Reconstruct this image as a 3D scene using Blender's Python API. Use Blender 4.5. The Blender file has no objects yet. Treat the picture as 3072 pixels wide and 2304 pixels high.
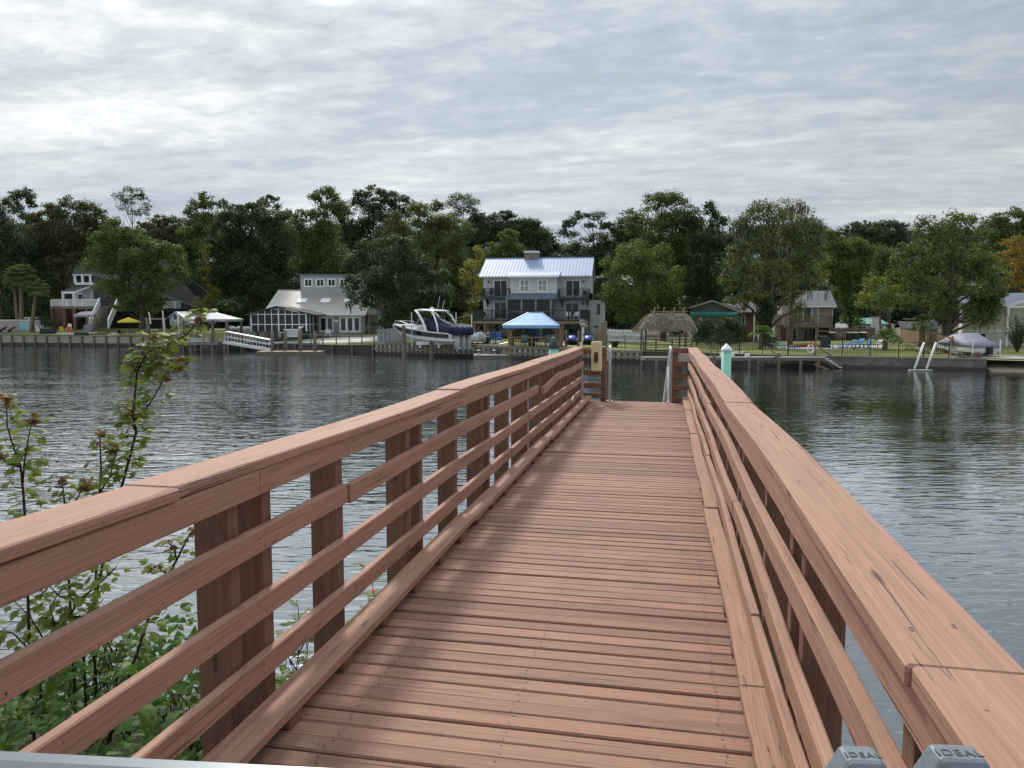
import bpy, bmesh, math, random
import numpy as np
from mathutils import Vector, Matrix
R = math.radians
scene = bpy.context.scene
COL = scene.collection
# ------------------------------------------------------------------ camera, sky, sun, exposure
FPX, HZ, CAMZ = 2260.0, 955.0, 4.1
PITCH = math.atan((1152 - HZ) / FPX)
cd = bpy.data.cameras.new('camera'); cam = bpy.data.objects.new('camera', cd); COL.objects.link(cam)
cam.location = (0, 0, CAMZ); cam.rotation_euler = (math.pi / 2 - PITCH, 0, 0)
cd.sensor_width = 36; cd.lens = 36 * FPX / 3072; cd.clip_start = 0.05; cd.clip_end = 3000
scene.camera = cam
SUN_AZ, SUN_EL = R(-13), R(41)           # azimuth from +Y, positive to the right
sl = bpy.data.lights.new('sun', 'SUN'); so = bpy.data.objects.new('sun', sl); COL.objects.link(so)
sl.energy = 1.65; sl.angle = R(6); sl.color = (1, .93, .83)
sdir = Vector((math.sin(SUN_AZ) * math.cos(SUN_EL), math.cos(SUN_AZ) * math.cos(SUN_EL), math.sin(SUN_EL)))
so.rotation_euler = sdir.to_track_quat('Z', 'Y').to_euler(); so.location = sdir * 60
scene.view_settings.view_transform = 'Standard'; scene.view_settings.look = 'None'
scene.view_settings.exposure = 0.75; scene.view_settings.gamma = 1; scene.view_settings.use_curve_mapping = False
scene.render.engine = 'CYCLES'; scene.cycles.use_denoising = True
scene.cycles.max_bounces = 7; scene.cycles.transparent_max_bounces = 8
scene.cycles.sample_clamp_indirect = 6; scene.cycles.sample_clamp_direct = 5

class NT:
    """small node-graph writer"""
    def __init__(s, tree): s.t = tree; s.n = tree.nodes; s.l = tree.links
    def new(s, typ, **kw):
        n = s.n.new(typ)
        for k, v in kw.items():
            if k.startswith('i_'):
                key = k[2:]; key = int(key) if key.isdigit() else key.replace('_', ' ')
                s.put(n.inputs[key], v)
            else: setattr(n, k, v)
        return n
    def put(s, sock, v):
        if isinstance(v, bpy.types.NodeSocket): s.l.new(v, sock)
        else:
            if isinstance(v, tuple) and len(v) == 3 and sock.type == 'RGBA': v = v + (1,)
            sock.default_value = v
    def math(s, op, a, b=0.0, c=None, clamp=False):
        n = s.n.new('ShaderNodeMath'); n.operation = op; n.use_clamp = clamp
        s.put(n.inputs[0], a); s.put(n.inputs[1], b)
        if c is not None: s.put(n.inputs[2], c)
        return n.outputs[0]
    def mix(s, f, a, b, blend='MIX'):
        n = s.n.new('ShaderNodeMix'); n.data_type = 'RGBA'; n.blend_type = blend
        s.put(n.inputs[0], f); s.put(n.inputs[6], a); s.put(n.inputs[7], b)
        return n.outputs[2]
    def noise(s, vec, scale=5, detail=4, rough=.55, dist=0.0, out=0):
        n = s.n.new('ShaderNodeTexNoise'); s.put(n.inputs['Vector'], vec)
        s.put(n.inputs['Scale'], scale); s.put(n.inputs['Detail'], detail)
        s.put(n.inputs['Roughness'], rough); s.put(n.inputs['Distortion'], dist)
        return n.outputs[out]
    def ramp(s, f, stops, interp='LINEAR'):
        n = s.n.new('ShaderNodeValToRGB'); s.put(n.inputs[0], f); cr = n.color_ramp; cr.interpolation = interp
        while len(cr.elements) < len(stops): cr.elements.new(.5)
        for e, (p, c) in zip(cr.elements, stops):
            e.position = p; e.color = (c, c, c, 1) if isinstance(c, (int, float)) else tuple(c) + (1,)
        return n.outputs[0]
    def mapr(s, f, a, b, c=0., d=1., smooth=False):
        n = s.n.new('ShaderNodeMapRange'); n.interpolation_type = 'SMOOTHSTEP' if smooth else 'LINEAR'
        for i, v in enumerate((f, a, b, c, d)): s.put(n.inputs[i], v)
        return n.outputs[0]
    def vscale(s, vec, sc, rot=(0, 0, 0), loc=(0, 0, 0)):
        n = s.n.new('ShaderNodeMapping'); s.put(n.inputs[0], vec)
        n.inputs['Scale'].default_value = sc; n.inputs['Rotation'].default_value = rot; n.inputs['Location'].default_value = loc
        return n.outputs[0]
    def bump(s, h, strength=.3, dist=.02, normal=None):
        n = s.n.new('ShaderNodeBump'); s.put(n.inputs['Height'], h)
        n.inputs['Strength'].default_value = strength; n.inputs['Distance'].default_value = dist
        if normal is not None: s.put(n.inputs['Normal'], normal)
        return n.outputs[0]

# ---- world: clear-sky light seen through a thin, broken deck of altocumulus
SKYLOC = (9.1, 4.4, 0)
world = bpy.data.worlds.new('World'); scene.world = world; world.use_nodes = True
w = NT(world.node_tree); w.n.clear()
sky = w.new('ShaderNodeTexSky', sky_type='NISHITA', sun_disc=False, sun_elevation=SUN_EL, sun_rotation=SUN_AZ,
            air_density=1.0, dust_density=1.5, ozone_density=1.0)
tc = w.new('ShaderNodeTexCoord').outputs['Generated']
sp = w.new('ShaderNodeSeparateXYZ'); w.put(sp.inputs[0], tc)
zc = w.math('ADD', w.math('MAXIMUM', sp.outputs[2], 0.0), 0.09)
cv = w.new('ShaderNodeCombineXYZ'); w.put(cv.inputs[0], w.math('DIVIDE', sp.outputs[0], zc)); w.put(cv.inputs[1], w.math('DIVIDE', sp.outputs[1], zc))
pl = cv.outputs[0]
rot = w.vscale(pl, (1, 1, 1), (0, 0, R(14)), (3.1, 1.7, 0))
big = w.noise(w.vscale(rot, (.34, .75, 1), loc=SKYLOC), 1.0, 5, .5, .15)
cell = w.noise(w.vscale(rot, (5.6, 8.4, 1)), 1.0, 5, .6, .25)
streak = w.noise(w.vscale(rot, (.5, 2.2, 1), loc=(5, 2, 0)), 1.0, 4, .55, .25)
dens = w.math('ADD', w.math('ADD', w.math('MULTIPLY', big, 1.0), w.math('MULTIPLY', w.math('SUBTRACT', cell, .5), w.mapr(sp.outputs[2], .05, .36, .22, .60))), w.math('ADD', w.math('MULTIPLY', streak, .45), .13))
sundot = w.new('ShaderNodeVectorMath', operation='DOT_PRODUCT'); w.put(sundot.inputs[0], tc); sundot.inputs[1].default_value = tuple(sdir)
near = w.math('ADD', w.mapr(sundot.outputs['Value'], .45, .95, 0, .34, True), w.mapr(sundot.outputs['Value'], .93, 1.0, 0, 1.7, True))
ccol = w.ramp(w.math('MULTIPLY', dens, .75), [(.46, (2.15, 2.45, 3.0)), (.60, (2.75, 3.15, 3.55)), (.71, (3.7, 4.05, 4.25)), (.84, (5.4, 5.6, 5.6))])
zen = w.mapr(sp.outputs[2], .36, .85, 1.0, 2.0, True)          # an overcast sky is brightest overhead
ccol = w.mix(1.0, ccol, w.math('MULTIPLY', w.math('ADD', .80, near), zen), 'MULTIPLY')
cover = w.mapr(dens, .52, .72, .72, .97, True)
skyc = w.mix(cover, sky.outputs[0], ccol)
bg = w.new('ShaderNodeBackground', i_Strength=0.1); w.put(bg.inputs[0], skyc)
wo = w.new('ShaderNodeOutputWorld'); w.l.new(bg.outputs[0], wo.inputs[0])

# ------------------------------------------------------------------ materials
MATS = {}
def newmat(name):
    m = bpy.data.materials.new(name); m.use_nodes = True; MATS[name] = m
    t = NT(m.node_tree); b = t.n['Principled BSDF']
    return m, t, b
def coords(t, kind='Object'): return t.new('ShaderNodeTexCoord').outputs[kind]
def plain(name, col, rough=.6, var=.18, scale=3., metal=0., bump=0., bscale=40., spec=.5):
    m, t, b = newmat(name); c = coords(t)
    n = t.noise(c, scale, 5, .6)
    f = t.mapr(n, .3, .7, 1 - var, 1 + var)
    t.put(b.inputs['Base Color'], t.mix(1.0, tuple(col), f, 'MULTIPLY'))
    b.inputs['Roughness'].default_value = rough; b.inputs['Metallic'].default_value = metal
    b.inputs['Specular IOR Level'].default_value = spec
    if bump: t.put(b.inputs['Normal'], t.bump(t.noise(c, bscale, 4), bump, .02))
    return m
def siding(name, col, pitch=.18, axis=2, depth=.7, rough=.6):
    """lapped boards: each course is a shallow saw-tooth in relief"""
    m, t, b = newmat(name); c = coords(t); s = t.new('ShaderNodeSeparateXYZ'); t.put(s.inputs[0], c)
    fr = t.math('FRACT', t.math('DIVIDE', s.outputs[axis], pitch))
    n = t.noise(t.vscale(c, (.6, .6, 3)), 2, 4)
    colr = t.mix(1.0, tuple(col), t.mapr(n, .3, .7, .9, 1.08), 'MULTIPLY')
    t.put(b.inputs['Base Color'], t.mix(t.math('LESS_THAN', fr, .09), colr, tuple(x * .5 for x in col)))
    b.inputs['Roughness'].default_value = rough
    t.put(b.inputs['Normal'], t.bump(t.math('SUBTRACT', 1.0, fr), depth, .03))
    return m
def wood(name, col, axis, dark=.45, rough=.7, worn=None, grain=1.0, wornamt=.5, crack=1.0):
    """painted or weathered board: grain and splits run along one local axis"""
    m, t, b = newmat(name); c = coords(t)
    isl = t.new('ShaderNodeNewGeometry').outputs['Random Per Island']
    off = t.new('ShaderNodeVectorMath', operation='ADD'); t.put(off.inputs[0], c)
    cb = t.new('ShaderNodeCombineXYZ')
    for k in range(3): t.put(cb.inputs[k], t.math('MULTIPLY', isl, 17.3 + 7 * k))
    t.put(off.inputs[1], cb.outputs[0]); c = off.outputs[0]
    lo, hi = .9, 26.
    sc = [hi, hi, hi]; sc[axis] = lo
    g = t.noise(t.vscale(c, tuple(sc)), 1.0, 6, .65, .6)
    sc2 = [55., 55., 55.]; sc2[axis] = 1.6
    cr = t.noise(t.vscale(c, tuple(sc2)), 1.0, 3, .5, .8)
    crack_f = t.math('MULTIPLY', t.mapr(cr, .66, .73, 0, 1), crack, clamp=True)
    blot = t.noise(c, 2.3, 4, .6)
    base = t.mix(1.0, tuple(col), t.math('MULTIPLY', t.mapr(g, .3, .7, .76, 1.14), t.mapr(isl, 0, 1, .76, 1.18)), 'MULTIPLY')
    base = t.mix(1.0, base, t.mapr(blot, .25, .75, .86, 1.12), 'MULTIPLY')
    if worn:
        wf = t.math('MULTIPLY', t.mapr(t.math('ADD', t.math('MULTIPLY', g, .5), t.math('MULTIPLY', blot, .6)), .52, .68, 0, 1), wornamt, clamp=True)
        base = t.mix(wf, base, tuple(worn))
    base = t.mix(t.math('MULTIPLY', crack_f, .55), base, tuple(x * dark * .5 for x in col))
    sc3 = [130., 130., 130.]; sc3[axis] = 2.2
    fine = t.noise(t.vscale(c, tuple(sc3)), 1.0, 2, .5)
    base = t.mix(1.0, base, t.mapr(fine, .32, .68, .87, 1.07), 'MULTIPLY')
    sck = [7., 7., 7.]; sck[axis] = 1.5
    def spot(scale3, rad):
        v_ = t.new('ShaderNodeTexVoronoi'); t.put(v_.inputs['Vector'], t.vscale(c, tuple(scale3))); v_.inputs['Scale'].default_value = 1.0
        return t.mapr(v_.outputs['Distance'], rad * .6, rad, 1, 0)
    spots = t.math('MAXIMUM', spot(sck, .085), spot((17, 17, 17), .075))
    base = t.mix(t.math('MULTIPLY', spots, .62), base, tuple(x * .2 for x in col))
    t.put(b.inputs['Base Color'], base); b.inputs['Roughness'].default_value = rough
    b.inputs['Specular IOR Level'].default_value = .3
    h = t.math('ADD', t.math('SUBTRACT', t.math('MULTIPLY', g, .5), crack_f), t.math('MULTIPLY', fine, .35))
    t.put(b.inputs['Normal'], t.bump(h, .85 * grain, .007))
    return m
def leafmat(name, col, col2, rough=.55, trans=.38, island=True):
    m, t, b = newmat(name)
    g = t.new('ShaderNodeNewGeometry').outputs['Random Per Island']
    n = t.noise(coords(t), .35, 3, .6)
    f = t.math('ADD', t.math('MULTIPLY', g, .55), t.math('MULTIPLY', t.mapr(n, .3, .7, 0, 1), .45), clamp=True)
    colr = t.mix(f, tuple(col), tuple(col2))
    t.put(b.inputs['Base Color'], colr); b.inputs['Roughness'].default_value = rough; b.inputs['Specular IOR Level'].default_value = .25
    tr = t.new('ShaderNodeBsdfTranslucent'); t.put(tr.inputs[0], t.mix(1.0, colr, (1.25, 1.3, .6), 'MULTIPLY'))
    mx = t.new('ShaderNodeMixShader'); mx.inputs[0].default_value = trans
    t.l.new(b.outputs[0], mx.inputs[1]); t.l.new(tr.outputs[0], mx.inputs[2])
    t.l.new(mx.outputs[0], t.n['Material Output'].inputs[0])
    return m
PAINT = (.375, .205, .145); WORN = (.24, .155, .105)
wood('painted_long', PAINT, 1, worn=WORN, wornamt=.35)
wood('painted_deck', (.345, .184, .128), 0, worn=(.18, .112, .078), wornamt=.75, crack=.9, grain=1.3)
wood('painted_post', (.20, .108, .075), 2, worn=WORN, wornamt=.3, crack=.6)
wood('dark_beam', (.10, .06, .045), 0)
wood('grey_timber_z', (.17, .15, .12), 2); wood('grey_timber_x', (.22, .195, .16), 0)
wood('tan_timber', (.28, .20, .12), 0); wood('tan_timber_z', (.24, .17, .105), 2)
wood('pier_wood', (.17, .15, .12), 0); wood('fence_wood', (.24, .17, .12), 2)
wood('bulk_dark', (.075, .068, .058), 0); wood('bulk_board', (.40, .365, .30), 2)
plain('white_paint', (.78, .78, .76), .5, .06); plain('white_vinyl', (.82, .83, .84), .4, .05)
plain('white_trim', (.84, .85, .86), .5, .05); plain('black_metal', (.018, .018, .02), .45, .1)
plain('charcoal', (.03, .031, .034), .5, .12); plain('dark_glass', (.012, .014, .017), .06, .1, spec=.6)
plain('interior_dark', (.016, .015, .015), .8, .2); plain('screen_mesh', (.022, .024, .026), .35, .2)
plain('curtain', (.33, .36, .37), .5, .15, 8.)
siding('lap_grey', (.62, .64, .67)); siding('lap_white', (.82, .82, .80)); siding('lap_tan', (.36, .325, .26))
siding('lap_cream', (.66, .62, .50), .2); siding('lap_olive', (.22, .215, .18), .2); siding('lap_sage', (.40, .44, .42), .35, 0, .4)
siding('board_grey', (.30, .31, .31), .3, 0, .4)
plain('blue_roof', (.30, .375, .55), .55, .10, .8, 0.); plain('sky_roof', (.21, .38, .58), .35, .08, 1., .2)
plain('slate_roof', (.14, .18, .23), .4, .10, 1., .25); plain('grey_metal_roof', (.41, .375, .345), .42, .1, .9, .2)
plain('light_metal_roof', (.35, .365, .38), .4, .08, .9, .2)
plain('shingle_dark', (.065, .062, .06), .85, .35, 5., 0, .5, 12.); plain('shingle_grey', (.135, .135, .145), .85, .3, 7., 0, .5, 12.)
plain('shingle_blue', (.12, .145, .20), .85, .3, 7., 0, .5, 12.)
plain('brick', (.20, .105, .075), .85, .4, 9., 0, .5, 20.); plain('stone', (.22, .19, .155), .85, .45, 4., 0, .6, 8.)
plain('thatch', (.27, .225, .165), .95, .5, 6., 0, .9, 26.)
plain('concrete', (.36, .345, .315), .85, .25, 1.5, 0, .3, 20.); plain('pale_concrete', (.60, .585, .55), .85, .15, .7)
plain('sea_wall', (.145, .135, .12), .9, .35, 1.2, 0, .4, 8.)
plain('teal_awning', (.018, .15, .115), .7, .15); plain('teal_roof', (.14, .40, .32), .5, .1)
plain('mint', (.28, .60, .47), .42, .08, 1.5); plain('cap_white', (.78, .80, .82), .4, .05); plain('cap_black', (.035, .04, .043), .5, .25)
plain('gelcoat', (.82, .82, .80), .18, .04); plain('navy_canvas', (.013, .018, .055), .8, .3, 3.)
plain('hull_black', (.012, .012, .016), .12, .1); plain('outboard', (.40, .40, .40), .35, .08); plain('steel', (.62, .63, .64), .3, .08, 3., .85)
plain('alu', (.62, .63, .63), .38, .08, 3., .6); plain('blue_fabric', (.07, .22, .62), .75, .12); plain('lounger_blue', (.20, .42, .66), .75, .12)
plain('cobalt', (.035, .07, .40), .3, .2); plain('yellow_canvas', (.62, .50, .05), .8, .12); plain('lilac_canvas', (.27, .25, .30), .85, .12)
plain('cream_plastic', (.72, .62, .37), .5, .10, 3., 0, .1, 30.); plain('maroon', (.13, .025, .02), .45, .2)
plain('kayak_red', (.42, .06, .035), .4, .12); plain('life_ring', (.75, .72, .68), .5, .05); plain('orange', (.65, .14, .03), .6, .1)
plain('rubber_black', (.016, .016, .018), .7, .2); plain('bin_green', (.02, .03, .035), .5, .1); plain('bin_lid', (.40, .42, .22), .5, .1)
plain('car_white', (.76, .77, .78), .15, .03); plain('car_silver', (.36, .37, .38), .25, .04, metal=.3); plain('cover_lilac', (.20, .20, .27), .6, .12, 2.)
plain('dumbbell', (.16, .185, .21), .55, .10, 18., 0, .12, 90.); plain('letter_grey', (.09, .105, .12), .6, .2, 20.); plain('dumbbell_dark', (.022, .028, .04), .5, .2, 20.)
plain('rail_alu', (.30, .315, .325), .22, .05, 6., .75)
plain('bark', (.075, .058, .043), .95, .4, 3., 0, .6, 10.); plain('bark_pale', (.16, .125, .095), .95, .35, 3., 0, .5, 10.)
plain('palm_trunk', (.20, .145, .095), .95, .35, 4., 0, .6, 9.)
plain('moss_hang', (.135, .135, .11), .95, .3); plain('terracotta', (.30, .12, .07), .8, .15); plain('stem_dark', (.055, .032, .026), .8, .2)
plain('pod', (.022, .012, .012), .6, .2); plain('pool_blue', (.25, .52, .60), .2, .05)
for nm, a, b2 in (('leaf_oak', (0.073, 0.108, 0.031), (0.155, 0.195, 0.064)), ('leaf_deep', (0.035, 0.063, 0.030), (0.081, 0.122, 0.049)),
                  ('leaf_mid', (0.067, 0.104, 0.036), (0.146, 0.190, 0.062)), ('leaf_bright', (0.071, 0.110, 0.030), (0.160, 0.214, 0.058)),
                  ('leaf_brown', (0.069, 0.079, 0.035), (0.132, 0.141, 0.061)), ('leaf_yellow', (0.154, 0.159, 0.030), (0.308, 0.287, 0.061)),
                  ('leaf_lime', (0.101, 0.135, 0.027), (0.247, 0.271, 0.058)), ('leaf_pine', (0.042, 0.068, 0.036), (0.101, 0.130, 0.062)),
                  ('leaf_moss', (0.096, 0.118, 0.052), (0.192, 0.214, 0.085)), ('leaf_gold', (.20, .13, .035), (.34, .24, .065)),
                  ('leaf_hedge', (0.031, 0.053, 0.025), (0.075, 0.108, 0.046)), ('leaf_sago', (0.166, 0.233, 0.102), (0.332, 0.421, 0.189)),
                  ('leaf_palm', (0.091, 0.131, 0.058), (0.196, 0.239, 0.102)), ('leaf_maple', (.095, .14, .03), (.28, .31, .07)),
                  ('leaf_vine', (.035, .085, .014), (.105, .185, .036)), ('leaf_red', (.13, .05, .032), (.27, .16, .06)),
                  ('leaf_straw', (.16, .13, .07), (.28, .23, .13)), ('leaf_far', (0.040, 0.063, 0.036), (0.095, 0.124, 0.062))):
    leafmat(nm, a, b2)

# ---- water: dark tannin river with a small wind chop
m, t, b = newmat('river_water'); c = coords(t)
wv1 = t.noise(t.vscale(c, (.62, 1.75, 1), (0, 0, R(10))), 1.15, 1.5, .5, .5)
wv2 = t.noise(t.vscale(c, (.75, 2.5, 1), (0, 0, R(5))), 1.0, 2, .55, .6)
wv2 = t.math('SUBTRACT', 1.0, t.math('ABSOLUTE', t.math('SUBTRACT', t.math('MULTIPLY', wv2, 2.0), 1.0)))     # peaked little crests
wv4 = t.noise(t.vscale(c, (2.6, 7.5, 1), (0, 0, R(-4))), 1.0, 1.5, .5, .4)
wv3 = t.noise(t.vscale(c, (.05, .16, 1), (0, 0, R(12))), 1.0, 3, .5)
calm = t.mapr(wv3, .35, .62, .55, 1.1)
h = t.math('ADD', t.math('ADD', t.math('MULTIPLY', wv1, .040), t.math('MULTIPLY', wv2, .023)), t.math('MULTIPLY', wv4, .011))
sx_ = t.new('ShaderNodeSeparateXYZ'); t.put(sx_.inputs[0], c); gust = t.mapr(sx_.outputs[0], -18, 10, 1.15, .55, True)   # the left of the river lies open to the breeze
h = t.math('MULTIPLY', t.math('MULTIPLY', h, calm), gust)
nrm = t.bump(h, 1.0, 1.0)
t.n.remove(b); dif = t.new('ShaderNodeBsdfDiffuse', i_Color=(.012, .013, .011)); glo = t.new('ShaderNodeBsdfGlossy', i_Roughness=.06)
t.put(glo.inputs['Normal'], nrm); t.put(glo.inputs['Color'], (.96, .98, 1.0))
fr = t.new('ShaderNodeFresnel', i_IOR=1.34); t.put(fr.inputs['Normal'], nrm)
mx = t.new('ShaderNodeMixShader'); t.put(mx.inputs[0], t.mapr(fr.outputs[0], .02, .36, .18, .98))
t.l.new(dif.outputs[0], mx.inputs[1]); t.l.new(glo.outputs[0], mx.inputs[2]); t.l.new(mx.outputs[0], t.n['Material Output'].inputs[0])
# ---- lawn
m, t, b = newmat('lawn_grass'); c = coords(t)
n1 = t.noise(c, .35, 4); n2 = t.noise(c, 6, 4, .7)
t.put(b.inputs['Base Color'], t.mix(t.mapr(t.math('ADD', t.math('MULTIPLY', n1, .6), t.math('MULTIPLY', n2, .4)), .35, .65, 0, 1), (.12, .145, .028), (.25, .25, .07)))
b.inputs['Roughness'].default_value = .95; t.put(b.inputs['Normal'], t.bump(n2, .6, .05))
m, t, b = newmat('wood_floor_soil'); c = coords(t)
t.put(b.inputs['Base Color'], t.mix(t.noise(c, .8, 5), (.035, .035, .018), (.085, .072, .040))); b.inputs['Roughness'].default_value = 1
m, t, b = newmat('sand'); c = coords(t)
t.put(b.inputs['Base Color'], t.mix(t.mapr(t.noise(c, .7, 6, .65), .3, .7), (.20, .145, .09), (.36, .30, .22))); b.inputs['Roughness'].default_value = .95
M = MATS

# ------------------------------------------------------------------ geometry helpers
class MB:
    def __init__(s): s.v = []; s.f = []
    def add(s, vs, fs):
        o = len(s.v); s.v += [tuple(x) for x in vs]; s.f += [tuple(i + o for i in f) for f in fs]; return s
    BF = [(0, 3, 2, 1), (4, 5, 6, 7), (0, 1, 5, 4), (1, 2, 6, 5), (2, 3, 7, 6), (3, 0, 4, 7)]
    def box(s, x0, x1, y0, y1, z0, z1):
        x0, x1 = sorted((x0, x1)); y0, y1 = sorted((y0, y1)); z0, z1 = sorted((z0, z1))
        return s.add([(x0, y0, z0), (x1, y0, z0), (x1, y1, z0), (x0, y1, z0), (x0, y0, z1), (x1, y0, z1), (x1, y1, z1), (x0, y1, z1)], s.BF)
    def bar(s, p, q, w, h=None, up=(0, 0, 1)):
        h = h or w; p = Vector(p); q = Vector(q); d = (q - p).normalized(); up = Vector(up)
        if abs(d.dot(up)) > .98: up = Vector((0, 1, 0))
        a = d.cross(up).normalized() * w / 2; c = a.cross(d).normalized() * h / 2
        return s.add([p - a - c, p + a - c, p + a + c, p - a + c, q - a - c, q + a - c, q + a + c, q - a + c],
                     [(0, 1, 2, 3), (7, 6, 5, 4), (0, 4, 5, 1), (1, 5, 6, 2), (2, 6, 7, 3), (3, 7, 4, 0)])
    def tube(s, pts, rs, n=8, cap=True):
        pts = [Vector(p) for p in pts]
        if not isinstance(rs, (list, tuple)): rs = [rs] * len(pts)
        o = len(s.v); ref = None
        for i, p in enumerate(pts):
            d = (pts[min(i + 1, len(pts) - 1)] - pts[max(i - 1, 0)]).normalized()
            if ref is None: ref = Vector((1, 0, 0)) if abs(d.x) < .9 else Vector((0, 1, 0))
            a = (ref - d * ref.dot(d)).normalized(); ref = a; c = d.cross(a)
            for k in range(n):
                th = 2 * math.pi * k / n; s.v.append(tuple(p + (a * math.cos(th) + c * math.sin(th)) * rs[i]))
        for i in range(len(pts) - 1):
            for k in range(n):
                k2 = (k + 1) % n
                s.f.append((o + i * n + k, o + i * n + k2, o + (i + 1) * n + k2, o + (i + 1) * n + k))
        if cap:
            s.f.append(tuple(o + k for k in reversed(range(n)))); e = o + (len(pts) - 1) * n; s.f.append(tuple(e + k for k in range(n)))
        return s
    def prism(s, poly, vec):
        n = len(poly); vec = Vector(vec); o = len(s.v)
        s.v += [tuple(p) for p in poly] + [tuple(Vector(p) + vec) for p in poly]
        s.f.append(tuple(o + i for i in range(n))); s.f.append(tuple(o + n + i for i in reversed(range(n))))
        for i in range(n):
            j = (i + 1) % n; s.f.append((o + i, o + n + i, o + n + j, o + j))
        return s
    def slab(s, a, b, c, d, t):
        """quad a-b-c-d thickened downwards along its normal"""
        a, b, c, d = (Vector(x) for x in (a, b, c, d)); n = (b - a).cross(d - a).normalized()
        if n.z < 0: n = -n
        return s.prism([a, b, c, d], -n * t)
    def ribs(s, a, b, c, d, n, w=.05, h=.05):
        """standing seams from edge a-b up to edge d-c"""
        a, b, c, d = (Vector(x) for x in (a, b, c, d)); nn = (b - a).cross(d - a).normalized()
        if nn.z < 0: nn = -nn
        for i in range(n + 1):
            f = i / n; s.bar(a.lerp(b, f) + nn * h * .3, d.lerp(c, f) + nn * h * .3, w, h, up=nn)
        return s
    def lathe(s, prof, c=(0, 0, 0), n=20):
        o = len(s.v)
        for r, z in prof:
            for k in range(n):
                th = 2 * math.pi * k / n; s.v.append((c[0] + r * math.cos(th), c[1] + r * math.sin(th), c[2] + z))
        for i in range(len(prof) - 1):
            for k in range(n):
                k2 = (k + 1) % n; s.f.append((o + i * n + k, o + i * n + k2, o + (i + 1) * n + k2, o + (i + 1) * n + k))
        s.f.append(tuple(o + k for k in reversed(range(n)))); e = o + (len(prof) - 1) * n; s.f.append(tuple(e + k for k in range(n)))
        return s
    def rail(s, p, q, h, sp=.13, post=.09, pitch=1.8, top=(.09, .05), bal=.035, low=.1, infill=True):
        """guard rail: posts, top and bottom rail, balusters, between two points at floor level"""
        p = Vector(p); q = Vector(q); L = (q - p).length; up = Vector((0, 0, h)); n = max(1, round(L / pitch))
        for i in range(n + 1):
            c = p.lerp(q, i / n); s.bar(c, c + Vector((0, 0, h - .03)), post)
        s.bar(p + up, q + up, *top); s.bar(p + Vector((0, 0, low)), q + Vector((0, 0, low)), .045, .07)
        if infill:
            k = max(2, round(L / sp))
            for i in range(1, k):
                c = p.lerp(q, i / k); s.bar(c + Vector((0, 0, low + .03)), c + Vector((0, 0, h - .02)), bal)
        return s
    def build(s, name, mat, parent=None, smooth=False, bevel=0., loc=None):
        me = bpy.data.meshes.new(name); me.from_pydata(s.v, [], s.f); me.update()
        bm = bmesh.new(); bm.from_mesh(me)
        bmesh.ops.recalc_face_normals(bm, faces=bm.faces)
        if bevel:
            ed = [e for e in bm.edges if len(e.link_faces) == 2 and e.calc_face_angle(0) > .5]
            bmesh.ops.bevel(bm, geom=ed, offset=bevel, segments=1, affect='EDGES', clamp_overlap=True)
        bm.to_mesh(me); bm.free()
        if smooth: me.polygons.foreach_set('use_smooth', [True] * len(me.polygons))
        me.materials.append(M[mat] if isinstance(mat, str) else mat)
        return link(name, me, parent, loc)
def link(name, me, parent=None, loc=None):
    o = bpy.data.objects.new(name, me); COL.objects.link(o); o.parent = parent
    if loc is not None: o.location = loc
    return o
def tag(o, label=None, cat=None, group=None, kind=None):
    if label: o['label'] = label
    if cat: o['category'] = cat
    if group: o['group'] = group
    if kind: o['kind'] = kind
    return o
def thing(name, label, cat, loc=(0, 0, 0), rz=0., group=None):
    o = bpy.data.objects.new(name, None); COL.objects.link(o); o.empty_display_size = .3
    o.location = loc; o.rotation_euler = (0, 0, rz); return tag(o, label, cat, group)
def kids(o): return [c for c in bpy.data.objects if c.parent == o]
def copy_tree(o, parent=None):
    c = o.copy(); COL.objects.link(c); c.parent = parent
    for ch in kids(o): copy_tree(ch, c)
    return c
def dup(o, loc, rz=None, label=None, scale=None):
    c = copy_tree(o); c.location = loc
    if rz is not None: c.rotation_euler = (0, 0, rz)
    if label: c['label'] = label
    if scale: c.scale = (scale,) * 3
    return c
SP, CP = math.sin(PITCH), math.cos(PITCH)
def ray(x, y):
    u = (x - 1536) / FPX; v = (1152 - y) / FPX
    return Vector((u, CP + v * SP, -SP + v * CP))
def at(x, y, Y):
    d = ray(x, y); return Vector((0, 0, CAMZ)) + d * (Y / d.y)
def onz(x, y, z=0.):
    d = ray(x, y); return Vector((0, 0, CAMZ)) + d * ((z - CAMZ) / d.z)
# far shore: waterline (surveyed along the bank), top-of-bank height, rise of the land behind
WL = [(-900, 1016), (0, 1038), (440, 1042), (760, 1050), (1125, 1064), (1130, 1064), (1520, 1076), (1830, 1087), (2290, 1098), (2530, 1104), (2955, 1112), (3072, 1114), (4200, 1135)]
SH = [onz(x, y) for x, y in WL]
SX = [p.x for p in SH]; SY = [p.y for p in SH]
SZ = [1.7, 1.62, 1.5, .9, .95, 1.42, 1.25, 1.1, .92, .90, .85, .8, .8]
SR = [1.0, .95, .95, 1.2, 1.1, .5, .35, .2, .05, .05, .3, .5, .5]
def gz(X, Y):
    y0 = np.interp(X, SX, SY); d = max(0., Y - y0)
    f = min(1., d / 15.); f = f * f * (3 - 2 * f)
    return float(np.interp(X, SX, SZ) + np.interp(X, SX, SR) * f)
def gpos(x, Y, dz=0.):
    p = at(x, HZ, Y); return Vector((p.x, Y, gz(p.x, Y) + dz))
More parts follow.
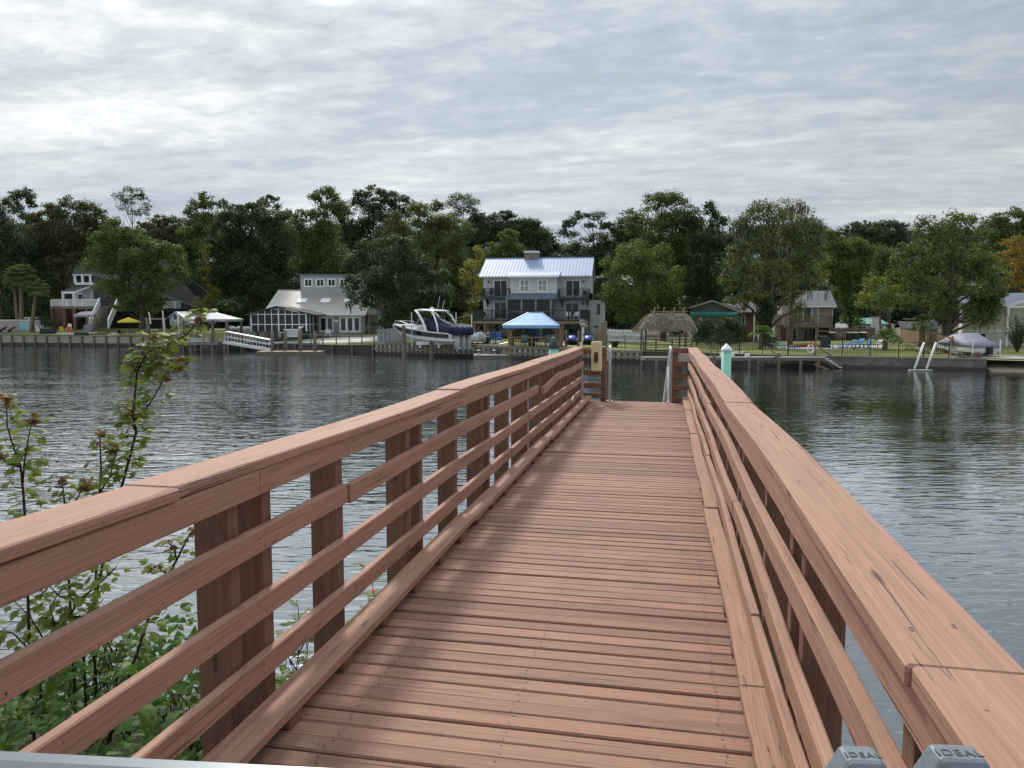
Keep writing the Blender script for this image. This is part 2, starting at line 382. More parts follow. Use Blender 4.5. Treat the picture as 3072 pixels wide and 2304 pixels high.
class Fr:
    """a thing's own frame: reads a survey sketch (crop origin and scale) into local metres"""
    def __init__(s, crop, cx, Y, rz=0., zg=None):
        s.c = crop; s.rz = R(rz); fx = crop[0] + cx / crop[2]
        p = at(fx, HZ, Y); s.o = Vector((p.x, Y, gz(p.x, Y) if zg is None else zg))
        s.ex = Vector((math.cos(s.rz), math.sin(s.rz), 0)); s.ey = Vector((-math.sin(s.rz), math.cos(s.rz), 0)); s.cx = cx
    def p(s, cx, cy, dy=0.):
        d = ray(s.c[0] + cx / s.c[2], s.c[1] + cy / s.c[2]); C = Vector((0, 0, CAMZ))
        t = (dy + (s.o - C).dot(s.ey)) / d.dot(s.ey); P = C + d * t - s.o
        return Vector((P.dot(s.ex), dy, P.z))
    def x(s, cx, dy=0.): return s.p(cx, (HZ - s.c[1]) * s.c[2], dy).x
    def z(s, cy, dy=0., cx=None): return s.p(s.cx if cx is None else cx, cy, dy).z
    def root(s, name, label, cat, group=None): s.r = thing(name, label, cat, s.o, s.rz, group); return s.r
def window(root, x0, x1, z0, z1, y=0., fr=.09, cols=1, rows=1, name='window', fmat='white_trim', pmat='dark_glass', proud=.04, pl=None):
    """frame standing proud of the wall in the plane y (facing -y), pane as its child"""
    a = MB(); y0 = y - proud
    a.box(x0 - fr, x0, y0, y + .06, z0 - fr, z1 + fr).box(x1, x1 + fr, y0, y + .06, z0 - fr, z1 + fr)
    a.box(x0, x1, y0 + .003, y + .057, z1, z1 + fr).box(x0, x1, y0 + .003, y + .057, z0 - fr, z0)
    m_ = fr * .55
    for i in range(1, cols): xx = x0 + (x1 - x0) * i / cols; a.box(xx - m_ / 2, xx + m_ / 2, y0 + .008, y + .05, z0, z1)
    for j in range(1, rows): zz = z0 + (z1 - z0) * j / rows; a.box(x0, x1, y0 + .011, y + .047, zz - m_ / 2, zz + m_ / 2)
    o = a.build(name, fmat, root)
    g = MB().box(x0, x1, y - .012, y + .03, z0, z1).build('pane', pmat, o)
    return o
# ================================================================== SETTING: water, land, banks
rng = random.Random(5)
def sheet(name, rows, mat, kind='structure', smooth=True):
    a = MB(); n = len(rows[0])
    for r in rows: a.v += [tuple(p) for p in r]
    for i in range(len(rows) - 1):
        for k in range(n - 1): a.f.append((i * n + k, i * n + k + 1, (i + 1) * n + k + 1, (i + 1) * n + k))
    o = a.build(name, mat, None, smooth); o['kind'] = kind; return o
xs = [-420, -320, -240, -150, -110, -80, -60, -40, -20, 0, 20, 40, 60, 100, 180, 300, 420]
sheet('river', [[(x, y, 0) for x in xs] for y in (-30, 0, 10, 20, 40, 60, 80, 100, 140, 200)], 'river_water')
sheet('riverbed', [[(x, y, -2.5) for x in (-420, 420)] for y in (-30, 400)], 'wood_floor_soil')
gx = sorted(set([-420, -300] + [round(v, 2) for v in np.linspace(-220, 130, 60)] + [x + e for x in SX for e in (-.05, .05)] + [200, 420]))
def shy(X): return float(np.interp(X, SX, SY))
rows = []
for d in (.15, 2, 4, 6, 8, 10, 12, 15, 22, 40, 80, 160, 420):
    rows.append([(X, shy(X) + d, gz(X, shy(X) + d)) for X in gx])
o = sheet('ground', rows, 'lawn_grass')
sheet('woodland_floor', [[(X, shy(X) + d, gz(X, shy(X) + d) + .02 + .02 * (d > 40)) for X in gx] for d in (38, 60, 100, 200, 415)], 'wood_floor_soil')
# near bank under the start of the boardwalk
def nbz(x, y):
    e = 8.6 + .75 * min(0, x + 1) * .18 - 1.15 * max(0, x + 1.2) + .5 * math.sin(x * 1.7)
    return 1.25 - 1.75 / (1 + math.exp(-(y - e + 1.5) * 1.1)) + .1 * math.sin(x * 2.3 + y * 1.9)
o = sheet('riverbank', [[(x, y, nbz(x, y)) for x in np.linspace(-26, 10, 46)] for y in np.linspace(-10, 12, 34)], 'wood_floor_soil')
# sandy boat landing at the right end of the far bank
bx0, bx1 = onz(2962, 1112).x, SX[-1]
sheet('beach', [[(x, shy(x) + d - 6 , z) for x in np.linspace(bx0, bx0 + 26, 14)] for d, z in ((2.5, -1.2), (5.6, .02), (8, .55), (11, .92), (15, 1.12), (19, 1.22))], 'sand')
def ground_patch(name, pts, mat, dz):
    """level paving: outline given as (px, distance)"""
    ps = [gpos(x, Y) for x, Y in pts]; a = MB()
    a.v = [(p.x, p.y, p.z + dz) for p in ps]; a.f = [tuple(range(len(ps)))]
    o = a.build(name, mat); o['kind'] = 'structure'; return o
# ================================================================== BOARDWALK (local x across, y along, z above the deck)
DZ = CAMZ - 1.5; BWA = R(11.56); END = 13.72
bw = thing('boardwalk', 'long reddish brown painted timber boardwalk with rails on both sides reaching out over the river', 'boardwalk', (0, 0, DZ), -BWA)
def bwp(x, y, z=0.): return Vector((x * math.cos(BWA) + y * math.sin(BWA), -x * math.sin(BWA) + y * math.cos(BWA), DZ + z))
def dots(o, spots, r=.0045, mat='charcoal'):
    """fastener heads let into the timber: (centre, face normal)"""
    me = o.data; bm = bmesh.new(); bm.from_mesh(me); me.materials.append(M[mat])
    for c, n in spots:
        c = Vector(c); n = Vector(n); a = n.orthogonal().normalized(); b_ = n.cross(a)
        vs = [bm.verts.new(c + n * .0015 + (a * math.cos(k * math.pi / 3) + b_ * math.sin(k * math.pi / 3)) * r) for k in range(6)]
        f = bm.faces.new(vs); f.material_index = 1
    bm.to_mesh(me); bm.free(); return o
def loft(pts, w, h):
    """timber of section w x h following stations (x, y, z) of its centre line; runs along y"""
    a = MB(); n = len(pts)
    for x, y, z in pts: a.v += [(x - w / 2, y, z - h / 2), (x + w / 2, y, z - h / 2), (x + w / 2, y, z + h / 2), (x - w / 2, y, z + h / 2)]
    for i in range(n - 1):
        for k in range(4): a.f.append((i * 4 + k, i * 4 + (k + 1) % 4, (i + 1) * 4 + (k + 1) % 4, (i + 1) * 4 + k))
    a.f.append((3, 2, 1, 0)); a.f.append(tuple(n * 4 - 4 + k for k in range(4))); return a
def timber(name, x, z, y0, y1, w, h, amp=.005, mat='painted_long', bev=.005, off=None):
    n = max(3, int((y1 - y0) / .45) + 2); ph = rng.uniform(0, 6); p2 = rng.uniform(0, 6); j = rng.uniform(-.004, .004)
    pts = []
    for i in range(n):
        y = y0 + (y1 - y0) * i / (n - 1)
        dx = amp * math.sin(y * 1.7 + ph) ; dz = amp * math.sin(y * 1.25 + p2) + j
        if off:
            dx += float(np.interp(y, off[0], off[1])); dz += float(np.interp(y, off[0], off[2]))
        pts.append((x + dx, y, z + dz))
    o = loft(pts, w, h).build(name, mat, bw, bevel=bev); sp = []; s_ = 1 if x < 0 else -1
    for c in DBL + SGL:
        if y0 + .05 < c < y1 - .05 and c > .3:
            i = min(n - 1, max(0, round((c - y0) / (y1 - y0) * (n - 1)))); X, _, Z = pts[i]
            if name == 'cap_rail': sp += [((X + q, c + rng.uniform(-.02, .02), Z + h / 2 + .003), (0, 0, 1)) for q in (-.04, .035)]
            elif name == 'toe_board': sp += [((X + rng.uniform(-.02, .02), c + rng.uniform(-.05, .05), Z + h / 2 + .003), (0, 0, 1))]
            else: sp += [((X + s_ * (w / 2 + .003), c + q, Z + rng.uniform(-.012, .012) + d), (s_, 0, 0)) for q, d in ((-.02, .02), (.02, -.02))]
    return dots(o, sp, .0042)
dk = MB(); y = -1.6; i = 0; nails = []
while y < END - .02:
    wd = .090 + rng.uniform(-.002, .002); zz = rng.uniform(-.004, .002); sk = rng.uniform(-.004, .004)
    xa, xb = -1.50 + rng.uniform(-.02, .02), .425 + rng.uniform(-.02, .02)
    if i % 7 == 3: zz -= .004
    cup = rng.uniform(-.003, .003)
    t0 = zz - .036
    v = []
    for x, s in ((xa, -1), (-.53, 0), (xb, 1)):
        v += [(x, y + sk * s, t0), (x, y + wd + sk * s, t0), (x, y + wd + sk * s, zz + cup * s * .6), (x, y + sk * s, zz + cup * s * .4)]
    f = [(3, 2, 1, 0), (8, 9, 10, 11)]
    for k in range(2):
        for q in range(4): f.append((k * 4 + q, k * 4 + (q + 1) % 4, k * 4 + 4 + (q + 1) % 4, k * 4 + 4 + q))
    if y > .5:
        for x in (-1.14, -.55, .22): nails += [((x + rng.uniform(-.012, .012), y + wd * q + rng.uniform(-.008, .008), zz + .0035), (0, 0, 1)) for q in (.25, .75)]
    dk.add(v, f); y += wd + rng.choice([.004, .005, .006, .008, .012]); i += 1
dots(dk.build('deck', 'painted_deck', bw, bevel=.006), nails, .0042)
sc_ = MB()                                                         # nail heads in two rows near each edge
DBL = [-1.24, .63, 2.5, 4.37, 6.24, 8.11, 9.98, 11.85, END - .12]
SGL = [-.3, 1.36, 3.28, 5.30, 7.17, 9.05, 10.9, 12.7]
SIDE = {-1: dict(cap=(-1.455, -1.645), fas=-1.484, post=(-1.506, -1.640), toe=-1.375, tw=.125), 1: dict(cap=(.372, .545), fas=.402, post=(.424, .545), toe=.352, tw=.10)}
for s, q in SIDE.items():
    px0, px1 = sorted(q['post'])
    for c in DBL:
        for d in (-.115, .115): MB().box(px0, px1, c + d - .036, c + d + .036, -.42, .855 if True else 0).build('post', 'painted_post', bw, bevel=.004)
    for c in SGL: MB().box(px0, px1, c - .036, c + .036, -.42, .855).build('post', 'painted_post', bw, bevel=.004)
    cx = sum(q['cap']) / 2; cw = abs(q['cap'][0] - q['cap'][1])
    caps = [(-1.6, 2.02), (2.024, 4.37 + .9), (5.274, 8.9), (8.904, 11.3), (11.304, END + .02)] if s < 0 else [(-1.6, 1.2), (1.204, 4.9), (4.904, 8.2), (8.204, 11.2), (11.204, END + .02)]
    for a_, b_ in caps: timber('cap_rail', cx, .962, a_, b_, cw, .038, .006)
    for a_, b_ in [(-1.6, 2.5), (2.503, 6.24), (6.243, 9.98), (9.983, END)]: timber('top_rail', q['fas'], .9 - .006, a_, b_, .038, .096, .004)
    for r, z in enumerate((.672, .42, .182)):
        cuts = [-1.6, .63, 4.37, 8.11, 11.85, END] if r == 1 else [-1.6, 3.30, 7.17, 10.9, END]
        if s < 0 and r == 0: cuts = [-1.6, 3.30, 8.78, END]
        if s < 0 and r == 2: cuts = [-1.6, 3.35, 7.17, 11.85, END]
        for a_, b_ in zip(cuts[:-1], cuts[1:]):
            off = None
            if s < 0 and r == 0 and b_ == END:
                a_ += .16; off = ([8.9, 9.5, 10.2, 10.9, 11.7], [.03, .025, .015, .008, 0], [-.045, -.012, .030, .028, 0])
            if s < 0 and r == 2 and b_ == END: off = ([11.85, 12.3, 13.2], [.02, .01, 0], [-.03, .015, 0])
            o = timber('side_rail', q['fas'], z, a_ + .004, b_ - .004, .038, .092, .006, off=off)
            if off and r == 0: o['label'] = 'bowed side rail sprung loose at its broken end'
    for a_, b_ in [(-1.6, 1.9), (1.903, 2.9), (2.903, 5.7), (5.703, 9.4), (9.403, 11.8), (11.803, END)] if s > 0 else [(-1.6, 1.6), (1.603, 5.15), (5.153, 8.8), (8.803, END)]:
        timber('toe_board', q['toe'], .074, a_, b_, q['tw'], .042, .006)
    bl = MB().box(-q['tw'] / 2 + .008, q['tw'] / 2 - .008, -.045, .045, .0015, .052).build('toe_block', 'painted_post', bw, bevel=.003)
    yb = -1.3; first = True
    while yb < END - .1:
        b_ = bl if first else bl.copy()
        if not first: COL.objects.link(b_); b_.parent = bw
        b_.location = (q['toe'], yb, 0); first = False; yb += .47
for x in (-1.40, -.55, .33): MB().box(x - .03, x + .03, -1.5, END - .03, -.25, -.040).build('joist', 'dark_beam', bw)
for yy in (3.2, 8.1, 13.2):
    for x in (-1.3, .22): MB().tube([(x, yy, -4.6), (x, yy, -.26)], .13, 12).build('piling', 'grey_timber_z', bw)
# end returns with a gap for the gangway
for (x0, x1, zs, px) in ((-1.465, -1.055, (.90, .52, .285, .10), -1.105), (.115, .384, (.93, .69, .485, .27, .05), .16)):
    MB().box(px - .05, px + .05, END - .02, END + .07, -.4, .985).build('end_post', 'painted_post', bw, bevel=.004)
    for z in zs: MB().box(x0, x1, END - .06, END - .022, z - .045, z + .045).build('end_rail', 'painted_post', bw, bevel=.004)
MB().box(-1.5, .425, END + .002, END + .04, -.25, -.004).build('end_fascia', 'painted_post', bw, bevel=.003)
# cream box hung on the end return, signs, gangway handrails
t = thing('life_saver_box', 'cream plastic box with dark red handle hung on the left end of the boardwalk rail', 'storage box', bwp(-1.225, END - .13, .55), -BWA)
MB().box(-.095, .095, -.055, .055, 0, .54).build('shell', 'cream_plastic', t, bevel=.018)
MB().box(-.032, .032, -.066, -.0565, .15, .35).build('handle_recess', 'maroon', t, bevel=.01)
MB().tube([(-.022, -.07, .15), (-.025, -.085, .2), (-.025, -.085, .3), (-.02, -.07, .34)], .012, 8).build('handle', 'maroon', t, True)
MB().box(-.02, .02, -.075, -.067, .155, .17).build('latch', 'steel', t)
o = MB().box(-.03, .03, -.012, .012, 0, .25).build('sign_board', 'white_paint', None, bevel=.003, loc=bwp(-1.02, END + .10, .72)); o.rotation_euler.z = -BWA
tag(o, 'narrow white sign board behind the left end post beside the gangway handrail', 'sign')
o = MB().box(-.16, .16, -.012, .012, 0, .25).build('sign_board', 'white_paint', None, bevel=.003, loc=bwp(.38, END + .10, .73)); o.rotation_euler.z = -BWA
tag(o, 'wide white sign board fixed behind the right end of the boardwalk', 'sign')
for x, side in ((-1.0, 'left'), (.085, 'right')):
    t = thing('gangway_handrail', f'bent silver tube handrail dropping from the {side} side of the opening at the boardwalk end', 'handrail', bwp(x, END + .09, 0), -BWA, 'gangway handrails')
    sx = -.0739
    MB().tube([(0, 0, -.3), (0, 0, .86), (0, .015, .93), (sx * .05, .05, .975), (sx * .10, .11, .98), (sx * .17, .17, .94), (sx * 1.6, 1.6, -.22), (sx * 2.7, 2.7, -1.1)], .024, 10).build('tube', 'alu', t, True)
    MB().tube([(sx * .55, .55, .62), (sx * .55, .55, -.6)], .018, 8).build('mid_upright', 'alu', t, True)
    MB().box(-.06, .06, -.02, .06, -.02, .002).build('foot_plate', 'alu', t)
g = thing('gangway', 'steep grey gangway stair leading down from the boardwalk end', 'gangway', bwp(-.46, END + .05, -.06), -BWA + R(4.2))
for sx in (-.47, .47): MB().bar((sx, 0, -.1), (sx, 3.9, -2.2), .06, .18).build('stringer', 'alu', g)
MB().slab((-.44, .05, -.08), (.44, .05, -.08), (.44, 3.85, -2.14), (-.44, 3.85, -2.14), .04).build('tread', 'grey_timber_x', g)
# mooring pilings of the floating dock beyond
for px, top, cm, lab in ((2180, 1031, 'cap_white', 'mint green mooring piling with a white cone cap beside the right rail'), (1661, 1026, 'cap_black', 'mint green mooring piling with a weathered black cone cap behind the left rail')):
    p = at(px, top, 20.); t = thing('mooring_piling', lab, 'piling', (p.x, p.y, 0))
    r = .125; h = p.z
    MB().lathe([(r, -2.4), (r, h - .14)], (0, 0, 0), 28).build('pile', 'mint', t, True)
    MB().lathe([(r + .018, h - .20), (r + .018, h - .13), (r - .01, h - .115), (.03, h - .012), (.008, h)] if cm == 'cap_white' else [(r + .025, h - .16), (r + .025, h - .12), (.05, h + .11), (.012, h + .13)], (0, 0, 0), 28).build('cone_cap', cm, t, True)
# ---- beside the camera: a metal rail and two hex dumbbells on a stand
p0, p1 = at(-420, 2240, 1.02), at(1030, 2316, .945); dd = (p1 - p0).normalized()
t = thing('metal_guard_bar', 'brushed silver metal bar running across the bottom left close to the viewer', 'railing', (p0.x, p0.y, DZ))
q0, q1 = Vector((0, 0, p0.z - DZ - .013)), Vector(p1 - p0) + Vector((0, 0, p0.z - DZ - .013))
MB().bar(q0, q1, .034, .022).build('bar', 'rail_alu', t, bevel=.007)
for q in (q0.lerp(q1, .04), q0.lerp(q1, .985)): MB().tube([(q.x, q.y - .02, 0), (q.x, q.y - .02, q.z - .02)], .016, 10).build('support_leg', 'charcoal', t, True)
st = thing('dumbbell_stand', 'low dark stand carrying the two grey dumbbells by the right rail', 'stand', bwp(.16, .62, 0), 0)
hs = []
for nm, (pxc, pyt, Y, a) in (('small', (2600, 2284, .78, .0365)), ('large', (2895, 2280, .76, .0455))):
    p = at(pxc, pyt, Y); hs.append((p, a))
lo = min(p.z - a * 1.732 for p, a in hs)
for (p, a), lab, txt in zip(hs, ('smaller grey rubber hex dumbbell on the stand by the right rail', 'larger grey rubber hex dumbbell on the stand at the bottom right corner'), ('IDEAL', 'IDEAL')):
    d = thing('dumbbell', lab, 'dumbbell', (p.x, p.y, p.z - a * .866 * 2), R(-4), 'hex dumbbells')
    hz = a * .866
    def hexa(y0, y1, sc=1.0, cz=hz):
        return [Vector((sc * a * math.cos(R(60 * k)), y0, cz + sc * a * math.sin(R(60 * k)))) for k in range(6)], (0, y1 - y0, 0)
    for y0 in (0, -.17):
        m1 = MB(); n = 6
        rings = [(y0 - .010, .70), (y0, 1.0), (y0 + .03, 1.0), (y0 + .040, .72)]
        for yy, s_ in rings: m1.v += [tuple(v) for v in hexa(yy, yy + 1, s_)[0]]
        for i in range(3):
            for k in range(6): m1.f.append((i * 6 + k, i * 6 + (k + 1) % 6, (i + 1) * 6 + (k + 1) % 6, (i + 1) * 6 + k))
        m1.f += [(5, 4, 3, 2, 1, 0), (18, 19, 20, 21, 22, 23)]
        h_ = m1.build('weight_head', 'dumbbell', d, bevel=.0025)
        MB().lathe([(a * .60, 0), (a * .60, .004)], (0, 0, 0), 24).build('end_disc', 'dumbbell_dark', h_, loc=(0, y0 - .0105, hz)).rotation_euler = (R(90), 0, 0)
    MB().tube([(0, -.135, hz), (0, -.10, hz), (0, -.05, hz), (0, -.008, hz)], [.013, .016, .016, .013], 14).build('grip', 'steel', d, True)
    fc = bpy.data.curves.new('lettering', 'FONT'); fc.body = txt; fc.size = a * .36; fc.align_x = 'CENTER'; fc.extrude = .0006; fc.space_character = 1.15
    tmp = bpy.data.objects.new('lettering', fc); fo = link('lettering', bpy.data.meshes.new_from_object(tmp), d); bpy.data.objects.remove(tmp); fo.location = (0, .007, hz * 2 + .0004); fo.data.materials.clear(); fo.data.materials.append(M['letter_grey'])
ctr = (hs[0][0] + hs[1][0]) / 2
sx, sy = ctr.x - st.location.x, ctr.y - st.location.y
zt = lo - DZ
MB().box(sx - .17, sx + .19, sy - .22, sy + .015, zt - .022, zt - .002).build('tray', 'charcoal', st, bevel=.003)
for ax in (-.15, .17): MB().box(sx + ax - .02, sx + ax + .02, sy - .14, sy - .10, 0.001, zt - .022).build('leg', 'charcoal', st)
# ================================================================== HOUSES ON THE FAR BANK
def V(*a): return Vector(a)
def gable_x(root, x0, x1, ze, zr, ye, yr, D, t=.14, mat='blue_roof', n=0, xr0=None, xr1=None, name='roof'):
    """ridge runs along x at depth yr; front eave at depth ye, back eave mirrored"""
    xr0 = x0 if xr0 is None else xr0; xr1 = x1 if xr1 is None else xr1; yb = 2 * yr - ye
    a = MB(); f = [V(x0, ye, ze), V(x1, ye, ze), V(xr1, yr, zr), V(xr0, yr, zr)]
    a.slab(*f, t); a.slab(V(xr0, yr, zr - .002), V(xr1, yr, zr - .002), V(x1, yb, ze), V(x0, yb, ze), t)
    if n: a.ribs(*f, n); a.bar(V(xr0, yr, zr), V(xr1, yr, zr), .3, .06)
    return a.build(name, mat, root)
def hip(root, x0, x1, y0, y1, ze, zr, rx0, rx1, mat, t=.1, n=0, name='roof'):
    yr = (y0 + y1) / 2; a = MB()
    P = [V(x0, y0, ze), V(x1, y0, ze), V(x1, y1, ze), V(x0, y1, ze)]; A, B = V(rx0, yr, zr), V(rx1, yr, zr)
    a.add(P + [A, B], [(0, 1, 5, 4), (1, 2, 5), (2, 3, 4, 5), (3, 0, 4), (3, 2, 1, 0)])
    a.box(x0 + .02, x1 - .02, y0 + .02, y1 - .02, ze - t, ze - .004)
    for p, q in ((P[0], A), (P[1], B), (P[2], B), (P[3], A), (A, B)): a.bar(p, q, .12, .05)
    if n:
        for i in range(1, n):
            f = i / n; b_ = P[0].lerp(P[1], f); x = b_.x
            if x < rx0: u = (x - x0) / (rx0 - x0)
            elif x > rx1: u = (x1 - x) / (x1 - rx1)
            else: u = 1
            a.bar(b_, V(x, y0 + (yr - y0) * u, ze + (zr - ze) * u), .05, .05)
    return a.build(name, mat, root)
def lantern(root, x, y, z):
    return MB().box(x - .07, x + .07, y - .16, y - .02, z, z + .28).box(x - .02, x + .02, y - .1, y, z + .28, z + .36).build('wall_lamp', 'charcoal', root)

# ---- three-storey house with a blue metal roof
F = Fr((1350, 720, 4.366), 1130, 97, -9); h = F.root('blue_roof_house', 'three storey light grey lapped house with blue metal roof and black balconies above the water', 'house')
xl, xr = F.x(437), F.x(1827); ze = F.z(478); zr = F.z(234, 4.2); D = 8.4; z2 = F.z(745); z1 = F.z(1040, -4.2); oh = -1.0
MB().box(xl, xr, 0, D, z1 - .2, ze).prism([V(xl, 0.002, ze - .02), V(xl, D - .002, ze - .02), V(xl, 4.2, zr - .3)], V(.15, 0, 0)).prism([V(xr - .15, 0.002, ze - .02), V(xr - .15, D - .002, ze - .02), V(xr - .15, 4.2, zr - .3)], V(.15, 0, 0)).build('wall', 'lap_grey', h)
MB().box(xl + .05, xr - .05, .05, D - .05, -.5, z1 - .21).build('ground_floor', 'stone', h)
rf = gable_x(h, F.x(380, oh), F.x(1835, oh) + .15, F.z(470, oh), zr, oh, 4.2, D, .16, 'blue_roof', 34)
cx0, cx1 = F.x(980, 4), F.x(1156, 4)
MB().box(cx0, cx1, 3.6, 4.9, zr - .7, F.z(168, 4)).build('chimney', 'stone', rf)
MB().box(cx0 - .1, cx1 + .1, 3.5, 5.0, F.z(168, 4) + .002, F.z(160, 4)).box(cx0 + .08, cx1 - .08, 3.65, 4.85, F.z(160, 4), F.z(152, 4)).box(cx0 - .05, cx1 + .05, 3.55, 4.95, F.z(152, 4), F.z(145, 4)).build('chimney_cap', 'white_trim', rf)
MB().box(F.x(380, oh), F.x(1835, oh) + .15, oh - .03, oh, F.z(482, oh), F.z(470, oh) - .03).build('fascia_board', 'white_trim', h)
# centre bay with its own shed roof
bx0, bx1 = F.x(790, -1.3), F.x(1400, -1.3)
MB().box(bx0, bx1, -1.3, -.001, F.z(775, -1.3), F.z(483, -1.3)).build('bay', 'lap_grey', h)
a = MB(); q = [V(F.x(752, -2), -2.0, F.z(466, -2)), V(F.x(1425, -2), -2.0, F.z(466, -2)), V(F.x(1455, 1), 1.1, F.z(395, 1)), V(F.x(790, 1), 1.1, F.z(395, 1))]
a.slab(*q, .12).ribs(*q, 16); a.build('bay_roof', 'blue_roof', h)
MB().box(q[0].x, q[1].x, -2.03, -2.0, q[0].z - .22, q[0].z - .02).build('fascia_board', 'white_trim', h)
for c0, c1 in ((925, 1028), (1160, 1262)):
    window(h, F.x(c0, -1.3), F.x(c1, -1.3), F.z(665, -1.3), F.z(530, -1.3), -1.3, .16, 2, 2, pmat='curtain')
# porch roof and screened porch
q = [V(F.x(722, -3.3), -3.3, F.z(772, -3.3)), V(F.x(1345, -3.3), -3.3, F.z(772, -3.3)), V(bx1, -1.31, F.z(698, -1.3)), V(bx0 + .02, -1.31, F.z(698, -1.3))]
MB().slab(*q, .1).ribs(*q, 15).build('porch_roof', 'slate_roof', h)
px = [F.x(c, -3.1) for c in (745, 938, 1122, 1318)]; zt = F.z(782, -3.1)
a = MB()
for x in px: a.box(x - .1, x + .1, -3.2, -3.0, z1, zt)
a.box(px[0] - .1, px[-1] + .1, -3.22, -2.98, zt, zt + .16).box(px[0], px[-1], -3.15, -3.06, z1 + .9, z1 + 1.0)
for y in (-2.1, -1.5): a.box(px[-1] - .07, px[-1] + .07, y - .05, y + .05, z1, zt)
a.build('porch_frame', 'board_grey', h)
MB().box(px[0] + .11, px[-1] - .11, -3.10, -3.08, z1 + .05, zt - .002).box(px[-1] - .02, px[-1], -3.0, -.05, z1 + .05, zt - .01).build('porch_screen', 'screen_mesh', h)
# doors
for c0, c1, t0, t1, cur in ((583, 742, 533, 740, 0), (1520, 1690, 540, 735, 1), (588, 735, 818, 1030, 0), (1515, 1680, 830, 1030, 0)):
    window(h, F.x(c0), F.x(c1), F.z(t1) if t1 < 1000 else z1 + .1, F.z(t0), 0, .14, 2, 1, 'sliding_door', pmat='dark_glass')
for c, z in ((512, 560), (1747, 565), (504, 835), (1742, 850)): lantern(h, F.x(c), 0, F.z(z))
for c0, c1 in ((575, 640), (660, 745), (950, 1100), (1560, 1680)):
    window(h, F.x(c0), F.x(c1), .05, F.z(1105), .05, .1, 2, 1, 'ground_floor_door', fmat='board_grey')
# balconies
for c0, c1, zc in ((425, 782, 745), (1420, 1822, 757)):
    b0, b1, zf = F.x(c0, -1.4), F.x(c1, -1.4), F.z(zc, -1.4)
    bo = MB().box(b0, b1, -1.5, -.002, zf - .28, zf).build('balcony', 'charcoal', h)
    MB().rail((b0 + .05, -1.45, zf), (b1 - .05, -1.45, zf), 1.08, .16, .1, 2.2, (.1, .07), .04).rail((b1 - .05, -1.3, zf), (b1 - .05, -.1, zf), 1.06, .16).rail((b0 + .05, -1.3, zf), (b0 + .05, -.1, zf), 1.06, .16).build('balcony_railing', 'charcoal', bo)
    for x in (b0 + .35, b1 - .35): MB().prism([V(x, -1.1, zf - .29), V(x, -.001, zf - .29), V(x, -.001, zf - 1.2), V(x, -.15, zf - 1.0)], V(.12, 0, 0)).build('bracket', 'charcoal', bo)
# main deck on posts
d0, d1 = F.x(300, -4.3), F.x(1812, -4.3)
MB().box(d0, d1, -4.4, -.01, z1 - .22, z1).build('deck', 'charcoal', h)
MB().box(d0 + .05, d1 - .05, -4.42, -4.2, z1 - .52, z1 - .225).build('deck_beam', 'tan_timber', h)
a = MB().rail((d0 + .05, -4.33, z1), (d1 - .05, -4.33, z1), 1.15, .15, .12, 2.4, (.12, .08), .045)
a.rail((d0 + .05, -4.2, z1), (d0 + .05, -.2, z1), 1.13, .15); a.rail((d1 - .06, -4.2, z1), (d1 - .06, -.2, z1), 1.13, .15)
a.build('deck_railing', 'charcoal', h)
MB().box(d1 - .95, d1 - .03, -4.28, -4.25, z1 + .1, z1 + 1.1).build('deck_screen_panel', 'charcoal', h)
for c in (322, 455, 760, 1190, 1480, 1800):
    x = F.x(c, -4.3); MB().box(x - .14, x + .14, -4.5 + .12, -4.1, -.3, z1 - .525).build('deck_post', 'pier_wood', h)
for c in (322, 760):
    x = F.x(c, -4.3); MB().bar(V(x + .14, -4.25, z1 - 1.5), V(x + .9, -4.25, z1 - .56), .1).build('deck_brace', 'pier_wood', h)
# side wing on the right with pent roof, small pent roof at the left
zw = F.z(790, 1)
MB().box(xr + .001, xr + 1.7, .6, 7.5, -.3, zw).build('side_wing', 'lap_grey', h)
q = [V(xr + 2.1, .2, zw - .05), V(xr + 2.1, 7.9, zw - .05), V(xr, 7.9, zw + 1.0), V(xr, .2, zw + 1.0)]
MB().slab(*q, .12).build('side_roof', 'slate_roof', h)
MB().box(xr + .9, xr + 1.3, .56, .62, F.z(975, .6), F.z(840, .6)).build('side_window', 'dark_glass', h)
MB().slab(V(xl - .8, .2, z2 - .25), V(xl, .2, z2 + .1), V(xl, 6, z2 + .1), V(xl - .8, 6, z2 - .25), .12).build('side_roof', 'slate_roof', h)
MB().tube([(xr + 1.75, .5, zw - .2), (xr + 1.75, .5, 0)], .05, 6).build('downpipe', 'white_trim', h)
# things on the decks
def chair_simple(name, label, pos, rz, mat, group=None, cat='chair', back=.95, slat=False):
    t = thing(name, label, cat, pos, rz, group)
    MB().box(-.28, .28, -.27, .27, .38, .44).build('seat', mat, t)
    a = MB()
    if slat:
        for k in range(5): a.bar((-.24 + k * .12, .27, .4), (-.26 + k * .13, .48, back), .09, .025, up=(0, 1, 0))
        a.bar((-.28, .36, .62), (.28, .36, .62), .07, .03)
    else: a.bar((0, .27, .42), (0, .42, back), .54, .05, up=(0, 1, 0))
    a.build('backrest', mat, t)
    for sx in (-1, 1):
        MB().box(sx * .30 - .04, sx * .30 + .04, -.32, .3, .58, .62).build('armrest', mat, t)
        for y in (-.26, .26): MB().box(sx * .29 - .025, sx * .29 + .025, y - .025, y + .025, 0, .58).build('leg', mat, t)
    return t
def on(F, c, dy, z): P = F.o + F.ex * F.x(c, dy) + F.ey * dy; return V(P.x, P.y, F.o.z + z)
proto = chair_simple('deck_chair', 'white slatted deck chair behind the right deck railing, nearer the house centre', on(F, 1550, -2.6, z1), R(-9), 'white_paint', 'white chairs on the deck', slat=True)
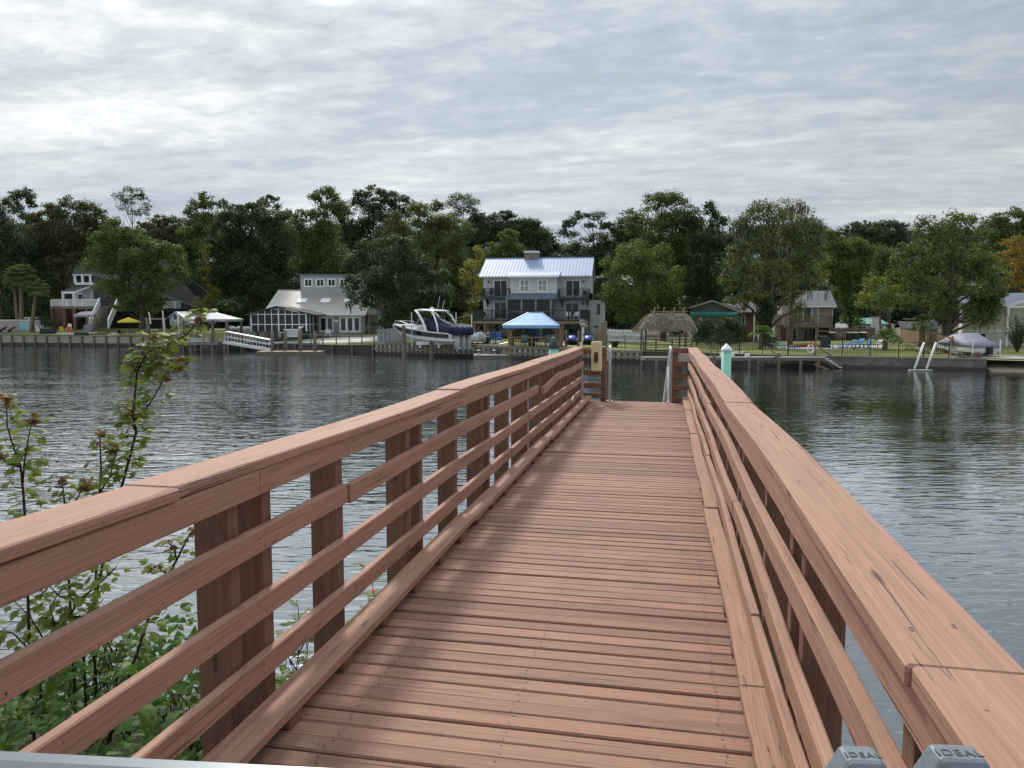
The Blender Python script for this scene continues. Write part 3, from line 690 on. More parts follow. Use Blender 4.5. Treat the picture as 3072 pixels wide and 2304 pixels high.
dup(proto, on(F, 1650, -2.6, z1), R(-14), 'white slatted deck chair behind the right deck railing, beside the solid end panel')
chair_simple('balcony_chair', 'black tall backed chair on the left upper balcony of the blue roofed house', on(F, 525, -.7, z2), R(-30), 'charcoal', back=1.15)
chair_simple('balcony_chair', 'black chair at the right end of the right upper balcony', on(F, 1780, -.7, F.z(757, -1.4)), R(20), 'charcoal')
chair_simple('deck_chair', 'dark chair on the left deck end of the blue roofed house', on(F, 480, -3.0, z1), R(60), 'black_metal')
chair_simple('deck_chair', 'dark chair beside a small table near the screened porch', on(F, 650, -3.0, z1), R(-60), 'black_metal')

# ---- grey house with metal roof, clerestory and screened porch
F = Fr((560, 750, 3.568), 1500, 101, -3); h = F.root('metal_roof_house', 'low grey house with ribbed metal roof, square clerestory and dark screened porch', 'house')
x0, x1 = F.x(820), F.x(1898); ze = F.z(700, -.7); zr = F.z(425, 6)
MB().box(x0, x1, 0, 12, -.4, ze + .1).prism([V(x1 - .2, .01, ze), V(x1 - .2, 11.9, ze), V(x1 - .2, 6, zr - .3)], V(.2, 0, 0)).prism([V(x0, .01, ze), V(x0, 11.9, ze), V(x0, 6, zr - .3)], V(.2, 0, 0)).build('wall', 'board_grey', h)
rf = gable_x(h, F.x(800, -.7), F.x(1908, -.7), ze, zr, -.7, 6, 12, .15, 'grey_metal_roof', 44)
sl_ = (zr - ze) / 6.7
for c in (1240, 1490, 1740):
    yy = 2.9; zc = ze + sl_ * (yy + .7); x = F.x(c, yy)
    MB().slab(V(x - .65, yy - .5, zc - .5 * sl_ + .14), V(x + .65, yy - .5, zc - .5 * sl_ + .14), V(x + .65, yy + .5, zc + .5 * sl_ + .14), V(x - .65, yy + .5, zc + .5 * sl_ + .14), .13).build('skylight', 'white_trim', rf)
yc = 4.6; k0, k1 = F.x(1227, yc), F.x(1905, yc); zb, zt = ze + sl_ * 5.2, F.z(272, yc)
cl = MB().box(k0, k1, yc, 8.0, zb - .3, zt).build('clerestory', 'lap_sage', h)
MB().box(k0 - .15, k1 + .15, yc - .2, 8.2, zt + .002, zt + .16).build('clerestory_roof', 'slate_roof', cl)
for c0 in (1278, 1405, 1527, 1655, 1780): window(cl, F.x(c0, yc), F.x(c0 + 66, yc), F.z(383, yc), F.z(318, yc), yc, .16, 2, 1)
for c0, c1, pn in ((1420, 1570, ((1437, 1488), (1512, 1556))), (1635, 1862, ((1653, 1697), (1727, 1771), (1800, 1844)))):
    d = MB().box(F.x(c0), F.x(c1), -.05, .02, F.z(882), F.z(713)).build('french_door', 'white_trim', h)
    for a0, a1 in pn: MB().box(F.x(a0), F.x(a1), -.065, -.045, F.z(860), F.z(730)).build('pane', 'dark_glass', d)
MB().box(F.x(1575), F.x(1625), -.06, -.02, F.z(768), F.z(748)).build('wall_ornament', 'steel', h)
# screened porch: front gable
yp = -4.5; zpe = F.z(690, yp); ap = F.p(975, 598, yp)
pl_ = [F.x(c, yp) for c in (690, 765, 838, 910, 984, 1056, 1130, 1205, 1280)]
pf = MB(); zb = F.z(872, yp)
for i, x in enumerate(pl_):
    top = min(ap.z - .25, zpe - .1 + (ap.z - zpe) * max(0, 1 - abs(x - ap.x) / (F.x(1395, yp) - ap.x)))
    wd = .075 if i in (0, 4, 8) else .042
    pf.box(x - wd, x + wd, yp - .08, yp + .08, zb, top)
for zc in (688, 797): pf.box(pl_[0], pl_[-1], yp - .05, yp + .05, F.z(zc, yp) - .05, F.z(zc, yp) + .05)
for y in (-3.2, -1.8): pf.box(pl_[-1] - .07, pl_[-1] + .07, y - .07, y + .07, zb, zpe)
pf.box(pl_[-1] - .05, pl_[-1] + .05, yp, -.1, F.z(797, yp) - .05, F.z(797, yp) + .05)
pf.build('porch_frame', 'white_trim', h)
MB().prism([V(pl_[0], yp + .02, zb), V(pl_[-1], yp + .02, zb), V(pl_[-1], yp + .02, zpe), V(ap.x, yp + .02, ap.z - .2), V(pl_[0], yp + .02, zpe)], V(0, .03, 0)).box(pl_[-1] - .02, pl_[-1] + .01, yp + .06, -.06, zb, zpe - .1).build('porch_screen', 'screen_mesh', h)
q0, q1 = F.x(640, yp), F.x(1400, yp)
MB().slab(V(q0, yp - .5, zpe), V(ap.x, yp - .5, ap.z), V(ap.x, .6, ap.z), V(q0, .6, zpe), .14).slab(V(ap.x, yp - .5, ap.z), V(q1, yp - .5, zpe), V(q1, .6, zpe), V(ap.x, .6, ap.z), .14).build('porch_roof', 'shingle_dark', h)
MB().prism([V(pl_[3] - .1, yp - .12, F.z(640, yp)), V(pl_[5] + .1, yp - .12, F.z(640, yp)), V(ap.x, yp - .12, ap.z - .22)], V(0, .04, 0)).build('gable_panel', 'board_grey', h)
MB().box(F.x(1935), F.x(2005), 1, 2.4, -.3, F.z(690)).build('stone_chimney', 'stone', h)
MB().box(F.x(1905), F.x(2080), .8, 2.6, F.z(700) + .001, F.z(688)).build('chimney_shelf', 'tan_timber', h)
proto = chair_simple('adirondack_chair', 'white slatted garden chair on the patio of the metal roofed house', on(F, 1510, -2.2, .05), R(15), 'white_paint', slat=True)
tb = thing('patio_table', 'small white patio table in front of the dark screened porch', 'table', on(F, 1025, -6, 0))
MB().box(-.5, .5, -.4, .4, .6, .66).build('table_top', 'white_paint', tb)
for sx in (-.4, .4):
    for sy in (-.3, .3): MB().box(sx - .03, sx + .03, sy - .03, sy + .03, 0, .6).build('leg', 'white_paint', tb)
cl = thing('storage_cooler', 'white topped box standing on the lawn before the screened porch', 'box', on(F, 1130, -6.3, 0))
MB().box(-.95, .95, -.4, .4, .05, .95).build('body', 'pale_concrete', cl); MB().box(-1, 1, -.43, .43, .952, 1.06).build('lid', 'white_paint', cl)

# ---- white-trimmed beach house with steep dark roof
F = Fr((0, 750, 3.568), 1000, 123, -6, 2.5); h = F.root('beach_house', 'white trimmed beach house with steep dark shingled roof and raised white railed deck', 'house')
zf = F.z(607)
MB().box(F.x(800, 1), F.x(1010, 1), 1, 9, F.z(640), F.z(390)).box(F.x(1010, 1) + .01, F.x(2100, 1), 1.6, 8.4, F.z(690), F.z(640)).build('wall', 'lap_white', h)
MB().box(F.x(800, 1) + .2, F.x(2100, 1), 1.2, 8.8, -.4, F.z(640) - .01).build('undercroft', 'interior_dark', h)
MB().box(F.x(545), F.x(700), .3, 5.5, -.3, zf - .35).build('brick_base', 'brick', h)
a = MB()
a.prism([V(F.x(1000), .4, F.z(655)), V(F.x(2215), .4, F.z(655)), V(F.x(1760, 5), 5, F.z(85, 5)), V(F.x(862, 5), 5, F.z(85, 5)), V(F.x(777), .4, F.z(262)), V(F.x(1000), .4, F.z(262))], V(0, .25, -.12))
a.prism([V(F.x(1000), 9.6, F.z(655)), V(F.x(2215), 9.6, F.z(655)), V(F.x(1760, 5), 5.03, F.z(85, 5)), V(F.x(862, 5), 5.03, F.z(85, 5)), V(F.x(777), 9.6, F.z(262))], V(0, -.25, -.12))
a.build('roof', 'shingle_dark', h)
a = MB()
for c in (800, 880, 965): a.box(F.x(c) - .18, F.x(c) + .18, .45, .75, F.z(345), F.z(268))
a.box(F.x(780), F.x(1000), .4, .8, F.z(270), F.z(258)); a.box(F.x(800), F.x(1000), .4, 3, F.z(372), F.z(345)); a.build('upper_gallery', 'white_trim', h)
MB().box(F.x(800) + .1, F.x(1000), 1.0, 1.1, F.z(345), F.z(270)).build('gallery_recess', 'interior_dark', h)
q = [V(F.x(670, -2.4), -2.4, F.z(442, -2.4)), V(F.x(825, -2.4), -2.4, F.z(442, -2.4)), V(F.x(965), .9, F.z(375)), V(F.x(800), .9, F.z(375))]
MB().slab(*q, .12).build('porch_roof', 'shingle_dark', h)
a = MB().box(q[0].x, q[1].x, -2.46, -2.40, q[0].z - .35, q[0].z - .01)
for c in (690, 805): a.box(F.x(c, -2.2) - .17, F.x(c, -2.2) + .17, -2.37, -2.05, zf, q[0].z - .3)
a.bar(V(q[1].x, -2.43, q[0].z - .1), V(q[2].x, .9, q[2].z - .1), .1, .28); a.build('porch_frame', 'white_trim', h)
window(h, F.x(848, 1), F.x(893, 1), F.z(525, 1), F.z(480, 1), 1, .12, 1, 2)
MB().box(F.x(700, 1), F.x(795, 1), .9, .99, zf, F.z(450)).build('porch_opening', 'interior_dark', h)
dk = MB().box(F.x(550, -3), F.x(1120, -3), -3.2, .99, zf - .35, zf).build('raised_deck', 'grey_timber_x', h)
a = MB()
a.rail((F.x(558, -3.1), -3.1, zf), (F.x(1060, -3.1), -3.1, zf), 1.1, .2, .2, 2.4, (.16, .10), .08, .12).rail((F.x(558, -3.1), -2.9, zf), (F.x(558, -3.1), .9, zf), 1.1, .2, .2, 2.4, (.16, .10), .08, .12)
a.build('deck_railing', 'white_trim', h)
for c in (560, 690, 800, 935): MB().box(F.x(c, -3) - .25, F.x(c, -3) + .25, -3.1, -2.6, -.3, zf - .36).build('deck_post', 'brick', h)
s0, s1 = F.p(1165, 600, -3.2), F.p(1060, 835, -9.5)
st_ = MB()
for i in range(13):
    c = s0.lerp(s1, i / 12); st_.box(c.x - 1.5, c.x + 1.5, c.y - .27, c.y + .27, c.z - .08, c.z)
st_.bar(s0 + V(0, 0, -.2), s1 + V(0, 0, -.2), 2.7, .1); st_.build('stair', 'grey_timber_x', h)
for sx in (-1.5, 1.5):
    MB().rail(s0 + V(sx, 0, 0), s1 + V(sx, 0, 0), 1.25, .2, .14, 2.2, (.16, .12), .06, .15).bar(s0 + V(sx, 0, -.05), s1 + V(sx, 0, -.05), .1, .3).build('stair_railing', 'white_trim', h)
b0, b1 = F.x(1765, -1), F.x(1897, -1); zf2 = F.z(628, -1)
MB().box(b0, b1, -1.4, .9, zf2 - .25, zf2).build('side_balcony', 'charcoal', h)
MB().rail((b0 + .1, -1.3, zf2), (b1 - .1, -1.3, zf2), 1.15, .2, .2, 2.4, (.16, .10), .08, .12).rail((b1 - .1, -1.2, zf2), (b1 - .1, .7, zf2), 1.15, .2).build('side_balcony_railing', 'white_trim', h)

# ---- small gabled house with a green awning
F = Fr((1800, 750, 4.148), 1430, 98, -11); h = F.root('awning_house', 'single storey olive gabled house with a long green awning behind the dark hedge', 'house')
ap = F.p(1395, 622, 0); le, re = F.p(1115, 712, 0), F.p(1765, 772, 0)
MB().box(F.x(1150), F.x(1745), .05, 9, -.3, le.z - .2).prism([V(F.x(1150), .05, le.z - .2), V(F.x(1745), .05, le.z - .2), V(ap.x, .05, ap.z - .15)], V(0, 8.9, 0)).build('wall', 'lap_olive', h)
zre = ap.z - (ap.z - le.z) * (re.x - ap.x) / (ap.x - le.x)
MB().slab(V(le.x, -.6, le.z), V(ap.x, -.6, ap.z), V(ap.x, 9.3, ap.z), V(le.x, 9.3, le.z), .16).slab(V(ap.x, -.6, ap.z), V(re.x, -.6, re.z), V(re.x, 9.3, re.z), V(ap.x, 9.3, ap.z), .16).build('roof', 'shingle_grey', h)
MB().bar(V(le.x, -.63, le.z - .1), V(ap.x, -.63, ap.z - .1), .05, .22).bar(V(ap.x, -.63, ap.z - .1), V(re.x, -.63, re.z - .1), .05, .22).build('verge_board', 'lap_tan', h)
aw = [F.p(1125, 800, -2.2), F.p(1716, 800, -2.2), F.p(1716, 755, 0), F.p(1125, 755, 0)]
MB().slab(*aw, .05).box(aw[0].x, aw[1].x, -2.23, -2.2, aw[0].z - .32, aw[0].z).build('awning', 'teal_awning', h)
for c0, c1 in ((1275, 1300), (1320, 1400), (1430, 1500), (1540, 1600)): window(h, F.x(c0), F.x(c1), F.z(930), F.z(812), .05, .08, 1, 1, fmat='lap_cream')
xe = F.x(1985, 3)
MB().box(F.x(1745) + .002, xe, 3, 9, -.3, F.z(780, 3)).build('side_wing', 'brick', h)
MB().slab(V(F.x(1570), 2.2, F.z(772, 2)), V(xe + .4, 2.2, F.z(772, 2)), V(xe - .9, 6.5, F.z(628, 6)), V(F.x(1540), 6.5, F.z(628, 6)), .15).build('wing_roof', 'shingle_grey', h)
window(h, F.x(1768, 3), F.x(1800, 3), F.z(915, 3), F.z(815, 3), 3, .1)
for c in (1920, 1975): MB().box(F.x(c, 2.4) - .08, F.x(c, 2.4) + .08, 2.3, 2.46, -.2, F.z(780, 2.4)).build('porch_post', 'white_trim', h)

# ---- tan two-storey house with a balcony
F = Fr((2250, 750, 4.147), 720, 100, -15, .85); h = F.root('tan_house', 'tan two storey house with grey shingle roof and wooden balcony beyond the pool lawn', 'house')
x0, x1 = F.x(395), F.x(1012); ze = F.z(692, -.6)
MB().box(x0, x1, 0, 8, F.z(935), ze + .05).prism([V(x1 - .15, .01, ze), V(x1 - .15, 7.9, ze), V(x1 - .15, 4, F.z(520, 4))], V(.15, 0, 0)).build('wall', 'lap_tan', h)
MB().box(x0 + .05, x1 - .05, .05, 7.9, -.3, F.z(935) - .002).build('ground_floor', 'brick', h)
MB().box(F.x(320), x0 - .002, .8, 7, F.z(935), F.z(800)).build('side_wing', 'lap_tan', h)
MB().box(F.x(322), x0 - .01, .9, 7, -.3, F.z(936)).build('side_base', 'lap_tan', h)
gable_x(h, F.x(480, -.6), F.x(1075, -.6), ze, F.z(508, 4), -.6, 4, 8, .15, 'shingle_grey', 0, F.x(480, -.6), F.x(1050, -.6))
MB().box(F.x(480, -.6), F.x(1075, -.6), -.64, -.6, ze - .22, ze - .01).build('fascia_board', 'white_trim', h)
window(h, F.x(672), F.x(755), F.z(905), F.z(718), 0, .12, 1, 1, 'balcony_door'); window(h, F.x(775), F.x(840), F.z(905), F.z(718), 0, .14, 1, 1, 'balcony_door', pmat='curtain')
window(h, F.x(470), F.x(575), .1, F.z(985), .05, .12, 3, 1, 'sliding_door', fmat='lap_cream'); window(h, F.x(600), F.x(640), .1, F.z(985), .05, .1, 1, 1, 'sliding_door', fmat='lap_cream', pmat='curtain')
window(h, F.x(675), F.x(835), .1, F.z(985), .05, .12, 3, 1, 'sliding_door', fmat='lap_cream')
zf = F.z(935, -1.8); b0, b1 = F.x(435, -1.8), F.x(1028, -1.8)
bo = MB().box(b0, b1, -1.9, -.002, zf - .3, zf).build('balcony', 'fence_wood', h)
MB().rail((b0 + .06, -1.82, zf), (b1 - .06, -1.82, zf), 1.25, .12, .13, 2.0, (.16, .08), .05).rail((b1 - .06, -1.7, zf), (b1 - .06, -.1, zf), 1.2, .13).build('balcony_railing', 'fence_wood', bo)
for c in (468, 588, 850, 1000): MB().box(F.x(c, -1.8) - .1, F.x(c, -1.8) + .1, -1.85, -1.65, -.2, zf - .302).build('balcony_post', 'fence_wood', bo)
a = MB()
for k in range(14):
    xx = F.x(322) + k * .13
    a.bar(V(xx, .86, .05), V(xx + .9, .86, .95), .03, .02, up=(0, 1, 0)).bar(V(xx + .9, .845, .05), V(xx, .845, .95), .03, .02, up=(0, 1, 0))
a.build('lattice', 'white_paint', h)
MB().tube([(x1 + .25, -.5, ze - .1), (x1 + .1, -.1, ze - .6), (x1 + .1, -.1, .1)], .05, 6).build('downpipe', 'white_trim', h)
sf = thing('garden_shelf', 'white open garden shelf standing under the tan house balcony', 'shelf', on(F, 910, -1.2, 0), R(-6))
for sx in (-.85, .85): MB().box(sx - .04, sx + .04, -.2, .2, 0, 2.4).build('side_post', 'white_paint', sf)
for k in range(4): MB().box(-.81, .81, -.2, .2, .25 + k * .65, .33 + k * .65).build('shelf_board', 'white_paint', sf)
chair_simple('patio_chair', 'blue chair in front of the tan house glass doors', on(F, 520, -1.2, 0), R(10), 'cobalt', back=1.2)
proto = chair_simple('balcony_rocker', 'wooden chair on the tan house balcony before the open door', on(F, 630, -.9, zf), R(8), 'fence_wood', 'chairs on the tan house balcony', slat=True)
dup(proto, on(F, 770, -.9, zf), R(-8), 'wooden chair on the tan house balcony in front of the curtained pane')

# ---- cream house at the right edge
F = Fr((2622, 750, 4.147), 1500, 76, -29, .95); h = F.root('cream_house', 'cream lapped house with blue grey shingle roof above the boat landing', 'house')
x0, xm, x2 = F.x(1102), F.x(1656), F.x(2350); zb = F.z(1002)
vz, ve = F.z(690), F.p(1650, 690).x
ax = F.x(1376); az = F.z(540)
ss = (F.z(628) - vz) / (ve - F.x(1525)); az = vz + ss * (ve - ax) * 1.0
MB().box(x0, xm, 0, 11, zb, vz - .1).prism([V(x0, .003, vz - .1), V(xm, .003, vz - .1), V(xm, .003, vz), V(ax, .003, az - .12), V(x0, .003, vz)], V(0, 10.9, 0)).build('wall', 'lap_cream', h)
MB().box(x0 - .02, xm, -.03, 11, -.4, zb - .002).build('ground_floor', 'lap_cream', h).data.materials[0] = M['pale_concrete']
MB().box(x0 - .03, xm, -.07, -.031, zb - .1, zb + .06).build('band_course', 'white_trim', h)
MB().slab(V(2 * ax - ve, -.5, vz), V(ax, -.5, az), V(ax, 11, az), V(2 * ax - ve, 11, vz), .16).slab(V(ax, -.5, az), V(ve, -.5, vz), V(ve, 11, vz), V(ax, 11, az), .16).build('roof', 'shingle_blue', h)
MB().bar(V(ax, -.53, az - .1), V(ve, -.53, vz - .1), .05, .24).bar(V(ax, -.53, az - .1), V(2 * ax - ve, -.53, vz - .1), .05, .24).build('verge_board', 'white_trim', h)
gx_ = F.x(2120); gzp = vz + (F.z(622) - vz) / (F.x(1866) - ve) * (gx_ - ve)
MB().slab(V(ve + .01, -.5, vz), V(gx_, -.5, gzp), V(gx_, 11, gzp), V(ve + .01, 11, vz), .16).slab(V(gx_, -.5, gzp), V(2 * gx_ - ve, -.5, vz), V(2 * gx_ - ve, 11, vz), V(gx_, 11, gzp), .16).build('gable_roof', 'shingle_blue', h)
MB().bar(V(ve, -.53, vz - .1), V(gx_, -.53, gzp - .1), .05, .26).box(ve, x2, -.6, -.3, F.z(722), F.z(700)).build('gable_trim', 'white_trim', h)
MB().prism([V(ve + .2, -.2, F.z(700)), V(2 * gx_ - ve, -.2, F.z(700)), V(gx_, -.2, gzp - .1)], V(0, 3, 0)).build('gable_wall', 'lap_white', h)
MB().box(xm + .3, x2, 2.5, 10, -.3, F.z(720)).build('porch_back_wall', 'lap_white', h)
MB().box(F.x(1654, -.5), F.x(1680, -.5), -.6, -.3, -.3, F.z(722)).build('corner_post', 'white_trim', h)
window(h, F.x(1270), F.x(1400), F.z(1088), F.z(1042), -.03, .1, 2, 1)

gable_x(h, x0 - .3, x2, vz - .05, F.z(537, 6), 1.2, 6, 12, .14, 'shingle_blue', name='main_roof')

# ---- glimpses of buildings between the trees
F = Fr((2250, 750, 4.147), 1430, 118, 0, .9); h = F.root('teal_roof_cottage', 'small white cottage with teal roof and square white chimney beyond the wooden gate', 'house')
MB().box(F.x(1270), F.x(1700), 0, 6, -.3, F.z(915)).build('wall', 'lap_white', h)
gable_x(h, F.x(1290), F.x(1720), F.z(918), F.z(845, 3), -.4, 3, 6, .12, 'teal_roof')
c_ = MB().box(F.x(1485), F.x(1578), -.9, -.02, -.3, F.z(832)).build('chimney', 'white_paint', h)
MB().box(F.x(1478), F.x(1586), -1.0, .05, F.z(832) + .002, F.z(812)).build('chimney_cap', 'charcoal', c_)
window(h, F.x(1350), F.x(1440), F.z(1000), F.z(950), 0, .1, 2, 1)
F = Fr((2622, 750, 4.147), 560, 108, -20, .9); h = F.root('low_bungalow', 'low tan bungalow with a dark roof glimpsed under the big right hand tree', 'house')
MB().box(F.x(345), F.x(800), 0, 6, -.3, F.z(970)).build('wall', 'lap_tan', h)
gable_x(h, F.x(330), F.x(820), F.z(972), F.z(885, 3), -.5, 3, 6, .12, 'shingle_dark')
MB().box(F.x(345), F.x(820), -.55, -.5, F.z(980), F.z(968)).box(F.x(365), F.x(590), .5, .6, F.z(942) + .9, F.z(930) + .9).build('fascia_board', 'board_grey', h)
# ================================================================== BULKHEADS, DOCKS, BOATS, YARD THINGS
WPX = [p[0] for p in WL]; WPY = [p[1] for p in WL]
def bank(px, out=0.):
    p = onz(px, float(np.interp(px, WPX, WPY))); return V(p.x, p.y - out, 0)
def path_wall(a, pts, z0, z1, t, front=0.):
    """vertical wall of thickness t along ground points; z1 may be a list"""
    for i in range(len(pts) - 1):
        p, q = pts[i], pts[i + 1]; d = (q - p).normalized(); n = V(d.y, -d.x, 0)
        za, zb = (z1[i], z1[i + 1]) if isinstance(z1, list) else (z1, z1)
        ya, yb = (z0[i], z0[i + 1]) if isinstance(z0, list) else (z0, z0)
        P = [p + n * front, q + n * front, q + n * (front - t), p + n * (front - t)]
        a.add([P[0] + V(0, 0, ya), P[1] + V(0, 0, yb), P[2] + V(0, 0, yb), P[3] + V(0, 0, ya), P[0] + V(0, 0, za), P[1] + V(0, 0, zb), P[2] + V(0, 0, zb), P[3] + V(0, 0, za)], MB.BF)
def bulkhead(label, px0, px1, mat, capm, wet=.45, post=None, pw=.22, boards=False, whal=None, top=0., postm='grey_timber_z'):
    n = max(2, int(abs(px1 - px0) / 60)); pts = [bank(px0 + (px1 - px0) * i / n) for i in range(n + 1)]
    o0 = pts[0].copy(); zt = [float(np.interp(p.x, SX, SZ)) + top for p in pts]; L = [p - o0 for p in pts]
    t = thing('bulkhead', label, 'bulkhead', o0)
    a = MB(); path_wall(a, L, wet, zt, .25, .28); a.build('wall', mat, t)
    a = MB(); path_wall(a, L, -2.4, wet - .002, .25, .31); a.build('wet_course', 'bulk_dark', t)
    a = MB(); path_wall(a, L, [z + .002 for z in zt], [z + .10 for z in zt], .5, .36); a.build('cap', capm, t)
    tot = (L[-1] - L[0]).length
    if boards:
        a = MB(); k = int(tot / .62)
        for i in range(k):
            f = (i + .5) / k; c = L[0].lerp(L[-1], f); c = V(c.x, np.interp(c.x, [p.x for p in L], [p.y for p in L]), 0); d = (L[-1] - L[0]).normalized(); n_ = V(d.y, -d.x, 0)
            z = float(np.interp(f, np.linspace(0, 1, len(zt)), zt)); hgt = rng.uniform(.0, .12)
            a.bar(c + n_ * .33 + V(0, 0, wet), c + n_ * .33 + V(0, 0, z - .02 - hgt), .36, .05, up=n_)
        a.build('sheet_board', 'bulk_board', t)
    for wz in whal or ():
        a = MB(); path_wall(a, L, [wz * z for z in zt], [wz * z + .2 for z in zt], .14, .52); a.build('waler', 'grey_timber_x', t)
    if post:
        k = int(tot / post)
        for i in range(k + 1):
            f = i / k; c = L[0].lerp(L[-1], f); c = V(c.x, np.interp(c.x, [p.x for p in L], [p.y for p in L]), 0); d = (L[-1] - L[0]).normalized(); n_ = V(d.y, -d.x, 0)
            z = float(np.interp(f, np.linspace(0, 1, len(zt)), zt)) + rng.uniform(-.02, .08)
            MB().bar(c + n_ * .42 + V(0, 0, -2.4), c + n_ * .42 + V(0, 0, z), pw).build('post', postm, t)
    return t
bulkhead('long weathered timber bulkhead with evenly spaced posts below the left lawn', -420, 500, 'bulk_board', 'grey_timber_x', .55, 2.05, .2)
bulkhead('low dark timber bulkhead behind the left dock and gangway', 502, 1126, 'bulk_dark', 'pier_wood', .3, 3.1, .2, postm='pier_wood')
bulkhead('board faced timber bulkhead with two long walers behind the cruiser lift', 1130, 1925, 'pier_wood', 'grey_timber_x', .35, None, .2, True, (.42, .88))
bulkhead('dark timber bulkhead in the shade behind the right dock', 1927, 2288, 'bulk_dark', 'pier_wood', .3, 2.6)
bulkhead('plain grey concrete sea wall below the right pool lawn', 2290, 2955, 'sea_wall', 'sea_wall', .25)
# ---- paving and pools
ground_patch('pool_terrace', [(-300, 124), (-300, 118), (340, 116), (355, 113.5), (300, 113), (180, 113.5), (150, 116), (-100, 117)], 'pale_concrete', .02)
ground_patch('patio', [(760, 99), (790, 94.5), (1030, 93), (1135, 91), (1135, 96), (1000, 99)], 'pale_concrete', .02)
ground_patch('pool_deck', [(1400, 92), (1430, 82.5), (1560, 81), (1700, 80.5), (1700, 92)], 'pale_concrete', .02)
ground_patch('lounge_terrace', [(2330, 84), (2340, 76.5), (2500, 75), (2660, 74), (2665, 80)], 'pale_concrete', .02)
ground_patch('garden_path', [(2150, 72), (2190, 67.8), (2230, 67), (2240, 72)], 'concrete', .02)
ground_patch('driveway', [(2890, 78), (2875, 64), (2950, 60.8), (3200, 59), (3400, 64), (3300, 78)], 'concrete', .05)
def box_thing(name, label, cat, pos, dims, mat, rz=0., group=None, bev=.0):
    o = MB().box(-dims[0] / 2, dims[0] / 2, -dims[1] / 2, dims[1] / 2, 0, dims[2]).build(name, mat, None, bevel=bev, loc=pos); o.rotation_euler.z = R(rz); return tag(o, label, cat, group)
def pile(label, px, Y, ytop, r=.15, mat='grey_timber_z', group=None, cap=False):
    p = at(px, ytop, Y); o = MB().tube([(0, 0, -2.4), (0, 0, p.z * .5), (.01, 0, p.z)], [r * 1.08, r, r * .96], 12)
    if cap: o.lathe([(r * 1.25, p.z + .002), (r * 1.25, p.z + .09)], (0, 0, 0), 12)
    o = o.build('piling', mat, None, True, loc=(p.x, Y, 0)); return tag(o, label, 'piling', group)
def fence_run(label, pts, h, mat='black_metal', sp=.14, post=.07, pitch=2.4, name='metal_fence', bal=.022):
    """pts: (px, distance); uprights, two rails and a post at every pitch, standing on the ground"""
    P = [gpos(x, Y) for x, Y in pts]; t = thing(name, label, 'fence', P[0]); rails = MB(); pk = MB(); n = 0
    for p, q in zip(P[:-1], P[1:]):
        p = p - P[0]; q = q - P[0]; L = (q - p).length; u = V(0, 0, 1)
        rails.bar(p + u * (h - .05), q + u * (h - .05), .035).bar(p + u * .12, q + u * .12, .035).bar(p + u * (h - .25), q + u * (h - .25), .03)
        for i in range(1, int(L / sp)): c = p.lerp(q, i * sp / L); pk.bar(c + u * .03, c + u * h, bal)
        k = max(1, round(L / pitch))
        for i in range(k):
            c = p.lerp(q, i / k); MB().bar(c - u * .2, c + u * (h + .12), post).build('post', mat, t)
    MB().bar(q - u * .2, q + u * (h + .12), post).build('post', mat, t)
    rails.build('rail', mat, t); pk.build('pickets', mat, t); return t
fence_run('black metal picket fence before the blue chairs by the pool', [(1430, 81.5), (1530, 79.8), (1680, 78.6)], 1.35)
fence_run('black metal picket fence on the lawn between the white gates and the tiki hut', [(1822, 75.5), (1932, 73.5)], 1.25)
fence_run('long black metal picket fence along the top of the sea wall before the loungers', [(2092, 70.5), (2290, 66.6), (2530, 63.3), (2700, 61.9), (2852, 60.9)], 1.3)
def board_fence(name, label, p, q, h, mat, board=.14, frame=True, hq=None):
    t = thing(name, label, 'fence', p); q = q - p; L = q.length; d = q.normalized(); n_ = V(d.y, -d.x, 0).normalized(); hq = hq or h
    a = MB(); k = int(L / board); 
    for i in range(k):
        c = q * ((i + .5) / k); hh = h + (hq - h) * i / k + rng.uniform(-.01, .01); a.bar(c + V(0, 0, .04), c + V(0, 0, hh), board * .94, .025, up=n_)
    a.build('boards', mat, t)
    a = MB().bar(V(0, 0, h * .85) + n_ * .06, q + V(0, 0, hq * .85) + n_ * .06, .05, .12, up=n_).bar(V(0, 0, .25) + n_ * .06, q + V(0, 0, .25) + n_ * .06, .05, .12, up=n_); a.build('rail', mat, t)
    m_ = max(1, round(L / 2.4))
    for i in range(m_ + 1):
        c = q * (i / m_) + n_ * .09; MB().bar(c + V(0, 0, -.2), c + V(0, 0, h + (hq - h) * i / m_ + .08), .11).build('post', mat, t)
    return t
g = gpos(1822, 90); e = gpos(1936, 89)
t = board_fence('vinyl_gate_fence', 'white vinyl fence with crossed gate panels left of the tiki hut', g, e, 1.55, 'white_vinyl', .3)
d = (e - g); L = d.length; d.normalize(); n_ = V(d.y, -d.x, 0)
for f0, f1 in ((.06, .40), (.44, .66), (.68, .98)):
    a = MB().bar(d * L * f0 + V(0, 0, .2) + n_ * .16, d * L * f1 + V(0, 0, 1.35) + n_ * .16, .1, .03, up=n_)
    for z in (.2, .75, 1.4): a.bar(d * L * f0 + V(0, 0, z) + n_ * .13, d * L * f1 + V(0, 0, z) + n_ * .13, .03, .09)
    a.build('gate', 'white_vinyl', t)
board_fence('wooden_gate_fence', 'brown wooden fence with braced gates behind the trash bins', gpos(2492, 98), gpos(2625, 97), 1.6, 'fence_wood', .2)
board_fence('wooden_fence', 'stepped wooden board fence running back from the sea wall beside the palmetto', gpos(2858, 64.5), gpos(2704, 92), 1.55, 'tan_timber_z', .2)
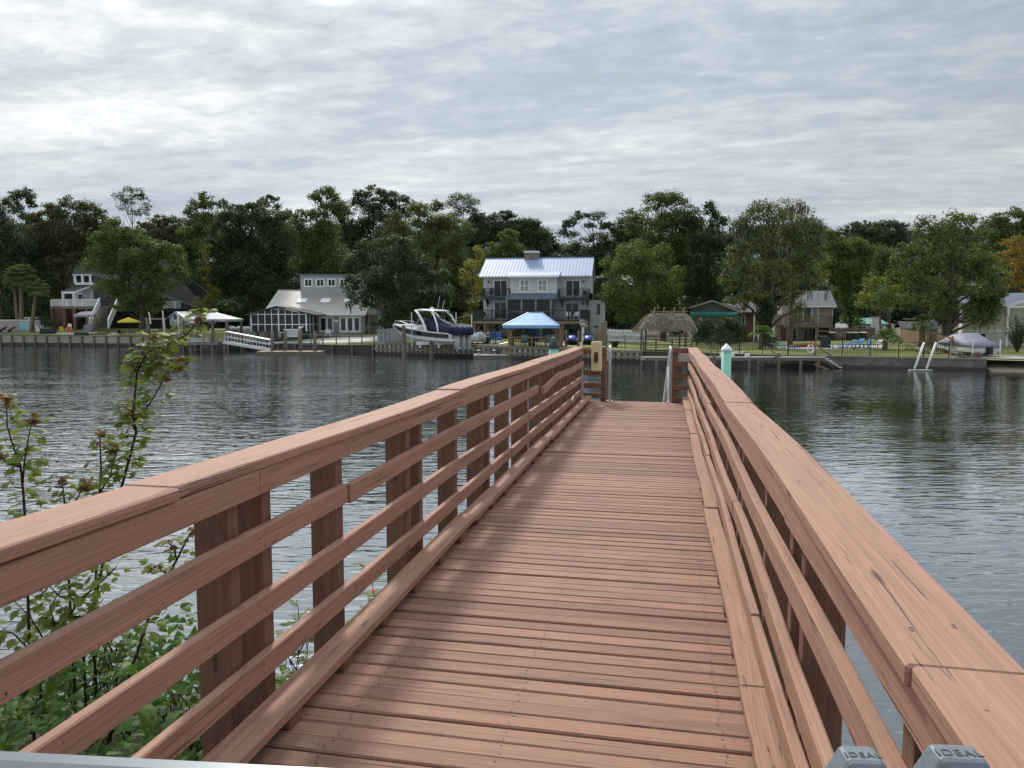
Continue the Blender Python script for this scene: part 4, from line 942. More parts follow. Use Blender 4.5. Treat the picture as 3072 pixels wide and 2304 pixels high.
# ---- left yard
F = Fr((0, 750, 3.568), 200, 118.5, 0)
t = F.root('raised_pool', 'pale raised pool wall with a sloping slide end at the left edge', 'pool')
zt = F.z(747); MB().box(F.x(-500), F.x(325), 0, 4.5, -.2, zt - .12).build('wall', 'concrete', t); MB().box(F.x(-510), F.x(330), -.08, 4.6, zt - .118, zt).build('coping', 'white_paint', t)
MB().prism([V(F.x(327), .1, -.1), V(F.x(435), .1, -.1), V(F.x(420), .1, .35), V(F.x(345), .1, zt - .02), V(F.x(327), .1, zt - .02)], V(0, 2.5, 0)).build('slide', 'white_paint', t)
MB().box(F.x(205), F.x(305), -.05, -.005, .3, zt - .35).build('viewing_pane', 'pool_blue', t)
for i, (c, lab) in enumerate(((20, 'dark red folded lounger against the raised pool wall, outer one'), (110, 'dark red folded lounger against the raised pool wall, nearer the slide'))):
    b_ = thing('pool_lounger', lab, 'lounger', F.o + V(F.x(c), -1.2, .1)); MB().box(-1.1, .7, -.35, .35, .25, .36).build('seat', 'maroon', b_); MB().bar((.7, 0, .3), (1.4, 0, .75), .6, .08, up=(0, 0, 1)).build('backrest', 'maroon', b_)
    for sx in (-.9, .6): MB().box(sx - .03, sx + .03, -.3, .3, -.1, .25).build('leg', 'charcoal', b_)
def jeep(label, pos, rz):
    t = thing('offroad_car', label, 'car', pos, R(rz))
    MB().box(-.85, .85, -1.8, 1.8, .55, 1.15).build('body', 'car_white', t, bevel=.08)
    MB().box(-.78, .78, -1.7, .6, 1.152, 1.85).build('hardtop', 'car_white', t, bevel=.06)
    MB().box(-.6, .6, -1.73, -1.70, 1.25, 1.7).build('rear_window', 'dark_glass', t); MB().box(.76, .80, -1.5, .4, 1.25, 1.68).build('side_window', 'dark_glass', t); MB().box(-.80, -.76, -1.5, .4, 1.25, 1.68).build('side_window', 'dark_glass', t)
    MB().lathe([(.38, -.12), (.40, 0), (.38, .12)], (0, 0, 0), 16).build('spare_wheel', 'rubber_black', t, loc=(.25, -1.92, .95)).rotation_euler = (R(90), 0, 0)
    for sx in (-.82, .82):
        for sy in (-1.15, 1.15): MB().lathe([(.37, -.1), (.39, 0), (.37, .1)], (0, 0, 0), 16).build('wheel', 'rubber_black', t, loc=(sx, sy, .39)).rotation_euler = (0, R(90), 0)
jeep('white off-road car with a rear spare wheel parked behind the raised pool', gpos(108, 124), -25)
# canopy swing
F = Fr((0, 750, 3.568), 915, 112, 0); t = F.root('canopy_swing', 'garden swing seat under a lilac grey canopy on the left lawn', 'swing')
x0, x1 = F.x(822), F.x(1030); zc = F.z(700)
MB().slab(V(x0, -.9, zc), V(x1, -.9, zc + .1), V(x1 - .2, .8, zc + .65), V(x0 + .2, .8, zc + .55), .06).box(x0, x1, -.93, -.9, zc - .25, zc).build('canopy', 'lilac_canvas', t)
for x in (x0 + .15, x1 - .15):
    MB().tube([(x, -1.2, 0), (x, 0, zc + .25), (x, 1.2, 0)], .05, 8).build('frame', 'charcoal', t)
MB().box(x0 + .7, x1 - .7, -.4, .35, .5, .7).build('seat', 'lilac_canvas', t); MB().bar((x0 * .5 + x1 * .5, .35, .7), (x0 * .5 + x1 * .5, .6, 1.5), x1 - x0 - 1.4, .15, up=(0, 1, 0)).build('backrest', 'lilac_canvas', t)
box_thing('ottoman', 'dark low bench in front of the canopy swing', 'bench', gpos(243, 110.5), (1.8, .7, .5), 'charcoal', bev=.05)
box_thing('dark_planter', 'long dark planter box at the foot of the pool slide', 'planter', gpos(142, 115.3), (2.2, .6, .75), 'bin_green', bev=.03)
def parasol(label, pos, r, h, mat, open_=True, pm='charcoal'):
    t = thing('parasol', label, 'umbrella', pos)
    MB().tube([(0, 0, 0), (0, 0, h)], .03, 8).build('pole', pm, t); MB().lathe([(.28, 0), (.28, .08), (.05, .12)], (0, 0, 0), 16).build('base', 'charcoal', t)
    if open_:
        a = MB(); n = 8; a.v = [(0, 0, h)] + [(r * math.cos(2 * math.pi * k / n + .2), r * math.sin(2 * math.pi * k / n + .2), h - .6) for k in range(n)] + [(r * math.cos(2 * math.pi * k / n + .2), r * math.sin(2 * math.pi * k / n + .2), h - .78) for k in range(n)] + [(0, 0, h - .06)]
        for k in range(n): a.f += [(0, 1 + k, 1 + (k + 1) % n), (1 + k, 1 + n + k, 1 + n + (k + 1) % n, 1 + (k + 1) % n), (1 + 2 * n, 1 + n + (k + 1) % n, 1 + n + k)]
        a.build('canopy', mat, t)
    else: MB().lathe([(.10, h - 1.6), (.2, h - 1.5), (.16, h - .8), (.06, h)], (0, 0, 0), 10).build('folded_canopy', mat, t, True)
    return t
parasol('open yellow parasol over a dark table beside the left boat lift', gpos(386, 108), 1.55, 2.75, 'yellow_canvas')
def cafe_table(label, pos, r=.6, mat='charcoal', h=.74):
    t = thing('garden_table', label, 'table', pos); MB().lathe([(r, h - .05), (r, h)], (0, 0, 0), 18).build('table_top', mat, t)
    for k in range(4): th = k * math.pi / 2 + .6; MB().tube([(r * .8 * math.cos(th), r * .8 * math.sin(th), 0), (r * .5 * math.cos(th), r * .5 * math.sin(th), h - .05)], .025, 6).build('leg', mat, t)
cafe_table('dark round garden table under the yellow parasol', gpos(395, 107.2)); cafe_table('white round table on the terrace right of the yellow parasol', gpos(455, 112), .9, 'white_paint')
chair_simple('garden_chair', 'dark garden chair left of the yellow parasol pole', gpos(362, 107.2), R(80), 'charcoal')
chair_simple('garden_chair', 'white garden chair right of the yellow parasol pole', gpos(412, 108.5), R(-70), 'white_paint')
chair_simple('garden_chair', 'white bulky chair on the terrace beside the stair of the beach house', gpos(205, 117), R(10), 'white_paint', back=1.3)
for px, Y, mt, lab in ((184, 114.5, 'yellow_canvas', 'yellow chair on the left terrace, beside the dark planter'), (207, 114.2, 'orange', 'orange chair on the left terrace, nearer the canopy swing')):
    chair_simple('patio_chair', lab, gpos(px, Y), R(200), mt, back=1.1)
# play house on stilts
F = Fr((0, 750, 3.568), 1920, 107, -20); t = F.root('play_house', 'small grey play house with pale roof raised on stilts beside the left boat lift', 'play house')
x0, x1, zb, zt = F.x(1815), F.x(1960), F.z(808), F.z(715)
MB().box(x0, x1, 0, 2.6, zb, zt).prism([V(x0, .01, zt), V(x1, .01, zt), V((x0 + x1) / 2, .01, F.z(662))], V(0, 2.55, 0)).build('wall', 'board_grey', t)
xm = (x0 + x1) / 2; ap = F.z(658)
MB().slab(V(x0 - .25, -.2, zt - .1), V(xm, -.2, ap), V(xm, 2.9, ap), V(x0 - .25, 2.9, zt - .1), .08).slab(V(xm, -.2, ap), V(x1 + .25, -.2, zt - .1), V(x1 + .25, 2.9, zt - .1), V(xm, 2.9, ap), .08).build('roof', 'light_metal_roof', t)
window(t, xm - .5, xm + .4, zb + .8, zb + 1.6, 0, .08)
for x in (x0 + .15, x1 - .15):
    for y in (.15, 2.4): MB().box(x - .08, x + .08, y - .08, y + .08, -.3, zb).build('stilt', 'grey_timber_z', t)
# ---- left boat lift and covered dock
F = Fr((0, 750, 3.568), 1750, 97, 0, 0.); t = F.root('boat_lift', 'empty boat lift with grey timber beams and tall white guide poles at the left dock', 'boat lift')
for a0, a1 in ((1555, 1775), (1955, 2130)):
    MB().box(F.x(a0), F.x(a1), -.2, .2, F.z(745), F.z(728)).build('beam', 'grey_timber_x', t)
for c in (1580, 1752, 1975, 2110): MB().box(F.x(c) - .2, F.x(c) + .2, -.15, .15, -2.4, F.z(746)).build('post', 'grey_timber_z', t)
for c, zt, zb in ((1636, 665, 790), (1783, 650, 950), (1938, 660, 975), (2078, 655, 720)): MB().tube([(F.x(c), -.6, F.z(zb)), (F.x(c) - .2, -.6, F.z(zt))], .075, 8).build('guide_pole', 'white_paint', t)
MB().box(F.x(1600), F.x(2130), -.1, .1, F.z(960), F.z(940)).build('cradle_beam', 'pier_wood', t)
F = Fr((560, 750, 3.568), 260, 94, 0, 0.); t = F.root('covered_dock', 'grey timber dock with pale metal hip roof at the left of the far bank', 'dock')
zd = F.z(982); hip(t, F.x(25), F.x(515), -2.0, 3.2, F.z(740), F.z(668), F.x(250), F.x(300), 'light_metal_roof', .3, 16)
for c in (30, 345, 495):
    for y in (-2.1, 2.8): MB().box(F.x(c) - .14, F.x(c) + .14, y - .14, y + .14, -2.4, F.z(745) - .1).build('post', 'grey_timber_z', t)
MB().box(F.x(-260), F.x(415), -2.6, 3.2, zd - .3, zd).build('deck', 'grey_timber_x', t)
MB().box(F.x(415) + .005, F.x(1200), 5, 8.5, zd - .3, zd - .02).build('walkway', 'grey_timber_x', t)
MB().rail((F.x(110), -2.45, zd), (F.x(410), -2.45, zd), 1.0, .3, .1, 1.9, (.1, .06), .03, .35).build('railing', 'grey_timber_x', t)
MB().rail((F.x(-250), -2.45, zd), (F.x(10), -2.45, zd), 1.0, .3, .1, 1.9, (.1, .06), .03, .35, False).build('railing', 'grey_timber_x', t)
for c in (-200, 120, 230, 345, 470):
    MB().box(F.x(c) - .12, F.x(c) + .12, -2.5, -2.26, -2.4, zd - .301).build('pile', 'pier_wood', t)
MB().bar(V(F.x(150), -2.3, zd - 1.0), V(F.x(340), -2.3, zd - .35), .12).build('brace', 'pier_wood', t)
for sx in (-1, 1): MB().bar(V(F.x(345), -2.1, F.z(800)), V(F.x(345 + sx * 60), -2.1, F.z(752)), .1).build('brace', 'grey_timber_x', t)
MB().rail((F.x(420), 5.2, zd), (F.x(1190), 5.2, zd), 1.0, .4, .1, 1.9, (.1, .06), .03, .4, False).build('railing', 'grey_timber_x', t)
box_thing('dock_bench', 'white bench inside the left covered dock', 'bench', F.o + V(F.x(150), -.6, zd), (2.6, .6, .5), 'white_paint')
t = thing('tarpaulin_heap', 'heap of crumpled white sheets beside the covered dock', 'tarpaulin', gpos(725, 98)); a = MB()
for k in range(12): a.lathe([(.4, 0), (.3, .3), (.1, .42)], (rng.uniform(-1.7, 1.7), rng.uniform(-.4, .4), 1.6 + rng.uniform(-.05, .15)), 7)
a.build('sheets', 'white_paint', t, True); MB().box(-2, 2, -.7, .7, 0, 1.6).build('crate', 'concrete', t)
# aluminium gangway to the float
F = Fr((560, 750, 3.568), 650, 90, 0, 0.); t = F.root('dock_gangway', 'white aluminium gangway sloping from the covered dock to the float', 'gangway')
a0, a1 = F.p(405, 985, 0), F.p(905, 1072, 0); ah, bh = F.p(425, 880, 0), F.p(890, 960, 0)
for y in (-.5, .5):
    a = MB().bar(a0 + V(0, y, 0), a1 + V(0, y, 0), .1, .3); nn = 7
    top0, top1 = a0 + V(.3, y, 1.25), a1 + V(-.1, y, 1.25)
    a.tube([top0 + V(-.1, 0, -1.2), top0, top1, top1 + V(.25, 0, -.25), top1 + V(.25, 0, -1.2)], .045, 8); a.bar((a0 + V(.3, y, .65)), (a1 + V(.1, y, .65)), .06)
    for i in range(nn + 1): f = i / nn; c = (a0 + V(.3, y, 0)).lerp(a1 + V(-.1, y, 0), f); a.bar(c, c + V(0, 0, 1.25), .06)
    a.build('side_truss', 'alu', t)
MB().slab(a0 + V(0, -.44, .05), a1 + V(0, -.44, .05), a1 + V(0, .44, .05), a0 + V(0, .44, .05), .05).build('tread', 'concrete', t)
F = Fr((560, 750, 3.568), 1075, 83.5, 2, 0.); t = F.root('floating_dock', 'low wooden floating dock with pale top below the left gangway', 'float')
MB().box(F.x(737), F.x(1418), 0, 2.4, -.25, .34).build('float_hull', 'pier_wood', t); MB().box(F.x(733), F.x(1422), -.06, 2.5, .342, .43).build('deck', 'grey_timber_x', t).data.materials[0] = M['tan_timber']
for px, yt, Y, lab in ((816, 990, 85.8, 'grey piling at the foot of the left gangway'), (856, 992, 86.4, 'grey piling behind the float, second from the gangway'), (901, 989, 85.8, 'grey piling behind the middle of the float with a perched white bird'), (944, 994, 85.2, 'grey piling at the right end of the float')):
    pile(lab, px, Y, yt, .19, group='pilings beside the left float')
t = thing('gull', 'white bird perched on the piling behind the float', 'bird', at(901, 988.5, 85.8))
MB().tube([(-.3, 0, .17), (-.15, 0, .2), (.05, 0, .24), (.2, 0, .22), (.28, 0, .32), (.36, 0, .36), (.42, 0, .35)], [.02, .08, .11, .08, .055, .06, .02], 10).build('body', 'white_paint', t, True)
MB().tube([(.41, 0, .35), (.5, 0, .335)], [.02, .006], 6).build('beak', 'orange', t); MB().tube([(.03, .03, .15), (.03, .03, 0)], .012, 5).build('leg', 'orange', t); MB().tube([(.03, -.03, .15), (.03, -.03, 0)], .012, 5).build('leg', 'orange', t)
# wire fence posts on the bulkhead
P0 = bank(785); t = thing('post_fence', 'line of slim weathered posts with wires along the bulkhead of the middle lawn', 'fence', P0)
for px in (783, 801, 895, 932, 968, 1008, 1047, 1085, 1122):
    b_ = bank(px, -.25) - P0; z = float(np.interp(bank(px).x, SX, SZ)); MB().bar(b_ + V(0, 0, z - .3), b_ + V(0, 0, z + 1.55), .12).build('post', 'grey_timber_z', t)
for hz in (.6, 1.2): a = MB(); b0, b1 = bank(783, -.25) - P0, bank(1122, -.25) - P0; a.tube([b0 + V(0, 0, .9 + hz), b1 + V(0, 0, .93 + hz)], .012, 5); a.build('wire', 'steel', t)
# ---- sheds and lift with the cruiser
F = Fr((1100, 700, 3.568), 210, 84, 0); t = F.root('dock_shed', 'low grey plank storage bin with sloped lid beside the cruiser', 'shed')
MB().prism([V(F.x(110), 0, -.2), V(F.x(110), 0, F.z(1040)), V(F.x(280), 0, F.z(1015)), V(F.x(395), 0, F.z(1060)), V(F.x(395), 0, -.2)], V(0, 1.8, 0)).build('wall', 'board_grey', t)
MB().slab(V(F.x(100), -.1, F.z(1040) + .02), V(F.x(285), -.1, F.z(1012)), V(F.x(285), 1.9, F.z(1012)), V(F.x(100), 1.9, F.z(1040) + .02), .06).build('lid', 'light_metal_roof', t)
for c in (150, 195, 240): MB().box(F.x(c) - .03, F.x(c) + .03, -.04, -.002, 0, F.z(1050)).build('batten', 'grey_timber_z', t)
F = Fr((1100, 700, 3.568), 560, 78, 0, 0.); t = F.root('cruiser_lift', 'boat lift of white beams and timber piles holding up the cruiser', 'boat lift')
for c in (397, 690):
    MB().tube([(F.x(c), 0, -2.4), (F.x(c), 0, F.z(985))], .21, 12).build('pile', 'pier_wood', t)
    MB().tube([(F.x(c) + .3, 7.2, -2.4), (F.x(c) + .3, 7.2, F.z(1000))], .21, 12).build('pile', 'pier_wood', t)
MB().box(F.x(385), F.x(702), -.18, .18, F.z(1000), F.z(980)).build('top_beam', 'white_paint', t)
MB().box(F.x(385), F.x(702), 7.0, 7.4, F.z(1010), F.z(990)).build('top_beam', 'white_paint', t)
for c, a0 in ((478, 1210), (955, 1000)): MB().tube([(F.x(c), .2, F.z(a0)), (F.x(c), .2, F.z(845))], .06, 8).build('guide_pole', 'alu', t)
MB().box(F.x(525), F.x(815), .35, .55, F.z(1195), F.z(1160)).build('bunk_board', 'white_paint', t)
for c in (565, 765): MB().box(F.x(c) - .12, F.x(c) + .12, .2, 6.8, F.z(1225), F.z(1198)).build('cradle_beam', 'steel', t)
# cruiser: x forward, y port, z up from the keel
sp_ = at(1100 + 985 / 3.568, 1030, 76.5); t = thing('motor_cruiser', 'white and black motor cruiser with hardtop and navy canvas raised on a boat lift', 'boat', (sp_.x, sp_.y, 1.42), R(90 + 50))
t.rotation_euler.y = R(-0.9)
st_x = [0, 1.6, 3.6, 5.6, 7.4, 8.8, 9.7]; hb = [1.45, 1.55, 1.6, 1.5, 1.15, .62, .06]; sh = [1.12, 1.18, 1.32, 1.50, 1.66, 1.80, 1.88]
cb = [1.28, 1.36, 1.36, 1.16, .78, .36, .03]; cz = [.38, .38, .42, .55, .80, 1.12, 1.55]; kz = [0, 0, 0, .05, .28, .75, 1.45]
a = MB(); n = len(st_x)
for i in range(n):
    ring = [(st_x[i], hb[i], sh[i]), (st_x[i], hb[i] * .985, sh[i] * .62 + cz[i] * .38), (st_x[i], cb[i], cz[i]), (st_x[i], 0, kz[i]), (st_x[i], -cb[i], cz[i]), (st_x[i], -hb[i] * .985, sh[i] * .62 + cz[i] * .38), (st_x[i], -hb[i], sh[i])]
    a.v += ring
for i in range(n - 1):
    for k in range(6): a.f.append((i * 7 + k, i * 7 + k + 1, i * 7 + 8 + k, i * 7 + 7 + k))
    a.f.append((i * 7 + 6, i * 7, i * 7 + 7, i * 7 + 13))
a.f += [tuple(range(7)), tuple((n - 1) * 7 + k for k in range(7))]
a.build('hull', 'gelcoat', t)
a = MB()
for s in (1, -1):
    for i in range(n - 1):
        q = []
        for j in (i, i + 1):
            def pt(f): return V(st_x[j], s * (hb[j] * (1 - .015 * f) + .018), sh[j] * (1 - f) + cz[j] * f)
            q.append((pt(.08), pt(.60)))
        a.add([q[0][0], q[1][0], q[1][1], q[0][1]], [(0, 1, 2, 3)])
a.build('hull_stripe', 'hull_black', t)
a = MB()
for s in (1, -1): a.tube([(st_x[i], s * (hb[i] + .03), sh[i] + .02) for i in range(n)], .05, 8)
a.build('rub_rail', 'white_paint', t, True)
def lofted(secs, mat, name, smooth=True):
    a = MB(); m_ = len(secs[0])
    for s in secs: a.v += s
    for i in range(len(secs) - 1):
        for k in range(m_): a.f.append((i * m_ + k, i * m_ + (k + 1) % m_, (i + 1) * m_ + (k + 1) % m_, (i + 1) * m_ + k))
    a.f += [tuple(range(m_)), tuple((len(secs) - 1) * m_ + k for k in range(m_))]
    return a.build(name, mat, t, smooth)
def sec(x, w, z0, z1, tw=.75): return [(x, w, z0), (x, w * .96, z0 + (z1 - z0) * .6), (x, w * tw, z1), (x, -w * tw, z1), (x, -w * .96, z0 + (z1 - z0) * .6), (x, -w, z0)]
lofted([sec(3.8, 1.35, 1.3, 1.95), sec(5.4, 1.3, 1.45, 2.05), sec(7.2, .9, 1.62, 1.98), sec(8.7, .4, 1.75, 1.9)], 'gelcoat', 'cabin_top')
lofted([sec(3.7, 1.28, 1.85, 2.75, .9), sec(4.9, 1.2, 2.0, 2.55, .85), sec(6.1, .85, 2.0, 2.08, .9)], 'dark_glass', 'windshield')
lofted([sec(2.2, .9, 3.38, 3.44), sec(2.6, 1.2, 3.36, 3.50), sec(4.4, 1.2, 3.42, 3.60), sec(5.6, .95, 3.38, 3.52), sec(5.95, .6, 3.34, 3.40)], 'gelcoat', 'hardtop')
for s in (1, -1):
    MB().tube([(5.3, s * 1.05, 3.40), (4.5, s * 1.28, 3.0), (3.8, s * 1.4, 2.3), (3.3, s * 1.47, 1.5), (3.2, s * 1.47, 1.25)], [.09, .12, .14, .15, .15], 8).build('front_arch', 'gelcoat', t, True)
    MB().tube([(3.0, s * 1.05, 3.42), (2.3, s * 1.25, 2.9), (1.7, s * 1.4, 2.0), (1.5, s * 1.47, 1.3)], [.07, .09, .1, .11], 8).build('rear_arch', 'gelcoat', t, True)
lofted([sec(-.05, 1.3, 1.15, 1.75, .92), sec(1.2, 1.38, 1.2, 1.95, .9), sec(2.4, 1.3, 1.3, 2.25, .85), sec(3.5, 1.2, 1.4, 2.6, .8)], 'navy_canvas', 'cockpit_cover')
lofted([sec(4.0, 1.24, 1.95, 2.35, .9), sec(5.6, 1.0, 2.02, 2.32, .8), sec(6.6, .6, 2.0, 2.1, .8)], 'navy_canvas', 'windshield_cover')
for y in (-.78, 0, .78):
    ob = lofted([sec(-1.08, .26, 1.05, 1.68, .85), sec(-.7, .335, .98, 1.85, .9), sec(-.15, .32, 1.0, 1.80, .85)], 'navy_canvas', 'outboard_cover'); ob.location.y = y
    lg = lofted([sec(-.85, .14, -.45, 1.0, .9), sec(-.55, .22, -.42, 1.0, .9), sec(-.2, .2, .1, .98, .9)], 'outboard', 'outboard_leg'); lg.location.y = y
    pr = MB().tube([(-1.15, 0, -.28), (-.9, 0, -.28), (-.35, 0, -.28), (-.2, 0, -.28)], [.03, .1, .1, .02], 8).prism([V(-.75, -.012, -.3), V(-.35, -.012, -.3), V(-.5, -.012, -.7), V(-.65, -.012, -.68)], V(0, .024, 0)).build('gearcase', 'outboard', lg, True)
MB().box(-.45, 0, -1.2, 1.2, .42, .55).build('swim_platform', 'gelcoat', t, bevel=.03)
MB().tube([(2.6, .5, 3.5), (2.2, .52, 4.9)], .02, 6).build('antenna', 'white_paint', t); MB().tube([(3.0, -.6, 3.5), (2.7, -.62, 4.5)], .02, 6).build('antenna', 'white_paint', t)
MB().lathe([(.22, 0), (.24, .08), (.12, .2)], (3.9, 0, 3.58), 14).build('radar_dome', 'white_paint', t, True)
for s in (1, -1): MB().tube([(9.5, s * .15, 1.95), (9.3, s * .3, 2.3), (7.8, s * .95, 2.25), (6.2, s * 1.35, 2.05), (5.9, s * 1.4, 1.6)], .02, 6).build('bow_rail', 'steel', t)
MB().tube([(9.85, 0, 1.95), (10.0, 0, 1.7), (9.8, 0, 1.5)], [.05, .08, .03], 6).build('anchor', 'steel', t)
# second boat under canvas behind the cruiser (only its grey top shows)
p = gpos(1402, 82.5); t = thing('boat_console', 'grey topped small boat with white post partly hidden behind the cruiser stern', 'boat', (p.x, p.y, 1.5), R(4))
MB().prism([V(-1.9, -1, 2.45), V(.5, -1, 3.05), V(.5, -1, 3.0), V(-1.9, -1, 2.38)], V(0, 2, 0)).build('t_top', 'light_metal_roof', t); MB().tube([(.45, -.9, .3), (.45, -.9, 3.0)], .07, 8).build('top_post', 'white_paint', t)
lofted([sec(-2.2, .9, .8, 1.5), sec(-.8, 1, 1.0, 2.1), sec(.4, .95, 1.0, 1.9)], 'outboard', 'console'); lofted([sec(-3, .3, .3, 1.0), sec(-1, 1.2, .1, 1.0, .98), sec(2, 1.2, 0, .95, .98)], 'gelcoat', 'hull')
# ---- pool side of the blue house
for c0, lab in ((1352, 'blue slatted chair right behind the cruiser outboards'), (1478, 'blue pool chair, left one of the pair beside the planter'), (1496, 'blue pool chair, right one of the pair near the pavilion')):
    chair_simple('pool_chair', lab, gpos(c0 + 80 * (c0 < 1400) * .9, 82.6), R(180 if 0 else 0) + R(175), 'blue_fabric', 'blue chairs by the pool', back=1.25)
t = thing('planter', 'dark planter with red flowers between the blue pool chairs', 'planter', gpos(1459, 82)); MB().lathe([(.28, 0), (.42, .75), (.38, .75)], (0, 0, 0), 14).build('pot', 'charcoal', t, True)
a = MB()
for k in range(60): th = rng.uniform(0, 6.3); r_ = rng.uniform(0, .45); c = V(r_ * math.cos(th), r_ * math.sin(th), .78 + rng.uniform(0, .5)); a.bar(c, c + V(rng.uniform(-.1, .1), rng.uniform(-.1, .1), .12), .09, .01)
a.build('flowers', 'leaf_red', t)
box_thing('hot_tub', 'white topped hot tub under the deck of the blue roofed house', 'hot tub', gpos(1434, 87), (2.4, 2.2, 1.0), 'white_paint', -8, bev=.08)
# pavilion dock with sky blue roof
F = Fr((1350, 720, 4.366), 1090, 76, -3, 0.); t = F.root('dock_pavilion', 'timber dock pavilion with sky blue metal hip roof below the blue roofed house', 'pavilion')
zd = F.z(1412); x0, x1 = F.x(765), F.x(1465)
hip(t, F.x(692), F.x(1440), -.6, 4.6, F.z(1116), F.z(948, 2), F.x(1030, 2), F.x(1200, 2), 'sky_roof', .3, 20)
MB().box(x0, x1, 0, 4.2, zd - .35, zd).build('deck', 'tan_timber', t)
for c in (790, 1400):
    for y in (.1, 4.0): MB().box(F.x(c) - .16, F.x(c) + .16, y - .1, y + .22, -2.4, F.z(1118)).build('post', 'tan_timber_z', t)
for c, s in ((790, 1), (1400, -1)): MB().bar(V(F.x(c), .12, F.z(1215)), V(F.x(c + s * 85), .12, F.z(1135)), .14).build('brace', 'tan_timber', t)
a = MB(); zt_ = F.z(1275)
for c in (772, 1070, 1390): a.box(F.x(c) - .07, F.x(c) + .07, -.06, .06, zd, zt_)
for z in (zt_, (zt_ + zd) / 2 + .1): a.box(x0, F.x(1400), -.1, .08, z - .07, z)
a.box(x0, F.x(1400), -.15, .3, zt_ + .002, zt_ + .06); a.build('railing', 'tan_timber', t)
for c in (800, 1100, 1390):
    MB().box(F.x(c) - .13, F.x(c) + .13, .25, .5, -2.4, zd - .351).build('pile', 'pier_wood', t)
for c0, c1 in ((815, 1085), (1085, 815), (1115, 1385), (1385, 1115)): MB().bar(V(F.x(c0), .2, .15), V(F.x(c1), .22, zd - .45), .05, .16).build('cross_brace', 'tan_timber', t)
MB().box(F.x(1020), F.x(1110), 2.0, 2.7, zd, F.z(1235)).build('grill_cabinet', 'charcoal', t)
MB().tube([(F.x(1452), -.4, -2.4), (F.x(1452), -.4, F.z(1140))], .2, 12).build('mooring_pile', 'tan_timber_z', t)
for i, c in enumerate((850, 915, 980, 1120, 1190, 1255)):
    s_ = thing('bar_stool', f'dark bar stool at the pavilion rail, {["first", "second", "third", "fourth", "fifth", "sixth"][i]} from the left', 'stool', F.o + F.ex * F.x(c) + V(0, .55, zd), 0, 'stools in the pavilion')
    MB().lathe([(.2, .62), (.2, .68)], (0, 0, 0), 12).build('seat', 'charcoal', s_)
    for k in range(4): th = k * math.pi / 2 + .7; MB().tube([(.2 * math.cos(th), .2 * math.sin(th), 0), (.13 * math.cos(th), .13 * math.sin(th), .62)], .02, 5).build('leg', 'charcoal', s_)
parasol('closed bright blue parasol standing inside the pavilion', F.o + F.ex * F.x(1160) + V(0, 2.6, zd), 1, F.z(1140) - zd, 'blue_fabric', False)
for c, lab in ((975, 'blue cushioned seat in the pavilion, left of the grill'), (1030, 'blue cushioned seat in the pavilion just beside the grill'), (1310, 'blue cushioned seat in the pavilion at the right post'), (1385, 'blue cushioned seat at the right end of the pavilion')):
    chair_simple('cushioned_chair', lab, F.o + F.ex * F.x(c) + V(0, 2.6 if c < 1200 else 3.0, zd), R(180), 'lounger_blue', 'blue seats in the pavilion', back=1.3)
# small float with two mushroom bollards
F = Fr((1100, 700, 3.568), 1330, 76.2, 2, 0.); t = F.root('swim_float', 'low pale topped float between the cruiser and the pavilion', 'float')
MB().box(F.x(1140), F.x(1525), 0, 2.2, -.3, .36).build('float_hull', 'pier_wood', t); MB().box(F.x(1150), F.x(1525), -.05, 2.3, .362, .46).build('deck', 'white_paint', t)
for c, lab in ((1200, 'dark capped white bollard on the left end of the swim float'), (1375, 'dark capped white bollard on the middle of the swim float')):
    b_ = thing('mooring_bollard', lab, 'bollard', F.o + F.ex * F.x(c) + V(0, .25, .462)); MB().lathe([(.16, 0), (.12, .12), (.14, .2)], (0, 0, 0), 14).build('stem', 'white_paint', b_, True); MB().lathe([(.36, .19), (.40, .28), (.30, .40), (.1, .45)], (0, 0, 0), 16).build('dome', 'cap_black', b_, True)
g_ = thing('float_ramp', 'small white railed ramp from the swim float up to the pavilion', 'gangway', F.o + F.ex * F.x(1420) + V(0, 1.2, .47)); MB().bar((0, 0, 0), (1.9, 0, .55), .8, .06).build('tread', 'white_paint', g_); MB().tube([(0, -.4, 0), (0, -.4, 1.0), (1.9, -.4, 1.4)], .03, 8).build('handrail', 'alu', g_)
